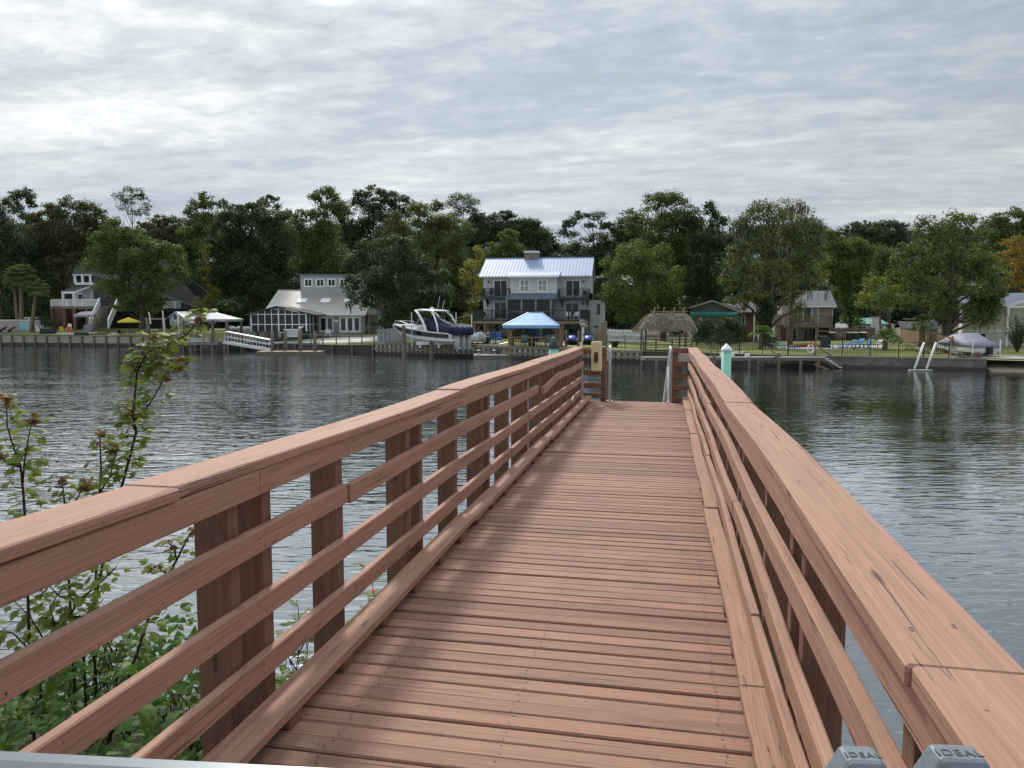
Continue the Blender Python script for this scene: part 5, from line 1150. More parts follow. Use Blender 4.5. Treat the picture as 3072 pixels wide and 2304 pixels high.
# jet skis on a cradle
def jet_ski(label, pos, rz):
    t_ = thing('jet_ski', label, 'jet ski', pos, R(rz), 'jet skis')
    def L2(secs, mat, nm):
        a = MB(); m_ = len(secs[0])
        for s in secs: a.v += s
        for i in range(len(secs) - 1):
            for k in range(m_): a.f.append((i * m_ + k, i * m_ + (k + 1) % m_, (i + 1) * m_ + (k + 1) % m_, (i + 1) * m_ + k))
        a.f += [tuple(range(m_)), tuple((len(secs) - 1) * m_ + k for k in range(m_))]; return a.build(nm, mat, t_, True)
    L2([sec(-1.6, .5, .1, .5, .95), sec(-.2, .6, 0, .55, .95), sec(.9, .5, .1, .6, .9), sec(1.65, .12, .45, .65, .8)], 'hull_black', 'hull')
    L2([sec(-.1, .42, .55, .95, .6), sec(.6, .46, .58, 1.0, .6), sec(1.2, .3, .6, .85, .6), sec(1.55, .1, .62, .7, .6)], 'cobalt', 'hood')
    L2([sec(-1.4, .26, .5, .85, .7), sec(-.6, .24, .5, .9, .7), sec(0, .2, .55, 1.0, .7)], 'charcoal', 'seat')
    MB().tube([(.25, -.42, 1.15), (.35, -.15, 1.1), (.35, .15, 1.1), (.25, .42, 1.15)], .035, 6).tube([(.35, 0, .9), (.35, 0, 1.1)], .06, 6).build('handlebar', 'charcoal', t_)
    for s in (1, -1): MB().prism([V(1.0, s * .40, .58), V(.3, s * .56, .55), V(.4, s * .5, .72)], V(.1, 0, .03)).build('side_fin', 'white_paint', t_)
    for s in (1, -1): MB().box(.15, .2, s * .5 - .07, s * .5 + .07, 1.0, 1.14).build('mirror', 'charcoal', t_)
for px, lab in ((1718, 'black and blue jet ski on the dock beside the pavilion, left one'), (1766, 'black and blue jet ski on the dock nearest the grey pilings')):
    p = at(px, 1036, 74.5); jet_ski(lab, (p.x, p.y, p.z), -100)
p = at(1742, 1044, 74.5); t = thing('jet_ski_cradle', 'dark low cradle dock carrying the two jet skis', 'dock', (p.x, p.y, 0)); MB().box(-2.2, 2.4, -1.5, 2.2, p.z - .25, p.z - .02).build('deck', 'pier_wood', t)
for x in (-2.0, 2.2): MB().tube([(x, -1.2, -2.4), (x, -1.2, p.z - .25)], .15, 10).build('pile', 'pier_wood', t)
for px, yt, Y, lab, mt in ((1698, 990, 77, 'slim grey post left of the jet skis', 'grey_timber_z'), (1736, 992, 76.5, 'slim grey post between the two jet skis', 'grey_timber_z'), (1788, 979, 75, 'thick pale topped piling right of the jet skis', 'grey_timber_z'), (1798, 984, 77, 'thinner piling behind the thick pale topped one', 'tan_timber_z')):
    pile(lab, px, Y, yt, .11 if px < 1750 else .24, mt, 'pilings beside the jet skis', px == 1788)
p = gpos(1749, 78); t = thing('pelican_post', 'white pole with a pelican figure on top behind the jet skis', 'ornament', (p.x, p.y, 0)); z0 = at(1749, 982, 78).z
MB().tube([(0, 0, 0), (0, 0, z0)], .14, 10).build('pole', 'white_paint', t)
MB().tube([(.55, 0, z0 + .05), (.3, 0, z0 + .12), (0, 0, z0 + .25), (-.25, 0, z0 + .3), (-.3, 0, z0 + .55), (-.15, 0, z0 + .72), (.0, 0, z0 + .72)], [.05, .17, .27, .15, .09, .12, .08], 10).tube([(-.02, 0, z0 + .7), (.25, 0, z0 + .6), (.55, 0, z0 + .45)], [.07, .05, .015], 8).build('bird_figure', 'concrete', t, True)
box_thing('storage_box', 'grey square box on a post beside the right wing of the blue roofed house', 'box', gpos(1812, 80), (.65, .6, 2.55), 'stone', bev=.05)
t = thing('bowl_planter', 'dark bowl planter with green plant standing on the lawn by the white gates', 'planter', gpos(1846, 77)); MB().lathe([(.2, 0), (.5, .55), (.5, .62)], (0, 0, 0), 16).build('bowl', 'charcoal', t, True)
# ---- tiki hut dock
F = Fr((1800, 750, 4.148), 840, 70, -3, 0.); t = F.root('tiki_hut', 'thatched tiki hut on a grey timber dock in the middle of the far bank', 'hut')
zd = F.z(1268); x0, x1 = F.x(512), F.x(1158); D = 4.2
MB().box(x0, x1, 0, D, zd - .28, zd).build('deck', 'grey_timber_x', t)
for c in (535, 580, 860, 1130):
    for y in (.15, 3.9): MB().tube([(F.x(c), y, -2.4), (F.x(c), y, zd - .281)], .13, 10).build('pile', 'grey_timber_z', t)
a = MB(); zt_ = F.z(1118)
for c in (518, 702, 905, 1150): a.box(F.x(c) - .06, F.x(c) + .06, -.06, .06, zd, zt_ - .002)
for k in range(4):
    z = zd + .22 + k * .235; xs_ = [x0 + (x1 - x0) * i / 12 for i in range(13)]
    a.tube([V(x, -.08, z - .05 * math.sin(i * .52) ** 2 + .02 * math.sin(k + i)) for i, x in enumerate(xs_)], .035, 6)
a.box(x0 - .05, x1 + .05, -.2, .22, zt_, zt_ + .07); a.build('railing', 'grey_timber_x', t)
for c in (575, 1078):
    for y in (.4, 3.7): MB().tube([(F.x(c), y, zd), (F.x(c) + .05, y, F.z(960))], .09, 8).build('post', 'bark_pale', t)
# thatch: thousands of straws laid over a hipped frame
ex0, ex1, ez = F.x(505), F.x(1182), F.z(975); rx0, rx1, rz_ = F.x(690, 2), F.x(1020, 2), F.z(790, 2); yc = 2.1
rnp = np.random.default_rng(3); a = MB()
def thsurf(u, v):
    """u around the eave (0..4 sides), v up the slope"""
    k = int(u) % 4; f = u - int(u); E = [V(ex0, -.7, ez), V(ex1, -.7, ez), V(ex1, 4.9, ez), V(ex0, 4.9, ez)]; Rg = [V(rx0, yc, rz_), V(rx1, yc, rz_), V(rx1, yc, rz_), V(rx0, yc, rz_)]
    p = E[k].lerp(E[(k + 1) % 4], f).lerp(Rg[k].lerp(Rg[(k + 1) % 4], f), v); p.z += .45 * math.sin(math.pi * min(1, v * 1.0)) * .8 - .12 * math.sin(f * math.pi) * (1 - v) * 0
    return p
NN = 10
for iu in range(40):
    for iv in range(NN):
        q = [thsurf(iu / 10, iv / NN), thsurf(iu / 10 + .0999, iv / NN), thsurf(iu / 10 + .0999, (iv + 1) / NN), thsurf(iu / 10, (iv + 1) / NN)]; a.add(q, [(0, 1, 2, 3)])
for i in range(5200):
    u = rnp.random() * 4; v = rnp.random() ** 1.15 * .98; p = thsurf(u, v); q = thsurf(u + rnp.normal(0, .05) if 0.08 < u % 1 < .92 else u, max(-.12, v - rnp.uniform(.10, .2)))
    if v - .16 < 0: q = q + V(0, 0, -rnp.uniform(.03, .2))
    nrm = V(rnp.normal(0, .25), -.5 if u < 1 else .5, .8).normalized(); p = p + nrm * rnp.uniform(.02, .12); q = q + nrm * rnp.uniform(.03, .16); s = V(rnp.normal(), rnp.normal(), rnp.normal() * .3).normalized() * rnp.uniform(.02, .045)
    a.add([p - s, p + s, q + s * .6, q - s * .6], [(0, 1, 2, 3)])
a.build('thatch_roof', leafmat('leaf_thatch', (.13, .105, .075), (.40, .345, .265), .9, .05), t)
a = MB(); a.tube([(rx0 - .5, yc - .35, rz_ + .18), (rx1 + .5, yc - .35, rz_ + .18)], .05, 6)
for c in (0.02, .33, .66, .98):
    x = rx0 - .2 + (rx1 - rx0 + .4) * c; a.tube([(x - .12, yc - .75, rz_ - .12), (x + .12, yc + .35, rz_ + .55)], .045, 6).tube([(x - .12, yc + .75, rz_ - .12), (x + .1, yc - .35, rz_ + .55)], .045, 6)
a.build('ridge_pole', 'tan_timber', t)
# ---- right dock with steps, piles, hoses
F = Fr((2250, 750, 4.147), 450, 61.5, 0, 0.); t = F.root('long_dock', 'long low dark dock with pale edge and steps into the water on the right', 'dock')
zd = F.z(1338); x0, x1 = F.x(-1300), F.x(955)
MB().box(x0, x1, 0, 2.2, zd - .25, zd).build('deck', 'pier_wood', t); MB().box(F.x(30), x1, -.05, .25, zd + .002, zd + .05).build('edge_board', 'white_paint', t).data.materials[0] = M['pale_concrete']
for c in (-1150, -800, -430, 10, 120, 378, 655, 872): MB().tube([(F.x(c), .1, -2.4), (F.x(c), .1, zd + (.35 if c in (-430, 378) else -.25))], .13, 10).build('pile', 'pier_wood', t)
for i in range(6):
    c = F.x(965) + i * .27; z = zd - .1 - i * .17; MB().box(c, c + .28, 0, 1.1, z - .05, z).build('step', 'pale_concrete', t)
MB().bar(V(F.x(950), .6, zd - .2), V(F.x(1160), .6, -.2), .06, .22).build('stringer', 'pier_wood', t)
MB().bar(V(F.x(905), 1.3, zd + 1.0), V(F.x(1180), 1.3, zd - .25), .07, .14).box(F.x(1170), F.x(1195), 1.25, 1.35, -1.5, zd - .2).box(F.x(905), F.x(918), 1.25, 1.35, zd, zd + 1.0).build('stair_rail', 'fence_wood', t)
MB().bar(V(F.x(820), -.1, .35), V(F.x(1040), -.15, -.15), .06, .15).build('drifting_plank', 'fence_wood', t)
MB().bar(V(F.x(300), 1.6, zd + .85), V(F.x(385), 1.2, zd + .3), .06, .12).build('brace_plank', 'fence_wood', t)
hp = [V(F.x(60), -.15, zd), V(F.x(75), -.25, zd - .4), V(F.x(130), -.3, .2), V(F.x(210), -.3, .12), V(F.x(270), -.25, .5), V(F.x(310), -.15, zd + .03), V(F.x(400), .1, zd + .06)]
tag(MB().tube(hp, .045, 8).build('black_hose', 'rubber_black', None, True, loc=F.o), 'black hose looping below the edge of the right dock', 'hose')
box_thing('dock_box', 'white dock box standing on the right dock behind the mint piling', 'box', F.o + V(F.x(-230), 1.0, zd), (1.1, .5, .34), 'white_paint')
tag(MB().tube([(0, 0, 0), (0, 0, .3)], .1, 8).box(-.3, -.1, -.1, .1, 0, .28).build('mooring_post', 'white_paint', None, loc=F.o + V(F.x(10), .3, zd)), 'pair of short white mooring posts at the left end of the pale dock edge', 'mooring post')
for c, top, lab in ((-478, 1145, 'slanted grey post sticking up beside the mint piling'), (-320, 1150, 'slanted grey post right of the stone path')):
    b0 = F.p(c - 10, 1275, 1.6); b1 = F.p(c + 18, top, 1.9); tag(MB().tube([V(0, 0, -.4), b1 - b0], .06, 8).build('leaning_post', 'grey_timber_z', None, loc=F.o + b0), lab, 'post')
# life ring on the fence
p = at(2250 + 755 / 4.147, 1047, 63.6); t = thing('life_ring', 'white life ring with red strap hung on the fence before the tan house', 'life ring', p)
a = MB(); pts = [(.27 * math.cos(k * math.pi / 8), 0, .33 * math.sin(k * math.pi / 8)) for k in range(17)]; a.tube(pts, .065, 8).build('ring', 'life_ring', t, True); MB().tube([(-.05, -.02, .28), (0, -.05, .45), (.02, -.05, .62)], .06, 6).build('strap', 'kayak_red', t)
# slanted white guide rods of the swim float
p0, p1 = at(2622 + 505 / 4.147, 1105, 59), at(2622 + 625 / 4.147, 1027, 59)
for i, lab in enumerate(('slanted white pole rising from the water, left one of two', 'slanted white pole rising from the water, right one of two')):
    o = tag(MB().tube([V(0, 0, -1.2) - (p1 - p0) * .25, V(0, 0, 0)], .035, 8).tube([V(0, 0, 0), p1 - p0], .085, 10).build('guide_pole', 'white_paint', None, True, loc=p0 + V(i * .94, 0, 0)), lab, 'pole', 'white guide poles')
box_thing('sunken_float', 'pale rim of a low float at the foot of the white poles', 'float', at(2622 + 575 / 4.147, 1110, 58.8) + V(0, 0, -.05), (1.7, .45, .09), 'concrete')
# loungers on the right lawn
def lounger(label, pos, rz, mat, ang=38):
    t_ = thing('sun_lounger', label, 'lounger', pos, R(rz), 'loungers on the right lawn'); MB().box(-1.0, .45, -.32, .32, .30, .36).build('seat', mat, t_)
    MB().bar((.45, 0, .33), (.45 + .78 * math.cos(R(ang)), 0, .33 + .78 * math.sin(R(ang))), .64, .06).build('backrest', mat, t_)
    for sx in (-.85, .35):
        for sy in (-.28, .28): MB().box(sx - .025, sx + .025, sy - .025, sy + .025, 0, .30).build('leg', 'charcoal', t_)
for c, Y, rz, mt, lab, an in ((455, 77, 158, 'lounger_blue', 'light blue lounger at the left end of the terrace below the tan house', 42), (330, 77.5, 150, 'charcoal', 'dark lounger left of the light blue one below the tan house', 40), (1120, 76.5, 10, 'lounger_blue', 'light blue lounger, first of the right hand row beside the dark box', 15), (1225, 76, 20, 'lounger_blue', 'light blue lounger, second of the right hand row', 40), (1325, 76, 22, 'lounger_blue', 'bright blue lounger with raised back, third of the right hand row', 52), (1430, 75.6, 20, 'lounger_blue', 'light blue lounger, fourth of the right hand row', 45), (1540, 75.2, 15, 'charcoal', 'dark mesh lounger at the right end of the row', 38)):
    p = gpos(2250 + c / 4.147, Y, .02); lounger(lab, p, rz, mt, an)
t = thing('kayak', 'long red kayak lying on the grass below the tan house', 'kayak', gpos(2250 + 705 / 4.147, 80, .03), R(-4)); a = MB(); secs = [(-1.75, .03, .2), (-1.2, .26, .32), (0, .36, .36), (1.2, .26, .32), (1.75, .03, .2)]
for x, w_, h_ in secs: a.v += [(x, w_, h_ * .5), (x, w_ * .7, h_), (x, -w_ * .7, h_), (x, -w_, h_ * .5), (x, 0, 0)]
for i in range(4):
    for k in range(5): a.f.append((i * 5 + k, i * 5 + (k + 1) % 5, i * 5 + 5 + (k + 1) % 5, i * 5 + 5 + k))
a.f += [(0, 1, 2, 3, 4), (20, 21, 22, 23, 24)]; a.build('hull', 'kayak_red', t, True); MB().box(-.35, .35, -.2, .2, .34, .37).build('cockpit', 'charcoal', t)
box_thing('grill_box', 'black covered grill beside the loungers on the right lawn', 'grill', gpos(2250 + 950 / 4.147, 77.5), (.85, .6, 1.05), 'charcoal', bev=.04)
for c, lab in ((1028, 'dark trash bin with pale lid standing alone at the gate fence'), (1248, 'dark trash bin with pale lid, left of the three together'), (1316, 'dark trash bin with pale lid, middle of the three together'), (1418, 'dark trash bin with pale lid, right of the three together')):
    t = thing('trash_bin', lab, 'trash bin', gpos(2250 + c / 4.147, 95.5), R(rng.uniform(-8, 8)), 'trash bins')
    MB().prism([V(-.28, -.3, .06), V(.28, -.3, .06), V(.33, -.35, .98), V(-.33, -.35, .98)], V(0, .65, 0)).build('bin_body', 'bin_green', t); MB().slab(V(-.36, -.4, 1.0), V(.36, -.4, 1.0), V(.36, .4, 1.1), V(-.36, .4, 1.1), .06).build('lid', 'bin_lid', t)
    for sx in (-.25, .25): MB().lathe([(.11, -.03), (.11, .03)], (0, 0, 0), 10).build('wheel', 'rubber_black', t, loc=(sx, .32, .11)).rotation_euler = (0, R(90), 0)
# covered boat on trailer, car and white posts by the landing
p = gpos(2622 + 1400 / 4.147, 62.6, .05); t = thing('covered_boat', 'small boat under a lilac grey cover on a trailer at the landing', 'boat', p, R(8))
def L3(secs, mat, nm):
    a = MB(); m_ = len(secs[0])
    for s in secs: a.v += s
    for i in range(len(secs) - 1):
        for k in range(m_): a.f.append((i * m_ + k, i * m_ + (k + 1) % m_, (i + 1) * m_ + (k + 1) % m_, (i + 1) * m_ + k))
    a.f += [tuple(range(m_)), tuple((len(secs) - 1) * m_ + k for k in range(m_))]; return a.build(nm, mat, t, True)
def sy(y, w_, z0, z1, tw): return [(w_, y, z0), (w_ * .98, y, z0 + (z1 - z0) * .35), (w_ * tw, y, z1), (-w_ * tw, y, z1), (-w_ * .98, y, z0 + (z1 - z0) * .35), (-w_, y, z0)]
L3([sy(-.3, 1.22, .35, .85, .98), sy(2.5, 1.2, .32, .9, .98), sy(5, .5, .5, 1.05, .9)], 'gelcoat', 'hull')
L3([sy(-.42, 1.30, .72, .98, .92), sy(.8, 1.32, .80, 1.28, .82), sy(1.9, 1.28, .8, 1.92, .62), sy(3.2, 1.1, .85, 1.75, .5), sy(5.1, .5, .95, 1.1, .5)], 'cover_lilac', 'cover')
MB().box(-.18, .18, -.75, -.31, .18, .85).build('outboard', 'rubber_black', t, bevel=.05)
MB().bar((-.9, -.3, .3), (-.2, 4.8, .3), .08).bar((.9, -.3, .3), (.2, 4.8, .3), .08).box(-1.1, 1.1, -.42, -.34, .28, .40).build('trailer_frame', 'steel', t)
for sx in (-1.08, 1.08): MB().lathe([(.29, -.1), (.31, 0), (.29, .1)], (0, 0, 0), 14).build('wheel', 'rubber_black', t, loc=(sx, 1.2, .31)).rotation_euler = (0, R(90), 0)
for sx in (-.95, .95): MB().box(sx - .1, sx + .1, -.46, -.42, .28, .36).build('tail_light', 'kayak_red', t)
for c, ytop, lab in ((1250, 1110, 'white upright post left of the covered boat'), (1590, 1115, 'white upright post right of the covered boat')):
    q = gpos(2622 + c / 4.147, 62.2, .05); z = at(2622 + c / 4.147, 750 + ytop / 4.147, 62.2).z; tag(MB().tube([(0, 0, 0), (0, 0, z - q.z)], .06, 8).build('guide_post', 'white_paint', None, loc=q), lab, 'post', 'white posts by the covered boat')
p = gpos(2622 + 1150 / 4.147, 67, .05); t = thing('parked_car', 'white car parked behind the covered boat at the landing', 'car', p, R(72))
def sc(x, w_, z0, z1, tw): return [(x, w_, z0), (x, w_, z0 + (z1 - z0) * .5), (x, w_ * tw, z1), (x, -w_ * tw, z1), (x, -w_, z0 + (z1 - z0) * .5), (x, -w_, z0)]
t0 = t
L3([sc(-2.2, .78, .35, .8, .9), sc(-1.9, .88, .28, .98, .92), sc(-.6, .9, .25, 1.0, .95), sc(1.0, .9, .25, .95, .95), sc(2.0, .85, .28, .78, .9), sc(2.25, .7, .35, .62, .9)], 'car_white', 'body')
L3([sc(-2.0, .72, .95, 1.0, .9), sc(-1.1, .74, .95, 1.42, .82), sc(.2, .74, .95, 1.46, .82), sc(1.2, .72, .93, .97, .9)], 'dark_glass', 'window')
MB().prism([V(-1.15, -.62, 1.425), V(.3, -.62, 1.475), V(.3, .62, 1.475), V(-1.15, .62, 1.425)], V(0, 0, .03)).build('roof', 'car_white', t)
for sx in (-1.4, 1.4):
    for sy_ in (-.84, .84):
        w_ = MB().lathe([(.31, -.09), (.34, -.05), (.34, .05), (.31, .09)], (0, 0, 0), 18).build('wheel', 'rubber_black', t, loc=(sx, sy_, .34)); w_.rotation_euler = (R(90), 0, 0); MB().lathe([(.21, -.1), (.21, .1)], (0, 0, 0), 14).build('rim', 'steel', w_)
chair_simple('garden_chair', 'grey slatted garden chair on the end of the sea wall', gpos(2622 + 1050 / 4.147, 61.3), R(5), 'concrete', slat=True)
t = thing('drift_brush', 'heap of grey brushwood in front of the white car', 'brush pile', gpos(2622 + 1210 / 4.147, 61)); a = MB()
for k in range(70): c = V(rng.uniform(-1, 1), rng.uniform(-.4, .4), 0); d = V(rng.uniform(-1, 1), rng.uniform(-.5, .5), rng.uniform(.1, 1.0)).normalized() * rng.uniform(.3, .8); a.tube([c, c + d * .5 + V(0, 0, .05), c + d], [.02, .014, .006], 5)
a.build('twigs', 'bark_pale', t)
# ================================================================== TREES AND OTHER PLANTS OF THE FAR BANK
nprng = np.random.default_rng(11)
def quads_mesh(name, P, N, L, W, mat, parent=None, jit=.35, loc=None):
    """P centres, N normals, L lengths, W widths -> one mesh of separate bent leaf-clump faces"""
    n = len(P); N = N / (np.linalg.norm(N, axis=1, keepdims=True) + 1e-9)
    r = nprng.normal(size=(n, 3)); T = np.cross(N, r); T /= np.linalg.norm(T, axis=1, keepdims=True) + 1e-9; B = np.cross(N, T)
    L = L[:, None]; W = W[:, None]; k = nprng.uniform(-.25, .25, (n, 1)) * L
    v = np.stack([P - T * L * .5, P + B * W * .5 + N * k - T * L * .08, P + T * L * .5, P - B * W * .5 + N * k * .6 + T * L * .05], 1).reshape(-1, 3)
    me = bpy.data.meshes.new(name); me.vertices.add(4 * n); me.vertices.foreach_set('co', v.ravel().astype(np.float32))
    me.loops.add(4 * n); me.loops.foreach_set('vertex_index', np.arange(4 * n, dtype=np.int32))
    me.polygons.add(n); me.polygons.foreach_set('loop_start', np.arange(0, 4 * n, 4, dtype=np.int32))
    me.update(calc_edges=True); me.validate(); me.materials.append(M[mat]); return link(name, me, parent, loc)
def lobe_points(lobes, dens, clump=13, cr=.5, fill=.25, sub=True):
    """lobes: centre and radii in metres -> leaf positions gathered in clumps near the skin of the boughs that make up each lobe"""
    Ps, Ns = [], []
    parts = []
    for c, r in lobes:
        c = np.array(c, float); r = np.array(r, float)
        if sub and r.min() > .75:
            parts.append((c, r * .62, .8))
            for _ in range(int(7 + r.mean() * 1.6)):
                d = nprng.normal(size=3); d[2] += .2; d /= np.linalg.norm(d); q = nprng.uniform(.22, .46)
                parts.append((c + d * r * nprng.uniform(.55, 1.02 - q * .45), r * q * np.array([1.1, 1.1, .85]), 1.5))
        else: parts.append((c, r, 2.3))
    for c, r, dm in parts:
        nc = max(3, int(dens * dm * math.pi * r[0] * r[2] / clump))
        d = nprng.normal(size=(nc, 3)); d[:, 2] += .12; d /= np.linalg.norm(d, axis=1, keepdims=True)
        rad = np.where(nprng.random(nc) < fill, nprng.uniform(.25, .8, nc), nprng.uniform(.8, 1.06, nc))[:, None]
        cc = c + d * r * rad
        k = nprng.poisson(clump, len(cc)) + 2
        idx = np.repeat(np.arange(len(cc)), k)
        sp = min(cr, .42 * r.min() + .08)
        off = np.clip(nprng.normal(size=(len(idx), 3)), -1.7, 1.7) * sp * np.array([1, 1, .7])
        Ps.append(cc[idx] + off); Ns.append(d[idx] * .7 + off / sp * .35 + np.array([0, 0, .55]) + nprng.normal(size=(len(idx), 3)) * .55)
    return np.concatenate(Ps), np.concatenate(Ns)
def tree(name, label, Y, base, lobes, mat, dens=62, size=.34, trunk=.3, bark='bark', group=None, flat=1.0, limbs=True, moss=0, cat='tree', ivy=None, clump=13, depth=1.0, fill=.25, lean=None):
    """lobes in overview pixels (x, y, rx, ry) seen at distance Y; base = px of the trunk foot"""
    S = 3072 / 2212; b = gpos(base * S, Y); t = thing(name, label, cat, b, 0, group); ls = []
    for x, y, rx, ry in lobes:
        dy = nprng.uniform(-.25, .25) * rx * S * Y / FPX * depth; p = at(x * S, y * S, Y + dy) - b; m_ = S * (Y + dy) / FPX
        ls.append(((p.x, p.y, p.z), (rx * m_, max(rx, ry) * m_ * .8 * depth, ry * m_ * flat)))
    P, N = lobe_points(ls, dens, clump, fill=fill); n = len(P)
    s = nprng.uniform(.6, 1.25, n) * size
    quads_mesh('crown', P, N, s, s * .62, mat, t)
    zc = np.mean([l[0][2] for l in ls]); xc = np.mean([l[0][0] for l in ls]); zlow = min(l[0][2] for l in ls)
    a = MB(); top = max(l[0][2] for l in ls)
    def axis(f): return V(xc * .75 * f ** 1.4 + .25 * math.sin(f * 5 + b.x), .15 * math.sin(f * 4), -.3 + (top * .93 + .3) * f)
    a.tube([axis(f) for f in (0, .03, .2, .4, .6, .8, 1)], [trunk * k for k in (1.5, 1.12, .95, .8, .6, .35, .08)], 9)
    if limbs:
        for c, r in ls:
            f = max(.12, min(.85, (c[2] - r[2] * .6) / top - .12)); p0 = axis(f); p1 = V(*c); mid = p0.lerp(p1, .5) + V(nprng.normal() * .3, 0, abs(nprng.normal()) * .3)
            rr = trunk * (1 - f * .7) * .38
            a.tube([p0, mid, p1, p1 + (p1 - mid) * .35], [rr, rr * .75, rr * .4, rr * .12], 6)
    a.build('trunk', bark, t, True)
    if moss:
        cs = [ls[i] for i in nprng.integers(0, len(ls), moss)]; a = MB()
        for c, r in cs:
            th = nprng.uniform(0, 6.28); p = V(c[0] + r[0] * .9 * math.cos(th), c[1] + r[1] * .8 * math.sin(th), c[2] - r[2] * nprng.uniform(.2, .9))
            for k in range(6):
                q = p + V(nprng.normal() * .25, nprng.normal() * .25, nprng.normal() * .15); l_ = nprng.uniform(.5, 1.5); w_ = nprng.uniform(.03, .07)
                a.add([q + V(-w_, 0, 0), q + V(w_, .02, 0), q + V(w_ * .5 + nprng.normal() * .06, .05, -l_ * .6), q + V(nprng.normal() * .08, 0, -l_), q + V(-w_ * .6, -.03, -l_ * .5)], [(0, 1, 2, 3, 4)])
        a.build('moss_clumps', 'moss_hang', t)
    if ivy:
        p = at(ivy[0] * S, ivy[1] * S, Y - .3) - b; m_ = S * Y / FPX
        P, N = lobe_points([((p.x, p.y, p.z), (ivy[2] * m_, ivy[2] * m_, ivy[3] * m_))], 120, 12, .3, .1); s = nprng.uniform(.6, 1.2, len(P)) * .26
        quads_mesh('ivy', P, N, s, s * .7, 'leaf_hedge', t)
    return t
W = 'trees of the wood behind the houses'
tree('pine_tree', 'dark pine with a rounded tuft crown at the far left of the treeline', 135, 60, [(50, 421, 26, 14), (28, 432, 18, 11), (68, 440, 14, 12), (40, 452, 20, 11), (60, 470, 22, 16)], 'leaf_pine', group=W, trunk=.28)
tree('broadleaf_tree', 'dark tree filling the left edge behind the palms', 126, 6, [(6, 452, 20, 24), (14, 505, 32, 45), (-10, 560, 40, 50), (20, 590, 40, 45), (55, 540, 30, 40), (70, 610, 45, 45), (20, 650, 50, 30)], 'leaf_deep', group=W)
tree('cypress_tree', 'tall brownish moss hung trees left of the beach house roof', 129, 130, [(150, 442, 22, 18), (138, 470, 30, 22), (112, 458, 28, 18), (190, 448, 22, 20), (180, 475, 30, 22), (215, 465, 16, 16), (95, 500, 32, 30), (140, 515, 50, 38), (190, 515, 42, 45), (105, 560, 45, 38), (160, 570, 50, 40), (80, 470, 20, 15), (225, 500, 20, 22), (120, 620, 50, 25)], 'leaf_brown', group=W, bark='bark_pale', moss=20)
tree('pine_tree', 'lone airy pine standing above the left oak', 142, 287, [(285, 411, 20, 8), (262, 424, 18, 8), (305, 427, 18, 9), (281, 438, 16, 7), (314, 446, 14, 8), (263, 447, 12, 7), (290, 457, 18, 7), (268, 432, 10, 6), (308, 462, 12, 6), (285, 425, 14, 6)], 'leaf_pine', 34, .30, trunk=.24, group=W, clump=16)
tree('oak_tree', 'broad olive green oak before the beach house with a low dark skirt', 114.5, 305, [(252, 498, 40, 24), (225, 525, 33, 28), (287, 520, 42, 32), (215, 565, 28, 38), (258, 570, 50, 42), (318, 560, 48, 38), (365, 545, 36, 24), (382, 583, 24, 34), (330, 608, 46, 36), (240, 618, 40, 32), (290, 638, 45, 30), (345, 648, 24, 18), (320, 672, 25, 12), (270, 660, 30, 14)], 'leaf_oak', 74, .30, trunk=.5, depth=.9)
tree('broadleaf_tree', 'ragged tall tree between the oak and the dense dark tree', 133, 440, [(440, 424, 18, 11), (424, 442, 24, 14), (456, 446, 22, 14), (482, 442, 15, 14), (408, 462, 18, 11), (440, 470, 30, 16), (445, 500, 36, 20), (405, 505, 26, 24), (428, 540, 40, 36), (470, 470, 18, 12), (400, 580, 35, 30)], 'leaf_mid', 56, group=W)
tree('broadleaf_tree', 'dark bushy tree behind the top of the left oak', 136, 345, [(350, 478, 28, 14), (330, 492, 22, 14), (375, 482, 24, 16), (350, 515, 38, 26), (390, 520, 30, 30), (310, 490, 18, 12), (405, 560, 30, 40), (370, 640, 60, 40)], 'leaf_brown', group=W)
tree('broadleaf_tree', 'massive dense deep green tree left of the grey clerestory', 119, 545, [(515, 455, 30, 16), (560, 449, 34, 16), (600, 474, 27, 22), (490, 490, 40, 32), (545, 488, 50, 38), (600, 518, 32, 42), (480, 543, 44, 44), (540, 558, 58, 52), (600, 590, 34, 48), (500, 608, 48, 38), (560, 628, 50, 34), (455, 590, 26, 36), (530, 655, 60, 22), (610, 645, 35, 30)], 'leaf_deep', 70, .33, trunk=.45)
tree('pine_tree', 'umbrella shaped dark pine peeking above the massive green tree', 143, 585, [(580, 430, 24, 9), (568, 440, 12, 6), (598, 446, 9, 7), (612, 470, 20, 12), (622, 462, 12, 8)], 'leaf_pine', 70, group=W, trunk=.24)
tree('vine_tree', 'slender yellow green tree climbing beside the massive dark tree', 116, 452, [(447, 545, 13, 22), (442, 590, 14, 24), (455, 635, 17, 22), (436, 655, 20, 18)], 'leaf_yellow', 54, .26, trunk=.14)
tree('broadleaf_tree', 'tall spreading tree behind the grey clerestory', 126, 690, [(706, 411, 16, 8), (688, 424, 22, 13), (718, 424, 22, 16), (656, 465, 26, 15), (690, 452, 32, 22), (730, 455, 30, 26), (640, 500, 25, 28), (690, 508, 45, 38), (662, 558, 38, 42), (720, 558, 34, 44), (640, 470, 10, 8), (690, 610, 50, 40)], 'leaf_mid', 62, group=W)
tree('pine_tree', 'thick rounded dark pine forming the highest point left of the blue roof', 141, 805, [(805, 411, 26, 11), (788, 428, 28, 17), (830, 428, 28, 18), (850, 446, 16, 16), (768, 440, 14, 13), (802, 462, 45, 24), (745, 470, 24, 22), (850, 478, 30, 26), (780, 500, 40, 30), (745, 520, 40, 40)], 'leaf_deep', group=W)
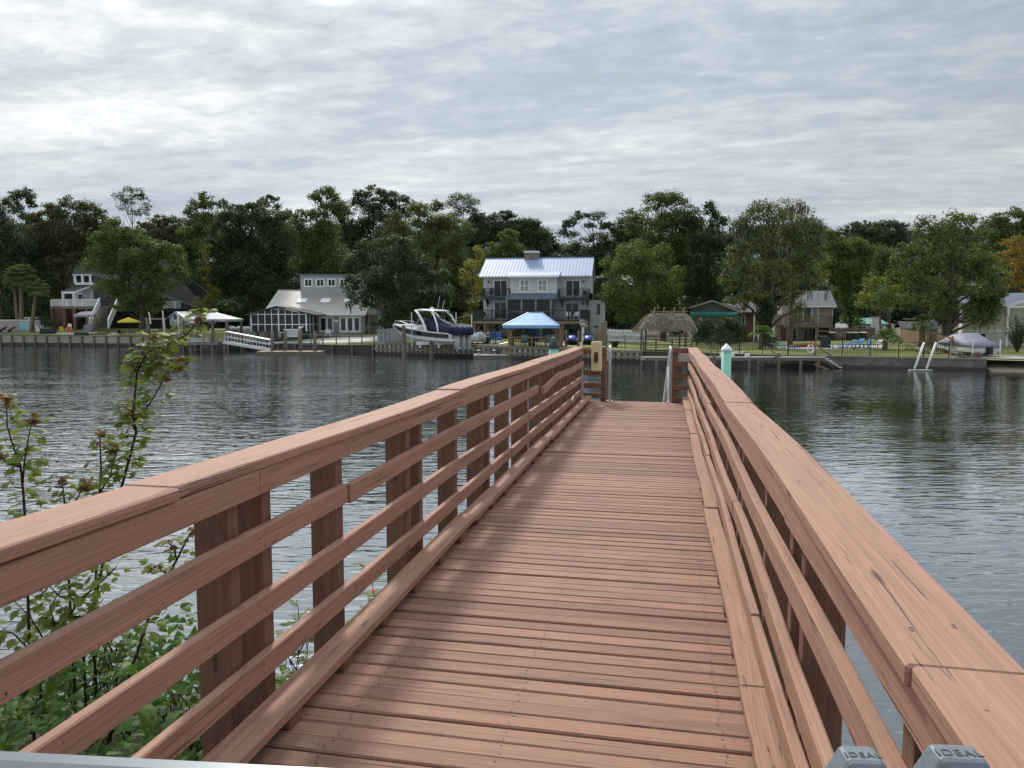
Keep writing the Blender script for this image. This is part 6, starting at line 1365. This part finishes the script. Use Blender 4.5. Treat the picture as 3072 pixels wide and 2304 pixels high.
tree('pine_tree', 'small dark pine right of the highest rounded one', 143, 878, [(869, 427, 14, 6), (880, 438, 14, 9), (893, 452, 17, 13), (870, 462, 20, 14)], 'leaf_pine', 66, group=W, trunk=.24)
tree('pine_tree', 'flat topped pine with gaps, third of the tall ones left of the chimney', 141, 998, [(996, 427, 25, 8), (1017, 438, 18, 8), (974, 440, 14, 8), (1000, 452, 22, 8), (985, 462, 14, 6), (1022, 456, 14, 7)], 'leaf_pine', 60, .3, group=W, trunk=.26)
tree('cypress_tree', 'rusty brown pointed cypress above the mossy oak', 121, 858, [(855, 468, 12, 11), (850, 487, 20, 16), (872, 492, 18, 18), (846, 515, 32, 22), (880, 525, 22, 22), (820, 530, 20, 15), (868, 550, 34, 24)], 'leaf_brown', 62, .28)
tree('oak_tree', 'wide mossy live oak between the grey house and the cruiser', 97, 872, [(850, 522, 36, 16), (800, 537, 38, 22), (870, 552, 44, 28), (775, 572, 36, 33), (830, 590, 50, 42), (900, 592, 40, 42), (760, 612, 22, 26), (945, 602, 26, 22), (930, 640, 44, 38), (958, 662, 18, 36), (870, 648, 50, 42), (812, 640, 38, 36), (780, 648, 18, 22), (900, 690, 40, 22), (760, 645, 10, 18), (845, 690, 28, 20), (820, 700, 24, 14)], 'leaf_deep', 72, .29, trunk=.5, moss=30, depth=.8).name = 'oak_tree.001'
tree('broadleaf_tree', 'olive toned woodland tree right behind the mossy oak', 131, 930, [(905, 450, 28, 18), (938, 446, 24, 15), (925, 480, 44, 28), (975, 478, 26, 18), (960, 520, 40, 34), (918, 540, 40, 40), (1008, 500, 20, 24), (990, 560, 30, 40), (960, 600, 45, 40), (1000, 640, 40, 40)], 'leaf_moss', group=W)
tree('pine_tree', 'low dark pine between the flat topped pine and the chimney', 142, 1040, [(1034, 468, 18, 10), (1056, 477, 26, 13), (1040, 495, 34, 20), (1020, 482, 18, 14)], 'leaf_pine', 70, group=W)
tree('broadleaf_tree', 'dark rounded tree just left of the chimney', 140, 1100, [(1092, 462, 20, 9), (1076, 475, 28, 14), (1112, 476, 28, 16), (1142, 482, 22, 17), (1160, 496, 12, 14), (1120, 505, 40, 24), (1168, 520, 28, 22), (1080, 510, 40, 30)], 'leaf_deep', group=W)
tree('broadleaf_tree', 'fresh green domed tree behind the left slope of the blue roof', 123, 1098, [(1096, 508, 22, 12), (1106, 525, 30, 18), (1078, 540, 26, 20), (1120, 545, 26, 18), (1050, 560, 20, 25)], 'leaf_mid', group=W)
tree('maple_tree', 'slim yellow green tree touching the left wall of the blue roofed house', 113, 1028, [(1030, 545, 13, 16), (1020, 575, 18, 20), (1032, 615, 13, 28), (1022, 652, 14, 20), (1012, 690, 22, 22), (1003, 600, 14, 20)], 'leaf_yellow', 56, .25, trunk=.15)
tree('bare_pine', 'gaunt spreading pine with flat foliage pads right of the chimney', 146, 1288, [(1256, 467, 22, 9), (1290, 467, 18, 8), (1228, 484, 20, 9), (1214, 502, 12, 7), (1310, 488, 21, 10), (1330, 498, 12, 9), (1276, 486, 13, 6), (1300, 512, 28, 8), (1265, 518, 14, 5), (1320, 528, 20, 9), (1238, 508, 16, 6), (1242, 476, 14, 7), (1290, 532, 16, 6)], 'leaf_pine', 62, .36, trunk=.42, group=W, clump=16)
tree('maple_tree', 'full bright green tree beside the right wall of the blue roofed house', 92, 1392, [(1372, 543, 36, 13), (1352, 568, 44, 24), (1402, 574, 48, 33), (1332, 610, 28, 34), (1382, 625, 58, 44), (1438, 620, 34, 44), (1337, 652, 30, 30), (1400, 668, 54, 28), (1440, 665, 28, 30), (1350, 685, 25, 14), (1312, 566, 15, 9), (1428, 540, 18, 11), (1464, 588, 14, 12), (1345, 540, 14, 9), (1388, 528, 14, 8), (1306, 640, 12, 10), (1462, 645, 14, 12), (1318, 592, 14, 9)], 'leaf_bright', 62, .27, trunk=.35, fill=.3)
tree('broadleaf_tree', 'tall light crowned tree above the bright green one', 104, 1430, [(1440, 424, 24, 10), (1412, 438, 32, 20), (1458, 445, 32, 26), (1375, 466, 28, 18), (1362, 495, 18, 22), (1420, 490, 54, 38), (1470, 500, 40, 42), (1440, 545, 45, 35), (1395, 520, 35, 25), (1470, 580, 40, 40)], 'leaf_oak', 70, .3, trunk=.4)
tree('broadleaf_tree', 'tall nearly black green tree with a broken right edge above the tiki hut', 101, 1525, [(1500, 470, 30, 30), (1540, 456, 20, 16), (1550, 480, 24, 22), (1532, 445, 10, 8), (1560, 520, 26, 33), (1518, 545, 48, 48), (1570, 580, 16, 38), (1510, 608, 50, 40), (1552, 640, 28, 28), (1500, 660, 40, 22), (1575, 545, 12, 20)], 'leaf_deep', 74, .3, trunk=.4)
tree('cypress_tree', 'tall ragged moss draped cypress with an ivy covered trunk before the tan house', 84, 1655, [(1645, 441, 19, 11), (1630, 463, 28, 20), (1672, 458, 22, 16), (1618, 480, 18, 14), (1700, 482, 34, 26), (1610, 503, 24, 26), (1650, 520, 44, 36), (1722, 528, 44, 36), (1762, 500, 20, 24), (1600, 560, 34, 32), (1580, 608, 26, 32), (1640, 590, 50, 38), (1700, 588, 50, 38), (1758, 568, 28, 36), (1770, 608, 18, 26), (1640, 640, 38, 28), (1600, 650, 34, 22), (1710, 638, 28, 26), (1722, 668, 12, 18), (1590, 490, 14, 18)], 'leaf_moss', 66, .27, trunk=.5, moss=60, ivy=(1655, 690, 20, 45), depth=.75)
tree('snag_tree', 'grey half bare mossy treetop rising out of the cypress crown', 87, 1706, [(1715, 450, 26, 20), (1692, 446, 14, 18), (1740, 462, 18, 18), (1700, 500, 26, 22), (1720, 440, 18, 10)], 'leaf_straw', 26, .22, trunk=.28, moss=45, bark='bark_pale', depth=.6)
tree('broadleaf_tree', 'yellowish topped green tree behind the tan house roof', 114, 1835, [(1790, 510, 22, 13), (1852, 530, 33, 16), (1810, 540, 34, 28), (1862, 560, 28, 33), (1822, 590, 40, 38), (1872, 600, 24, 38), (1832, 640, 34, 38), (1872, 650, 20, 28), (1790, 580, 28, 40), (1840, 690, 26, 26)], 'leaf_bright', 64, group=W)
tree('broadleaf_tree', 'distant level topped dark trees between the tan house and the big right tree', 146, 1880, [(1840, 489, 24, 9), (1880, 486, 27, 10), (1920, 484, 28, 11), (1950, 495, 20, 14), (1870, 510, 50, 18), (1930, 522, 36, 24), (1815, 500, 18, 10)], 'leaf_far', 66, group=W)
tree('broadleaf_tree', 'mid green tree left behind the big right hand oak', 119, 1925, [(1920, 548, 30, 24), (1945, 590, 26, 30), (1900, 580, 24, 28), (1930, 630, 30, 28)], 'leaf_mid', group=W)
tree('sycamore_tree', 'largest right hand tree hanging over the cream house and the covered boat', 75, 2046, [(1996, 476, 20, 10), (2064, 470, 28, 13), (2100, 480, 18, 15), (1985, 500, 33, 23), (2045, 505, 38, 28), (2095, 514, 28, 28), (1960, 540, 28, 28), (2020, 550, 54, 38), (2090, 558, 44, 38), (2130, 580, 34, 34), (1932, 580, 26, 26), (1980, 608, 48, 38), (2060, 618, 54, 38), (2128, 628, 38, 33), (2158, 602, 24, 28), (1912, 640, 20, 20), (1950, 648, 36, 26), (2020, 658, 48, 28), (2100, 668, 38, 22), (2146, 664, 18, 18), (2138, 690, 14, 12), (2122, 650, 30, 24), (2108, 692, 22, 12), (2150, 640, 26, 22)], 'leaf_oak', 58, .27, trunk=.42, moss=22, depth=.8, fill=.35)
tree('gum_tree', 'small lime green tree at the left foot of the largest right tree', 82, 1912, [(1892, 608, 24, 16), (1884, 638, 30, 15), (1912, 660, 24, 16), (1880, 618, 14, 10), (1928, 630, 18, 20), (1870, 655, 14, 8)], 'leaf_lime', 60, .25, trunk=.14, bark='bark_pale')
tree('broadleaf_tree', 'dark wooded crowns at the right edge above the cream house', 108, 2175, [(2160, 471, 24, 13), (2202, 460, 28, 16), (2150, 500, 34, 28), (2192, 510, 34, 33), (2140, 540, 28, 28), (2225, 480, 24, 30), (2150, 590, 34, 40)], 'leaf_mid', group=W)
tree('maple_tree', 'golden yellow tree at the right edge behind the cream house roof', 90, 2195, [(2190, 530, 24, 22), (2166, 556, 18, 16), (2202, 568, 30, 33), (2180, 600, 24, 22), (2210, 610, 20, 20), (2225, 540, 22, 30)], 'leaf_gold', 62, .25, trunk=.25)
# the wood behind everything, read as one mass
S = 3072 / 2212; ls = []
for row, (Y, lo, hi) in enumerate(((152, 500, 545), (146, 560, 600), (140, 615, 650), (136, 660, 690))):
    for x in np.arange(-160, 2400, 36):
        y = nprng.uniform(lo, hi)
        if 1180 < x < 1350 and row == 0: y = nprng.uniform(552, 565)
        if -20 < x < 0: y += 0
        rx = nprng.uniform(26, 44); ry = nprng.uniform(20, 34); p = at(x * S, y * S, Y); m_ = S * Y / FPX
        ls.append(((p.x, p.y + nprng.uniform(-2, 2), p.z), (rx * m_, rx * m_ * .6, ry * m_)))
P, N = lobe_points(ls, 70, 13, .6, sub=False); s_ = nprng.uniform(.6, 1.25, len(P)) * .46
o = quads_mesh('distant_wood', P, N, s_, s_ * .65, 'leaf_far'); tag(o, 'dark mass of woodland closing the view behind the houses', 'wood', kind='stuff')
# shrubs and undergrowth one can tell apart
def shrub(name, label, px, Y, lobes, mat, dens=95, size=.2, cat='shrub'):
    """lobes in photo pixels"""
    b = gpos(px, Y); t = thing(name, label, cat, b); ls = []
    for x, y, rx, ry in lobes:
        p = at(x, y, Y + nprng.uniform(-.3, .3)) - b; m_ = Y / FPX; ls.append(((p.x, p.y, p.z), (rx * m_, rx * m_ * .8, ry * m_)))
    P, N = lobe_points(ls, dens, 12, .22, .3); s = nprng.uniform(.6, 1.25, len(P)) * size
    quads_mesh('foliage', P, N, s, s * .6, mat, t); a = MB()
    for c, r in ls: a.tube([V(c[0] * .3, c[1] * .3, -.1), V(c[0] * .8, c[1], c[2] * .5), V(*c)], [.05, .035, .015], 5)
    a.build('stem', 'bark', t); return t
shrub('hedge', 'tall dark clipped hedge in front of the green awning', 2160, 78, [(2110, 985, 24, 28), (2150, 985, 28, 30), (2190, 985, 28, 30), (2215, 995, 22, 28), (2100, 1005, 18, 22), (2165, 1015, 60, 20), (2125, 972, 16, 14), (2205, 970, 16, 14)], 'leaf_hedge', 110, .22, 'hedge')
shrub('shrub', 'dark shrub at the base of the ivy covered cypress', 2320, 80, [(2300, 1010, 20, 22), (2318, 1020, 16, 14)], 'leaf_deep')
shrub('shrub', 'round clipped shrub right of the white off-road car', 135, 119, [(134, 944, 11, 10), (134, 962, 13, 14)], 'leaf_hedge')
shrub('shrub', 'dark bush behind the long planter on the left terrace', 142, 117, [(135, 968, 16, 12), (152, 972, 12, 10)], 'leaf_hedge')
shrub('hedge', 'low long hedge behind the raised pool wall', 60, 125, [(0, 953, 40, 5), (60, 953, 40, 5), (120, 955, 40, 6)], 'leaf_deep', 110, .25, 'hedge')
shrub('flower_bed', 'low mixed garden bed behind the fence right of the slanted white poles', 2820, 66, [(2800, 1050, 16, 12), (2830, 1052, 18, 14), (2850, 1058, 12, 10), (2770, 1050, 14, 8), (2730, 1044, 18, 7)], 'leaf_mid', 90, .16)
shrub('shrub', 'dark bushes at the end of the stepped fence', 2690, 84, [(2680, 1022, 14, 14), (2700, 1030, 12, 10)], 'leaf_deep')
shrub('shrub', 'yellow green bush behind the bow of the cruiser', 1175, 95, [(1160, 970, 22, 14), (1200, 962, 24, 16), (1240, 958, 20, 18)], 'leaf_deep')
shrub('shrub', 'grassy tuft among the loungers on the right lawn', 2560, 74, [(2562, 1046, 9, 6)], 'leaf_mid', 140, .14)
# palms
def fan_crown(a, c, R_, n, droop=.5, leafw=.055, up=.15, blades=13):
    for i in range(n):
        th = rng.uniform(0, 2 * math.pi); el = math.asin(rng.uniform(-.55, .98)); d = V(math.cos(th) * math.cos(el), math.sin(th) * math.cos(el), math.sin(el))
        L = R_ * rng.uniform(.75, 1.1); hub = c + d * L * .5 + V(0, 0, -.06 * L); a.tube([c, hub], [.03, .015], 4, False)
        side = d.cross(V(0, 0, 1)); side = side.normalized() if side.length > .1 else V(1, 0, 0); upv = side.cross(d)
        for k in range(blades):
            an = (k / (blades - 1) - .5) * 2.6; e = (d * math.cos(an) + side * math.sin(an)).normalized(); l = L * .52 * (1 - .25 * abs(an) / 1.3)
            tip = hub + e * l + V(0, 0, -droop * l * rng.uniform(.4, .9)); m_ = hub + e * l * .55 + upv * .04; w_ = e.cross(upv).normalized() * leafw
            a.add([hub, m_ - w_, tip, m_ + w_], [(0, 1, 2, 3)])
def feather_crown(a, c, R_, n, emin, emax, arch=.8, w_=.03):
    for i in range(n):
        th = 2 * math.pi * i / n + rng.uniform(-.2, .2); el = rng.uniform(emin, emax); d = V(math.cos(th), math.sin(th), 0); pts = []
        for k in range(9):
            f = k / 8; L = R_ * f; pts.append(c + d * L * math.cos(el) * (1 - .12 * f) + V(0, 0, L * math.sin(el) - arch * R_ * f * f * .7))
        a.tube(pts, [.025 * (1 - k / 10) + .004 for k in range(9)], 4, False)
        for k in range(1, 25):
            f = k / 25 * 8; j = min(7, int(f)); p = pts[j].lerp(pts[j + 1], f - j); tg = (pts[j + 1] - pts[j]).normalized(); sd = tg.cross(V(0, 0, 1)).normalized()
            l = R_ * .30 * math.sin(math.pi * min(1, .12 + k / 26 * .9)) + .08
            for s in (1, -1):
                e = (sd * s + tg * .55 + V(0, 0, .25)).normalized(); a.add([p, p + e * l * .5 + tg * w_, p + e * l + V(0, 0, -.12 * l), p + e * l * .5 - tg * w_], [(0, 1, 2, 3)])
def palm(label, px, Y, ytop, R_, r, fan=True, lean=0., n=46, mat='leaf_palm', name='palm_tree'):
    b = gpos(px, Y); t = thing(name, label, 'palm', b); c = at(px + lean, ytop, Y) - b
    MB().tube([V(0, 0, -.2), V(c.x * .15, 0, c.z * .3), V(c.x * .5, 0, c.z * .65), c], [r * 1.25, r, r * .92, r * .95], 10).build('trunk', 'palm_trunk', t, True)
    a = MB()
    if fan: fan_crown(a, c, R_, n)
    else: feather_crown(a, c, R_, n, .25, 1.35, .75)
    a.build('crown', mat, t); return t
palm('taller fan palm with a dense round crown at the left edge', 64, 119, 828, 2.7, .30, n=150)
palm('second trunk of the left palm group leaning out of the same clump', 52, 119.6, 850, 1.9, .24, lean=-10, n=60)
palm('shorter fan palm leaning right beside the tall left one', 95, 118.5, 866, 2.1, .26, lean=16, n=95)
palm('young palmetto with a tufted top and rough trunk inside the stepped fence', 2768, 74, 968, 1.45, .28, n=26)
palm('sago palm with arching pale fronds on the right lawn before the fence', 2658, 72, 1012, 1.75, .24, False, n=34, mat='leaf_sago', name='sago_palm')
palm('sago palm with arching fronds beside the ivy covered cypress', 2284, 77, 1002, 1.7, .2, False, n=34, mat='leaf_sago', name='sago_palm')
# spiky dark shrub by the cream house
t = thing('oleander_bush', 'spiky dark shrub standing before the cream house at the right edge', 'shrub', gpos(3058, 66)); a = MB(); P_, N_ = [], []
for k in range(46):
    th = rng.uniform(0, 6.28); sp_ = rng.uniform(.2, 1.5); hgt = rng.uniform(1.6, 3.6); tip = V(sp_ * math.cos(th), sp_ * math.sin(th) * .7, hgt); a.tube([V(0, 0, -.1), tip * .5 + V(0, 0, .15), tip], [.03, .02, .006], 4)
    for j in range(26):
        f = rng.uniform(.3, 1); p = tip * f + V(rng.gauss(0, .06), rng.gauss(0, .06), .1 * (1 - f)); P_.append(p); N_.append((rng.gauss(0, 1), rng.gauss(0, 1), .4))
a.build('stem', 'bark', t); n_ = len(P_); quads_mesh('foliage', np.array(P_), np.array(N_), np.full(n_, .24), np.full(n_, .06), 'leaf_deep', t)
# overhead wires in front of the trees
for x0, y0, x1, y1, Y, lab in ((210, 822, 330, 826, 127, 'thin overhead wire crossing behind the left palms'), (2400, 908, 2600, 912, 118, 'thin overhead wire right of the tan house')):
    p, q = at(x0, y0, Y), at(x1, y1, Y); mid = (p + q) / 2 + V(0, 0, -.15); tag(MB().tube([V(0, 0, 0), mid - p, q - p], .025, 5).build('overhead_wire', 'charcoal', None, loc=p), lab, 'wire')
# ================================================================== PLANTS OF THE NEAR BANK
MAPLE = [(0, 0), (.16, .02), (.34, -.04), (.30, .10), (.56, .20), (.36, .28), (.62, .56), (.36, .50), (.28, .60), (.20, .52), (.22, .74), (.08, .78), (0, 1.0)]
MAPLE = MAPLE + [(-x, y) for x, y in MAPLE[-2:0:-1]]
def leaf_at(a, p, d, up, s, shape='maple', curl=.25):
    """leaf from its stalk point p, pointing along d, face towards up"""
    d = d.normalized(); sd = d.cross(up); sd = sd.normalized() if sd.length > .05 else V(1, 0, 0); n_ = sd.cross(d)
    if shape == 'maple': pts = MAPLE
    elif shape == 'oval': pts = [(0, 0), (.16, .18), (.22, .42), (.16, .72), (0, 1), (-.16, .72), (-.22, .42), (-.16, .18)]
    else: pts = [(0, 0), (.22, -.06), (.34, .12), (.30, .4), (.14, .75), (0, 1), (-.14, .75), (-.30, .4), (-.34, .12), (-.22, -.06)]
    vs = [p + d * (y * s) + sd * (x * s) - n_ * (curl * s * (x * x * 1.2 + .35 * y * y)) for x, y in pts]
    c = p + d * (.4 * s) + n_ * .015 * s; k = len(vs)
    a.add(vs + [c], [(i, (i + 1) % k, k) for i in range(k)])
def polyat(pts, f):
    L = [0]
    for p, q in zip(pts[:-1], pts[1:]): L.append(L[-1] + (q - p).length)
    t_ = f * L[-1]
    for i in range(len(pts) - 1):
        if t_ <= L[i + 1] or i == len(pts) - 2: u = (t_ - L[i]) / max(1e-6, L[i + 1] - L[i]); return pts[i].lerp(pts[i + 1], u), (pts[i + 1] - pts[i]).normalized()
def sapling(label, Y, stems, n=26, size=.085, red=True, dens_from=.25, thick=.011):
    """stems: polylines in photo pixels at distance Y; opposite maple leaves on long stalks"""
    b0 = at(stems[0][0][0], stems[0][0][1], Y); b = V(b0.x, b0.y, nbz(b0.x, b0.y)); t = thing('maple_sapling', label, 'sapling', b, 0, 'maple saplings')
    st_ = MB(); lv = MB(); yl = MB()
    for si, pl_ in enumerate(stems):
        dy = 0 if si == 0 else rng.uniform(-.12, .12)
        pts = [at(x, y, Y + dy * i / len(pl_)) - b for i, (x, y) in enumerate(pl_)]
        if si == 0: pts = [V(pts[0].x * .3, 0, -.1)] + pts
        k = len(pts); r0 = thick * (1 if si == 0 else .55); st_.tube(pts, [r0 * (1 - .8 * i / (k - 1)) + .0015 for i in range(k)], 6)
        L = sum((q - p).length for p, q in zip(pts[:-1], pts[1:])); m_ = max(4, int(n * L))
        for i in range(m_):
            f = dens_from + (1 - dens_from) * (i + rng.random() * .5) / m_ if si == 0 else .15 + .85 * (i + .5) / m_
            p, tg = polyat(pts, min(.995, f)); th0 = i * 1.57 + rng.uniform(-.3, .3)
            for s in (0, math.pi):
                th = th0 + s; o_ = V(math.cos(th), math.sin(th), rng.uniform(.05, .7)).normalized(); pl2 = size * rng.uniform(.5, 1.1); e = p + o_ * pl2
                st_.tube([p, p.lerp(e, .5) + V(0, 0, .006), e], [.0014, .0012, .001], 4, False)
                d = (o_ + V(0, 0, rng.uniform(-1.25, -.1))); sz = size * rng.uniform(.6, 1.2) * (1 - .35 * f)
                leaf_at(lv, e, d, V(rng.uniform(-.4, .4), rng.uniform(-.7, .1), 1), sz)
        p, tg = pts[-1], (pts[-1] - pts[-2]).normalized()
        if red:
            for j in range(6):
                th = j * 1.05 + rng.random(); o_ = (V(math.cos(th), math.sin(th), rng.uniform(-.9, .6))).normalized(); leaf_at(yl, p + tg * rng.uniform(-.07, .01), o_, V(0, -.4, 1), size * rng.uniform(.5, .85), curl=.5)
    st_.build('stem', 'stem_dark', t, True); lv.build('leaves', 'leaf_maple', t)
    if yl.v: yl.build('young_leaves', 'leaf_red', t)
    return t
sapling('tallest maple sapling leaning right above the left rail with red tipped shoots', 5.3, [[(250, 1950), (330, 1600), (364, 1463), (392, 1360), (409, 1295), (399, 1244), (405, 1180), (412, 1110), (440, 1060), (500, 1035), (560, 1005), (590, 965), (605, 935)], [(408, 1150), (412, 1090), (440, 1045), (462, 1000)], [(404, 1260), (450, 1210), (480, 1160), (500, 1110)], [(412, 1120), (400, 1100), (398, 1085)], [(440, 1060), (520, 1080), (565, 1080)], [(409, 1295), (380, 1250), (378, 1220)], [(418, 1100), (480, 1090), (540, 1110)]], 30, .093, dens_from=.58)
sapling('maple sapling at the far left edge rising from behind the rail', 5.0, [[(90, 2000), (78, 1600), (70, 1480), (62, 1400), (40, 1340), (22, 1280), (18, 1190)], [(68, 1450), (74, 1380), (88, 1300), (102, 1240)], [(62, 1400), (20, 1390), (-10, 1340)]], 24, .095, dens_from=.45)
sapling('slim maple sapling with yellow and red top between the two taller ones', 5.2, [[(280, 1900), (296, 1560), (298, 1480), (303, 1400), (300, 1320), (300, 1300)], [(298, 1480), (330, 1430), (345, 1370), (340, 1330)]], 24, .09, dens_from=.55)
sapling('short maple sapling with a drooping brown top just over the left rail', 5.1, [[(215, 1900), (198, 1580), (192, 1490), (184, 1428)], [(198, 1550), (235, 1490), (255, 1440)]], 22, .088, dens_from=.6)
sapling('low spreading maple seen under the left cap rail', 5.0, [[(120, 2060), (170, 1900), (240, 1800), (320, 1730), (350, 1700)], [(150, 1950), (90, 1850), (30, 1790)], [(170, 1900), (150, 1820), (190, 1760)], [(240, 1800), (180, 1790), (120, 1730)], [(200, 1850), (290, 1850), (350, 1800)], [(120, 1980), (40, 1900), (-20, 1890)], [(170, 1900), (260, 1880), (330, 1840)], [(100, 2000), (160, 1950), (240, 1930)]], 32, .098, False, .1)
sapling('small maple shoot with dark red tip beside the near double post', 4.6, [[(380, 2050), (470, 1780), (530, 1680), (565, 1610), (578, 1590)], [(500, 1720), (470, 1700), (450, 1705)], [(530, 1680), (520, 1640), (500, 1625)]], 15, .07, dens_from=.45)
# leafy vines over the bank, one tangled cover
lv = MB(); sm = MB()
def patch(n, xr, yr, zr, s, shape='heart'):
    for i in range(n):
        x = rng.uniform(*xr); y = rng.uniform(*yr); z = nbz(x, y) + rng.uniform(*zr) * (.6 + .4 * math.sin(x * 2.1 + y * 1.3)); p = V(x, y, max(z, .15))
        d = V(rng.uniform(-1, 1), rng.uniform(-1, .4), rng.uniform(-.5, .6)); leaf_at(lv, p, d, V(rng.uniform(-.5, .5), rng.uniform(-.9, .2), 1), s * rng.uniform(.6, 1.25), shape)
patch(5000, (-5.6, -1.75), (2.4, 6.4), (.02, 1.0), .085)
patch(1500, (-7.5, -3.0), (5.0, 7.6), (.0, .9), .085)
patch(900, (-2.2, -1.6), (4.2, 6.2), (.0, .5), .06)
o = lv.build('vine_thicket', 'leaf_vine'); tag(o, 'tangle of bright green vine leaves covering the near bank', 'vines', kind='stuff')
def tangle(label, cx, cy, w_, h_, Y, n):
    b0 = at(cx, cy + h_, Y); b = V(b0.x, b0.y, nbz(b0.x, b0.y)); t = thing('bare_bush', label, 'bush', b); a = MB(); lf_ = MB()
    for i in range(n):
        p = at(cx + rng.uniform(-w_, w_), cy + h_ * rng.uniform(.3, 1), Y + rng.uniform(-.3, .3)) - b; d = V(rng.uniform(-1, 1), rng.uniform(-.5, .5), rng.uniform(.1, 1.2)).normalized() * rng.uniform(.15, .5)
        q = p + d * .6 + V(rng.gauss(0, .05), 0, .04); r_ = p + d + V(rng.gauss(0, .06), 0, -.03); a.tube([V(p.x * .4, p.y, -.1), p, q, r_], [.005, .004, .003, .0015], 4, False)
        for k in range(3):
            e = q.lerp(r_, rng.random()); a.tube([e, e + V(rng.gauss(0, .03), 0, -rng.uniform(.05, .12))], [.004, .006], 4) if rng.random() < .4 else leaf_at(lf_, e, V(rng.uniform(-1, 1), -.3, -.6), V(0, -.5, 1), rng.uniform(.03, .06), 'oval')
    a.build('stem', 'pod', t); lf_.build('leaves', 'leaf_maple', t)
tangle('dark bare twigged bush with hanging pods below the left middle rail', 340, 2000, 90, 130, 5.4, 46)
tangle('dark twiggy growth at the foot of the near left post', 560, 2160, 110, 130, 4.6, 60)
def pinnate(label, Y, stems, pods=True, flower=None, n=10):
    b0 = at(stems[0][0][0], stems[0][0][1], Y); b = V(b0.x, b0.y, nbz(b0.x, b0.y)); t = thing('feathery_weed', label, 'weed', b, 0, 'feathery weeds'); a = MB(); lf_ = MB(); pd = MB()
    for si, pl_ in enumerate(stems):
        pts = [at(x, y, Y + rng.uniform(-.05, .05)) - b for x, y in pl_]
        if si == 0: pts = [V(pts[0].x, 0, -.2)] + pts
        a.tube(pts, [.006 * (1 - .7 * i / (len(pts) - 1)) for i in range(len(pts))], 5)
        for i in range(n):
            f = .35 + .65 * i / n; p, tg = polyat(pts, f); th = i * 2.4; o_ = V(math.cos(th), math.sin(th) * .6, rng.uniform(.1, .6)).normalized(); L = rng.uniform(.14, .24); pr = [p, p + o_ * L * .5 + V(0, 0, .02), p + o_ * L + V(0, 0, -.02)]
            a.tube(pr, [.0018, .0015, .001], 4, False)
            for k in range(1, 12):
                c, tt = polyat(pr, k / 12); sd = tt.cross(V(0, 0, 1)).normalized()
                for s in (1, -1): leaf_at(lf_, c, sd * s + tt * .35 + V(0, 0, rng.uniform(-.2, .2)), V(0, -.3, 1), rng.uniform(.028, .042), 'oval', .1)
            if pods and i % 3 == 1: pd.tube([p, p + V(.01, 0, -.03), p + V(rng.gauss(0, .02), 0, -.11)], [.001, .005, .002], 5)
    a.build('stem', 'stem_dark', t, True); lf_.build('leaves', 'leaf_maple', t)
    if pd.v: pd.build('pods', 'pod', t)
    if flower:
        p = at(*flower, Y) - b; fl = MB()
        for k in range(6): leaf_at(fl, p, V(math.cos(k), math.sin(k), .6), V(0, -.5, 1), .035, 'oval', .4)
        fl.build('flower', 'orange', t)
pinnate('feathery weed with an orange flower beyond the third left post', 5.9, [[(1060, 2150), (1085, 1990), (1110, 1900), (1125, 1800), (1110, 1720), (1075, 1690)], [(1110, 1900), (1140, 1850), (1150, 1790)], [(1085, 1990), (1060, 1920), (1050, 1890)]], flower=(1121, 1776))
pinnate('feathery weed between the second and third left posts', 5.6, [[(880, 2180), (890, 2000), (900, 1900), (895, 1830), (890, 1800)], [(895, 1960), (930, 1900), (945, 1870)], [(890, 2010), (850, 1950), (830, 1930)]])
pinnate('feathery weed right behind the second left post with black pods', 5.5, [[(940, 2230), (935, 2100), (925, 2010), (920, 1960)], [(935, 2100), (965, 2040), (980, 1990)], [(935, 2120), (905, 2060), (890, 2030)]])
pinnate('low feathery weed at the foot of the near left double post', 5.2, [[(820, 2280), (830, 2150), (820, 2080), (810, 2040)], [(830, 2160), (870, 2090), (880, 2060)], [(825, 2200), (790, 2130), (780, 2100)]])
tangle('green leafy bush at the water edge below the second left post', 860, 2140, 80, 90, 5.3, 60)
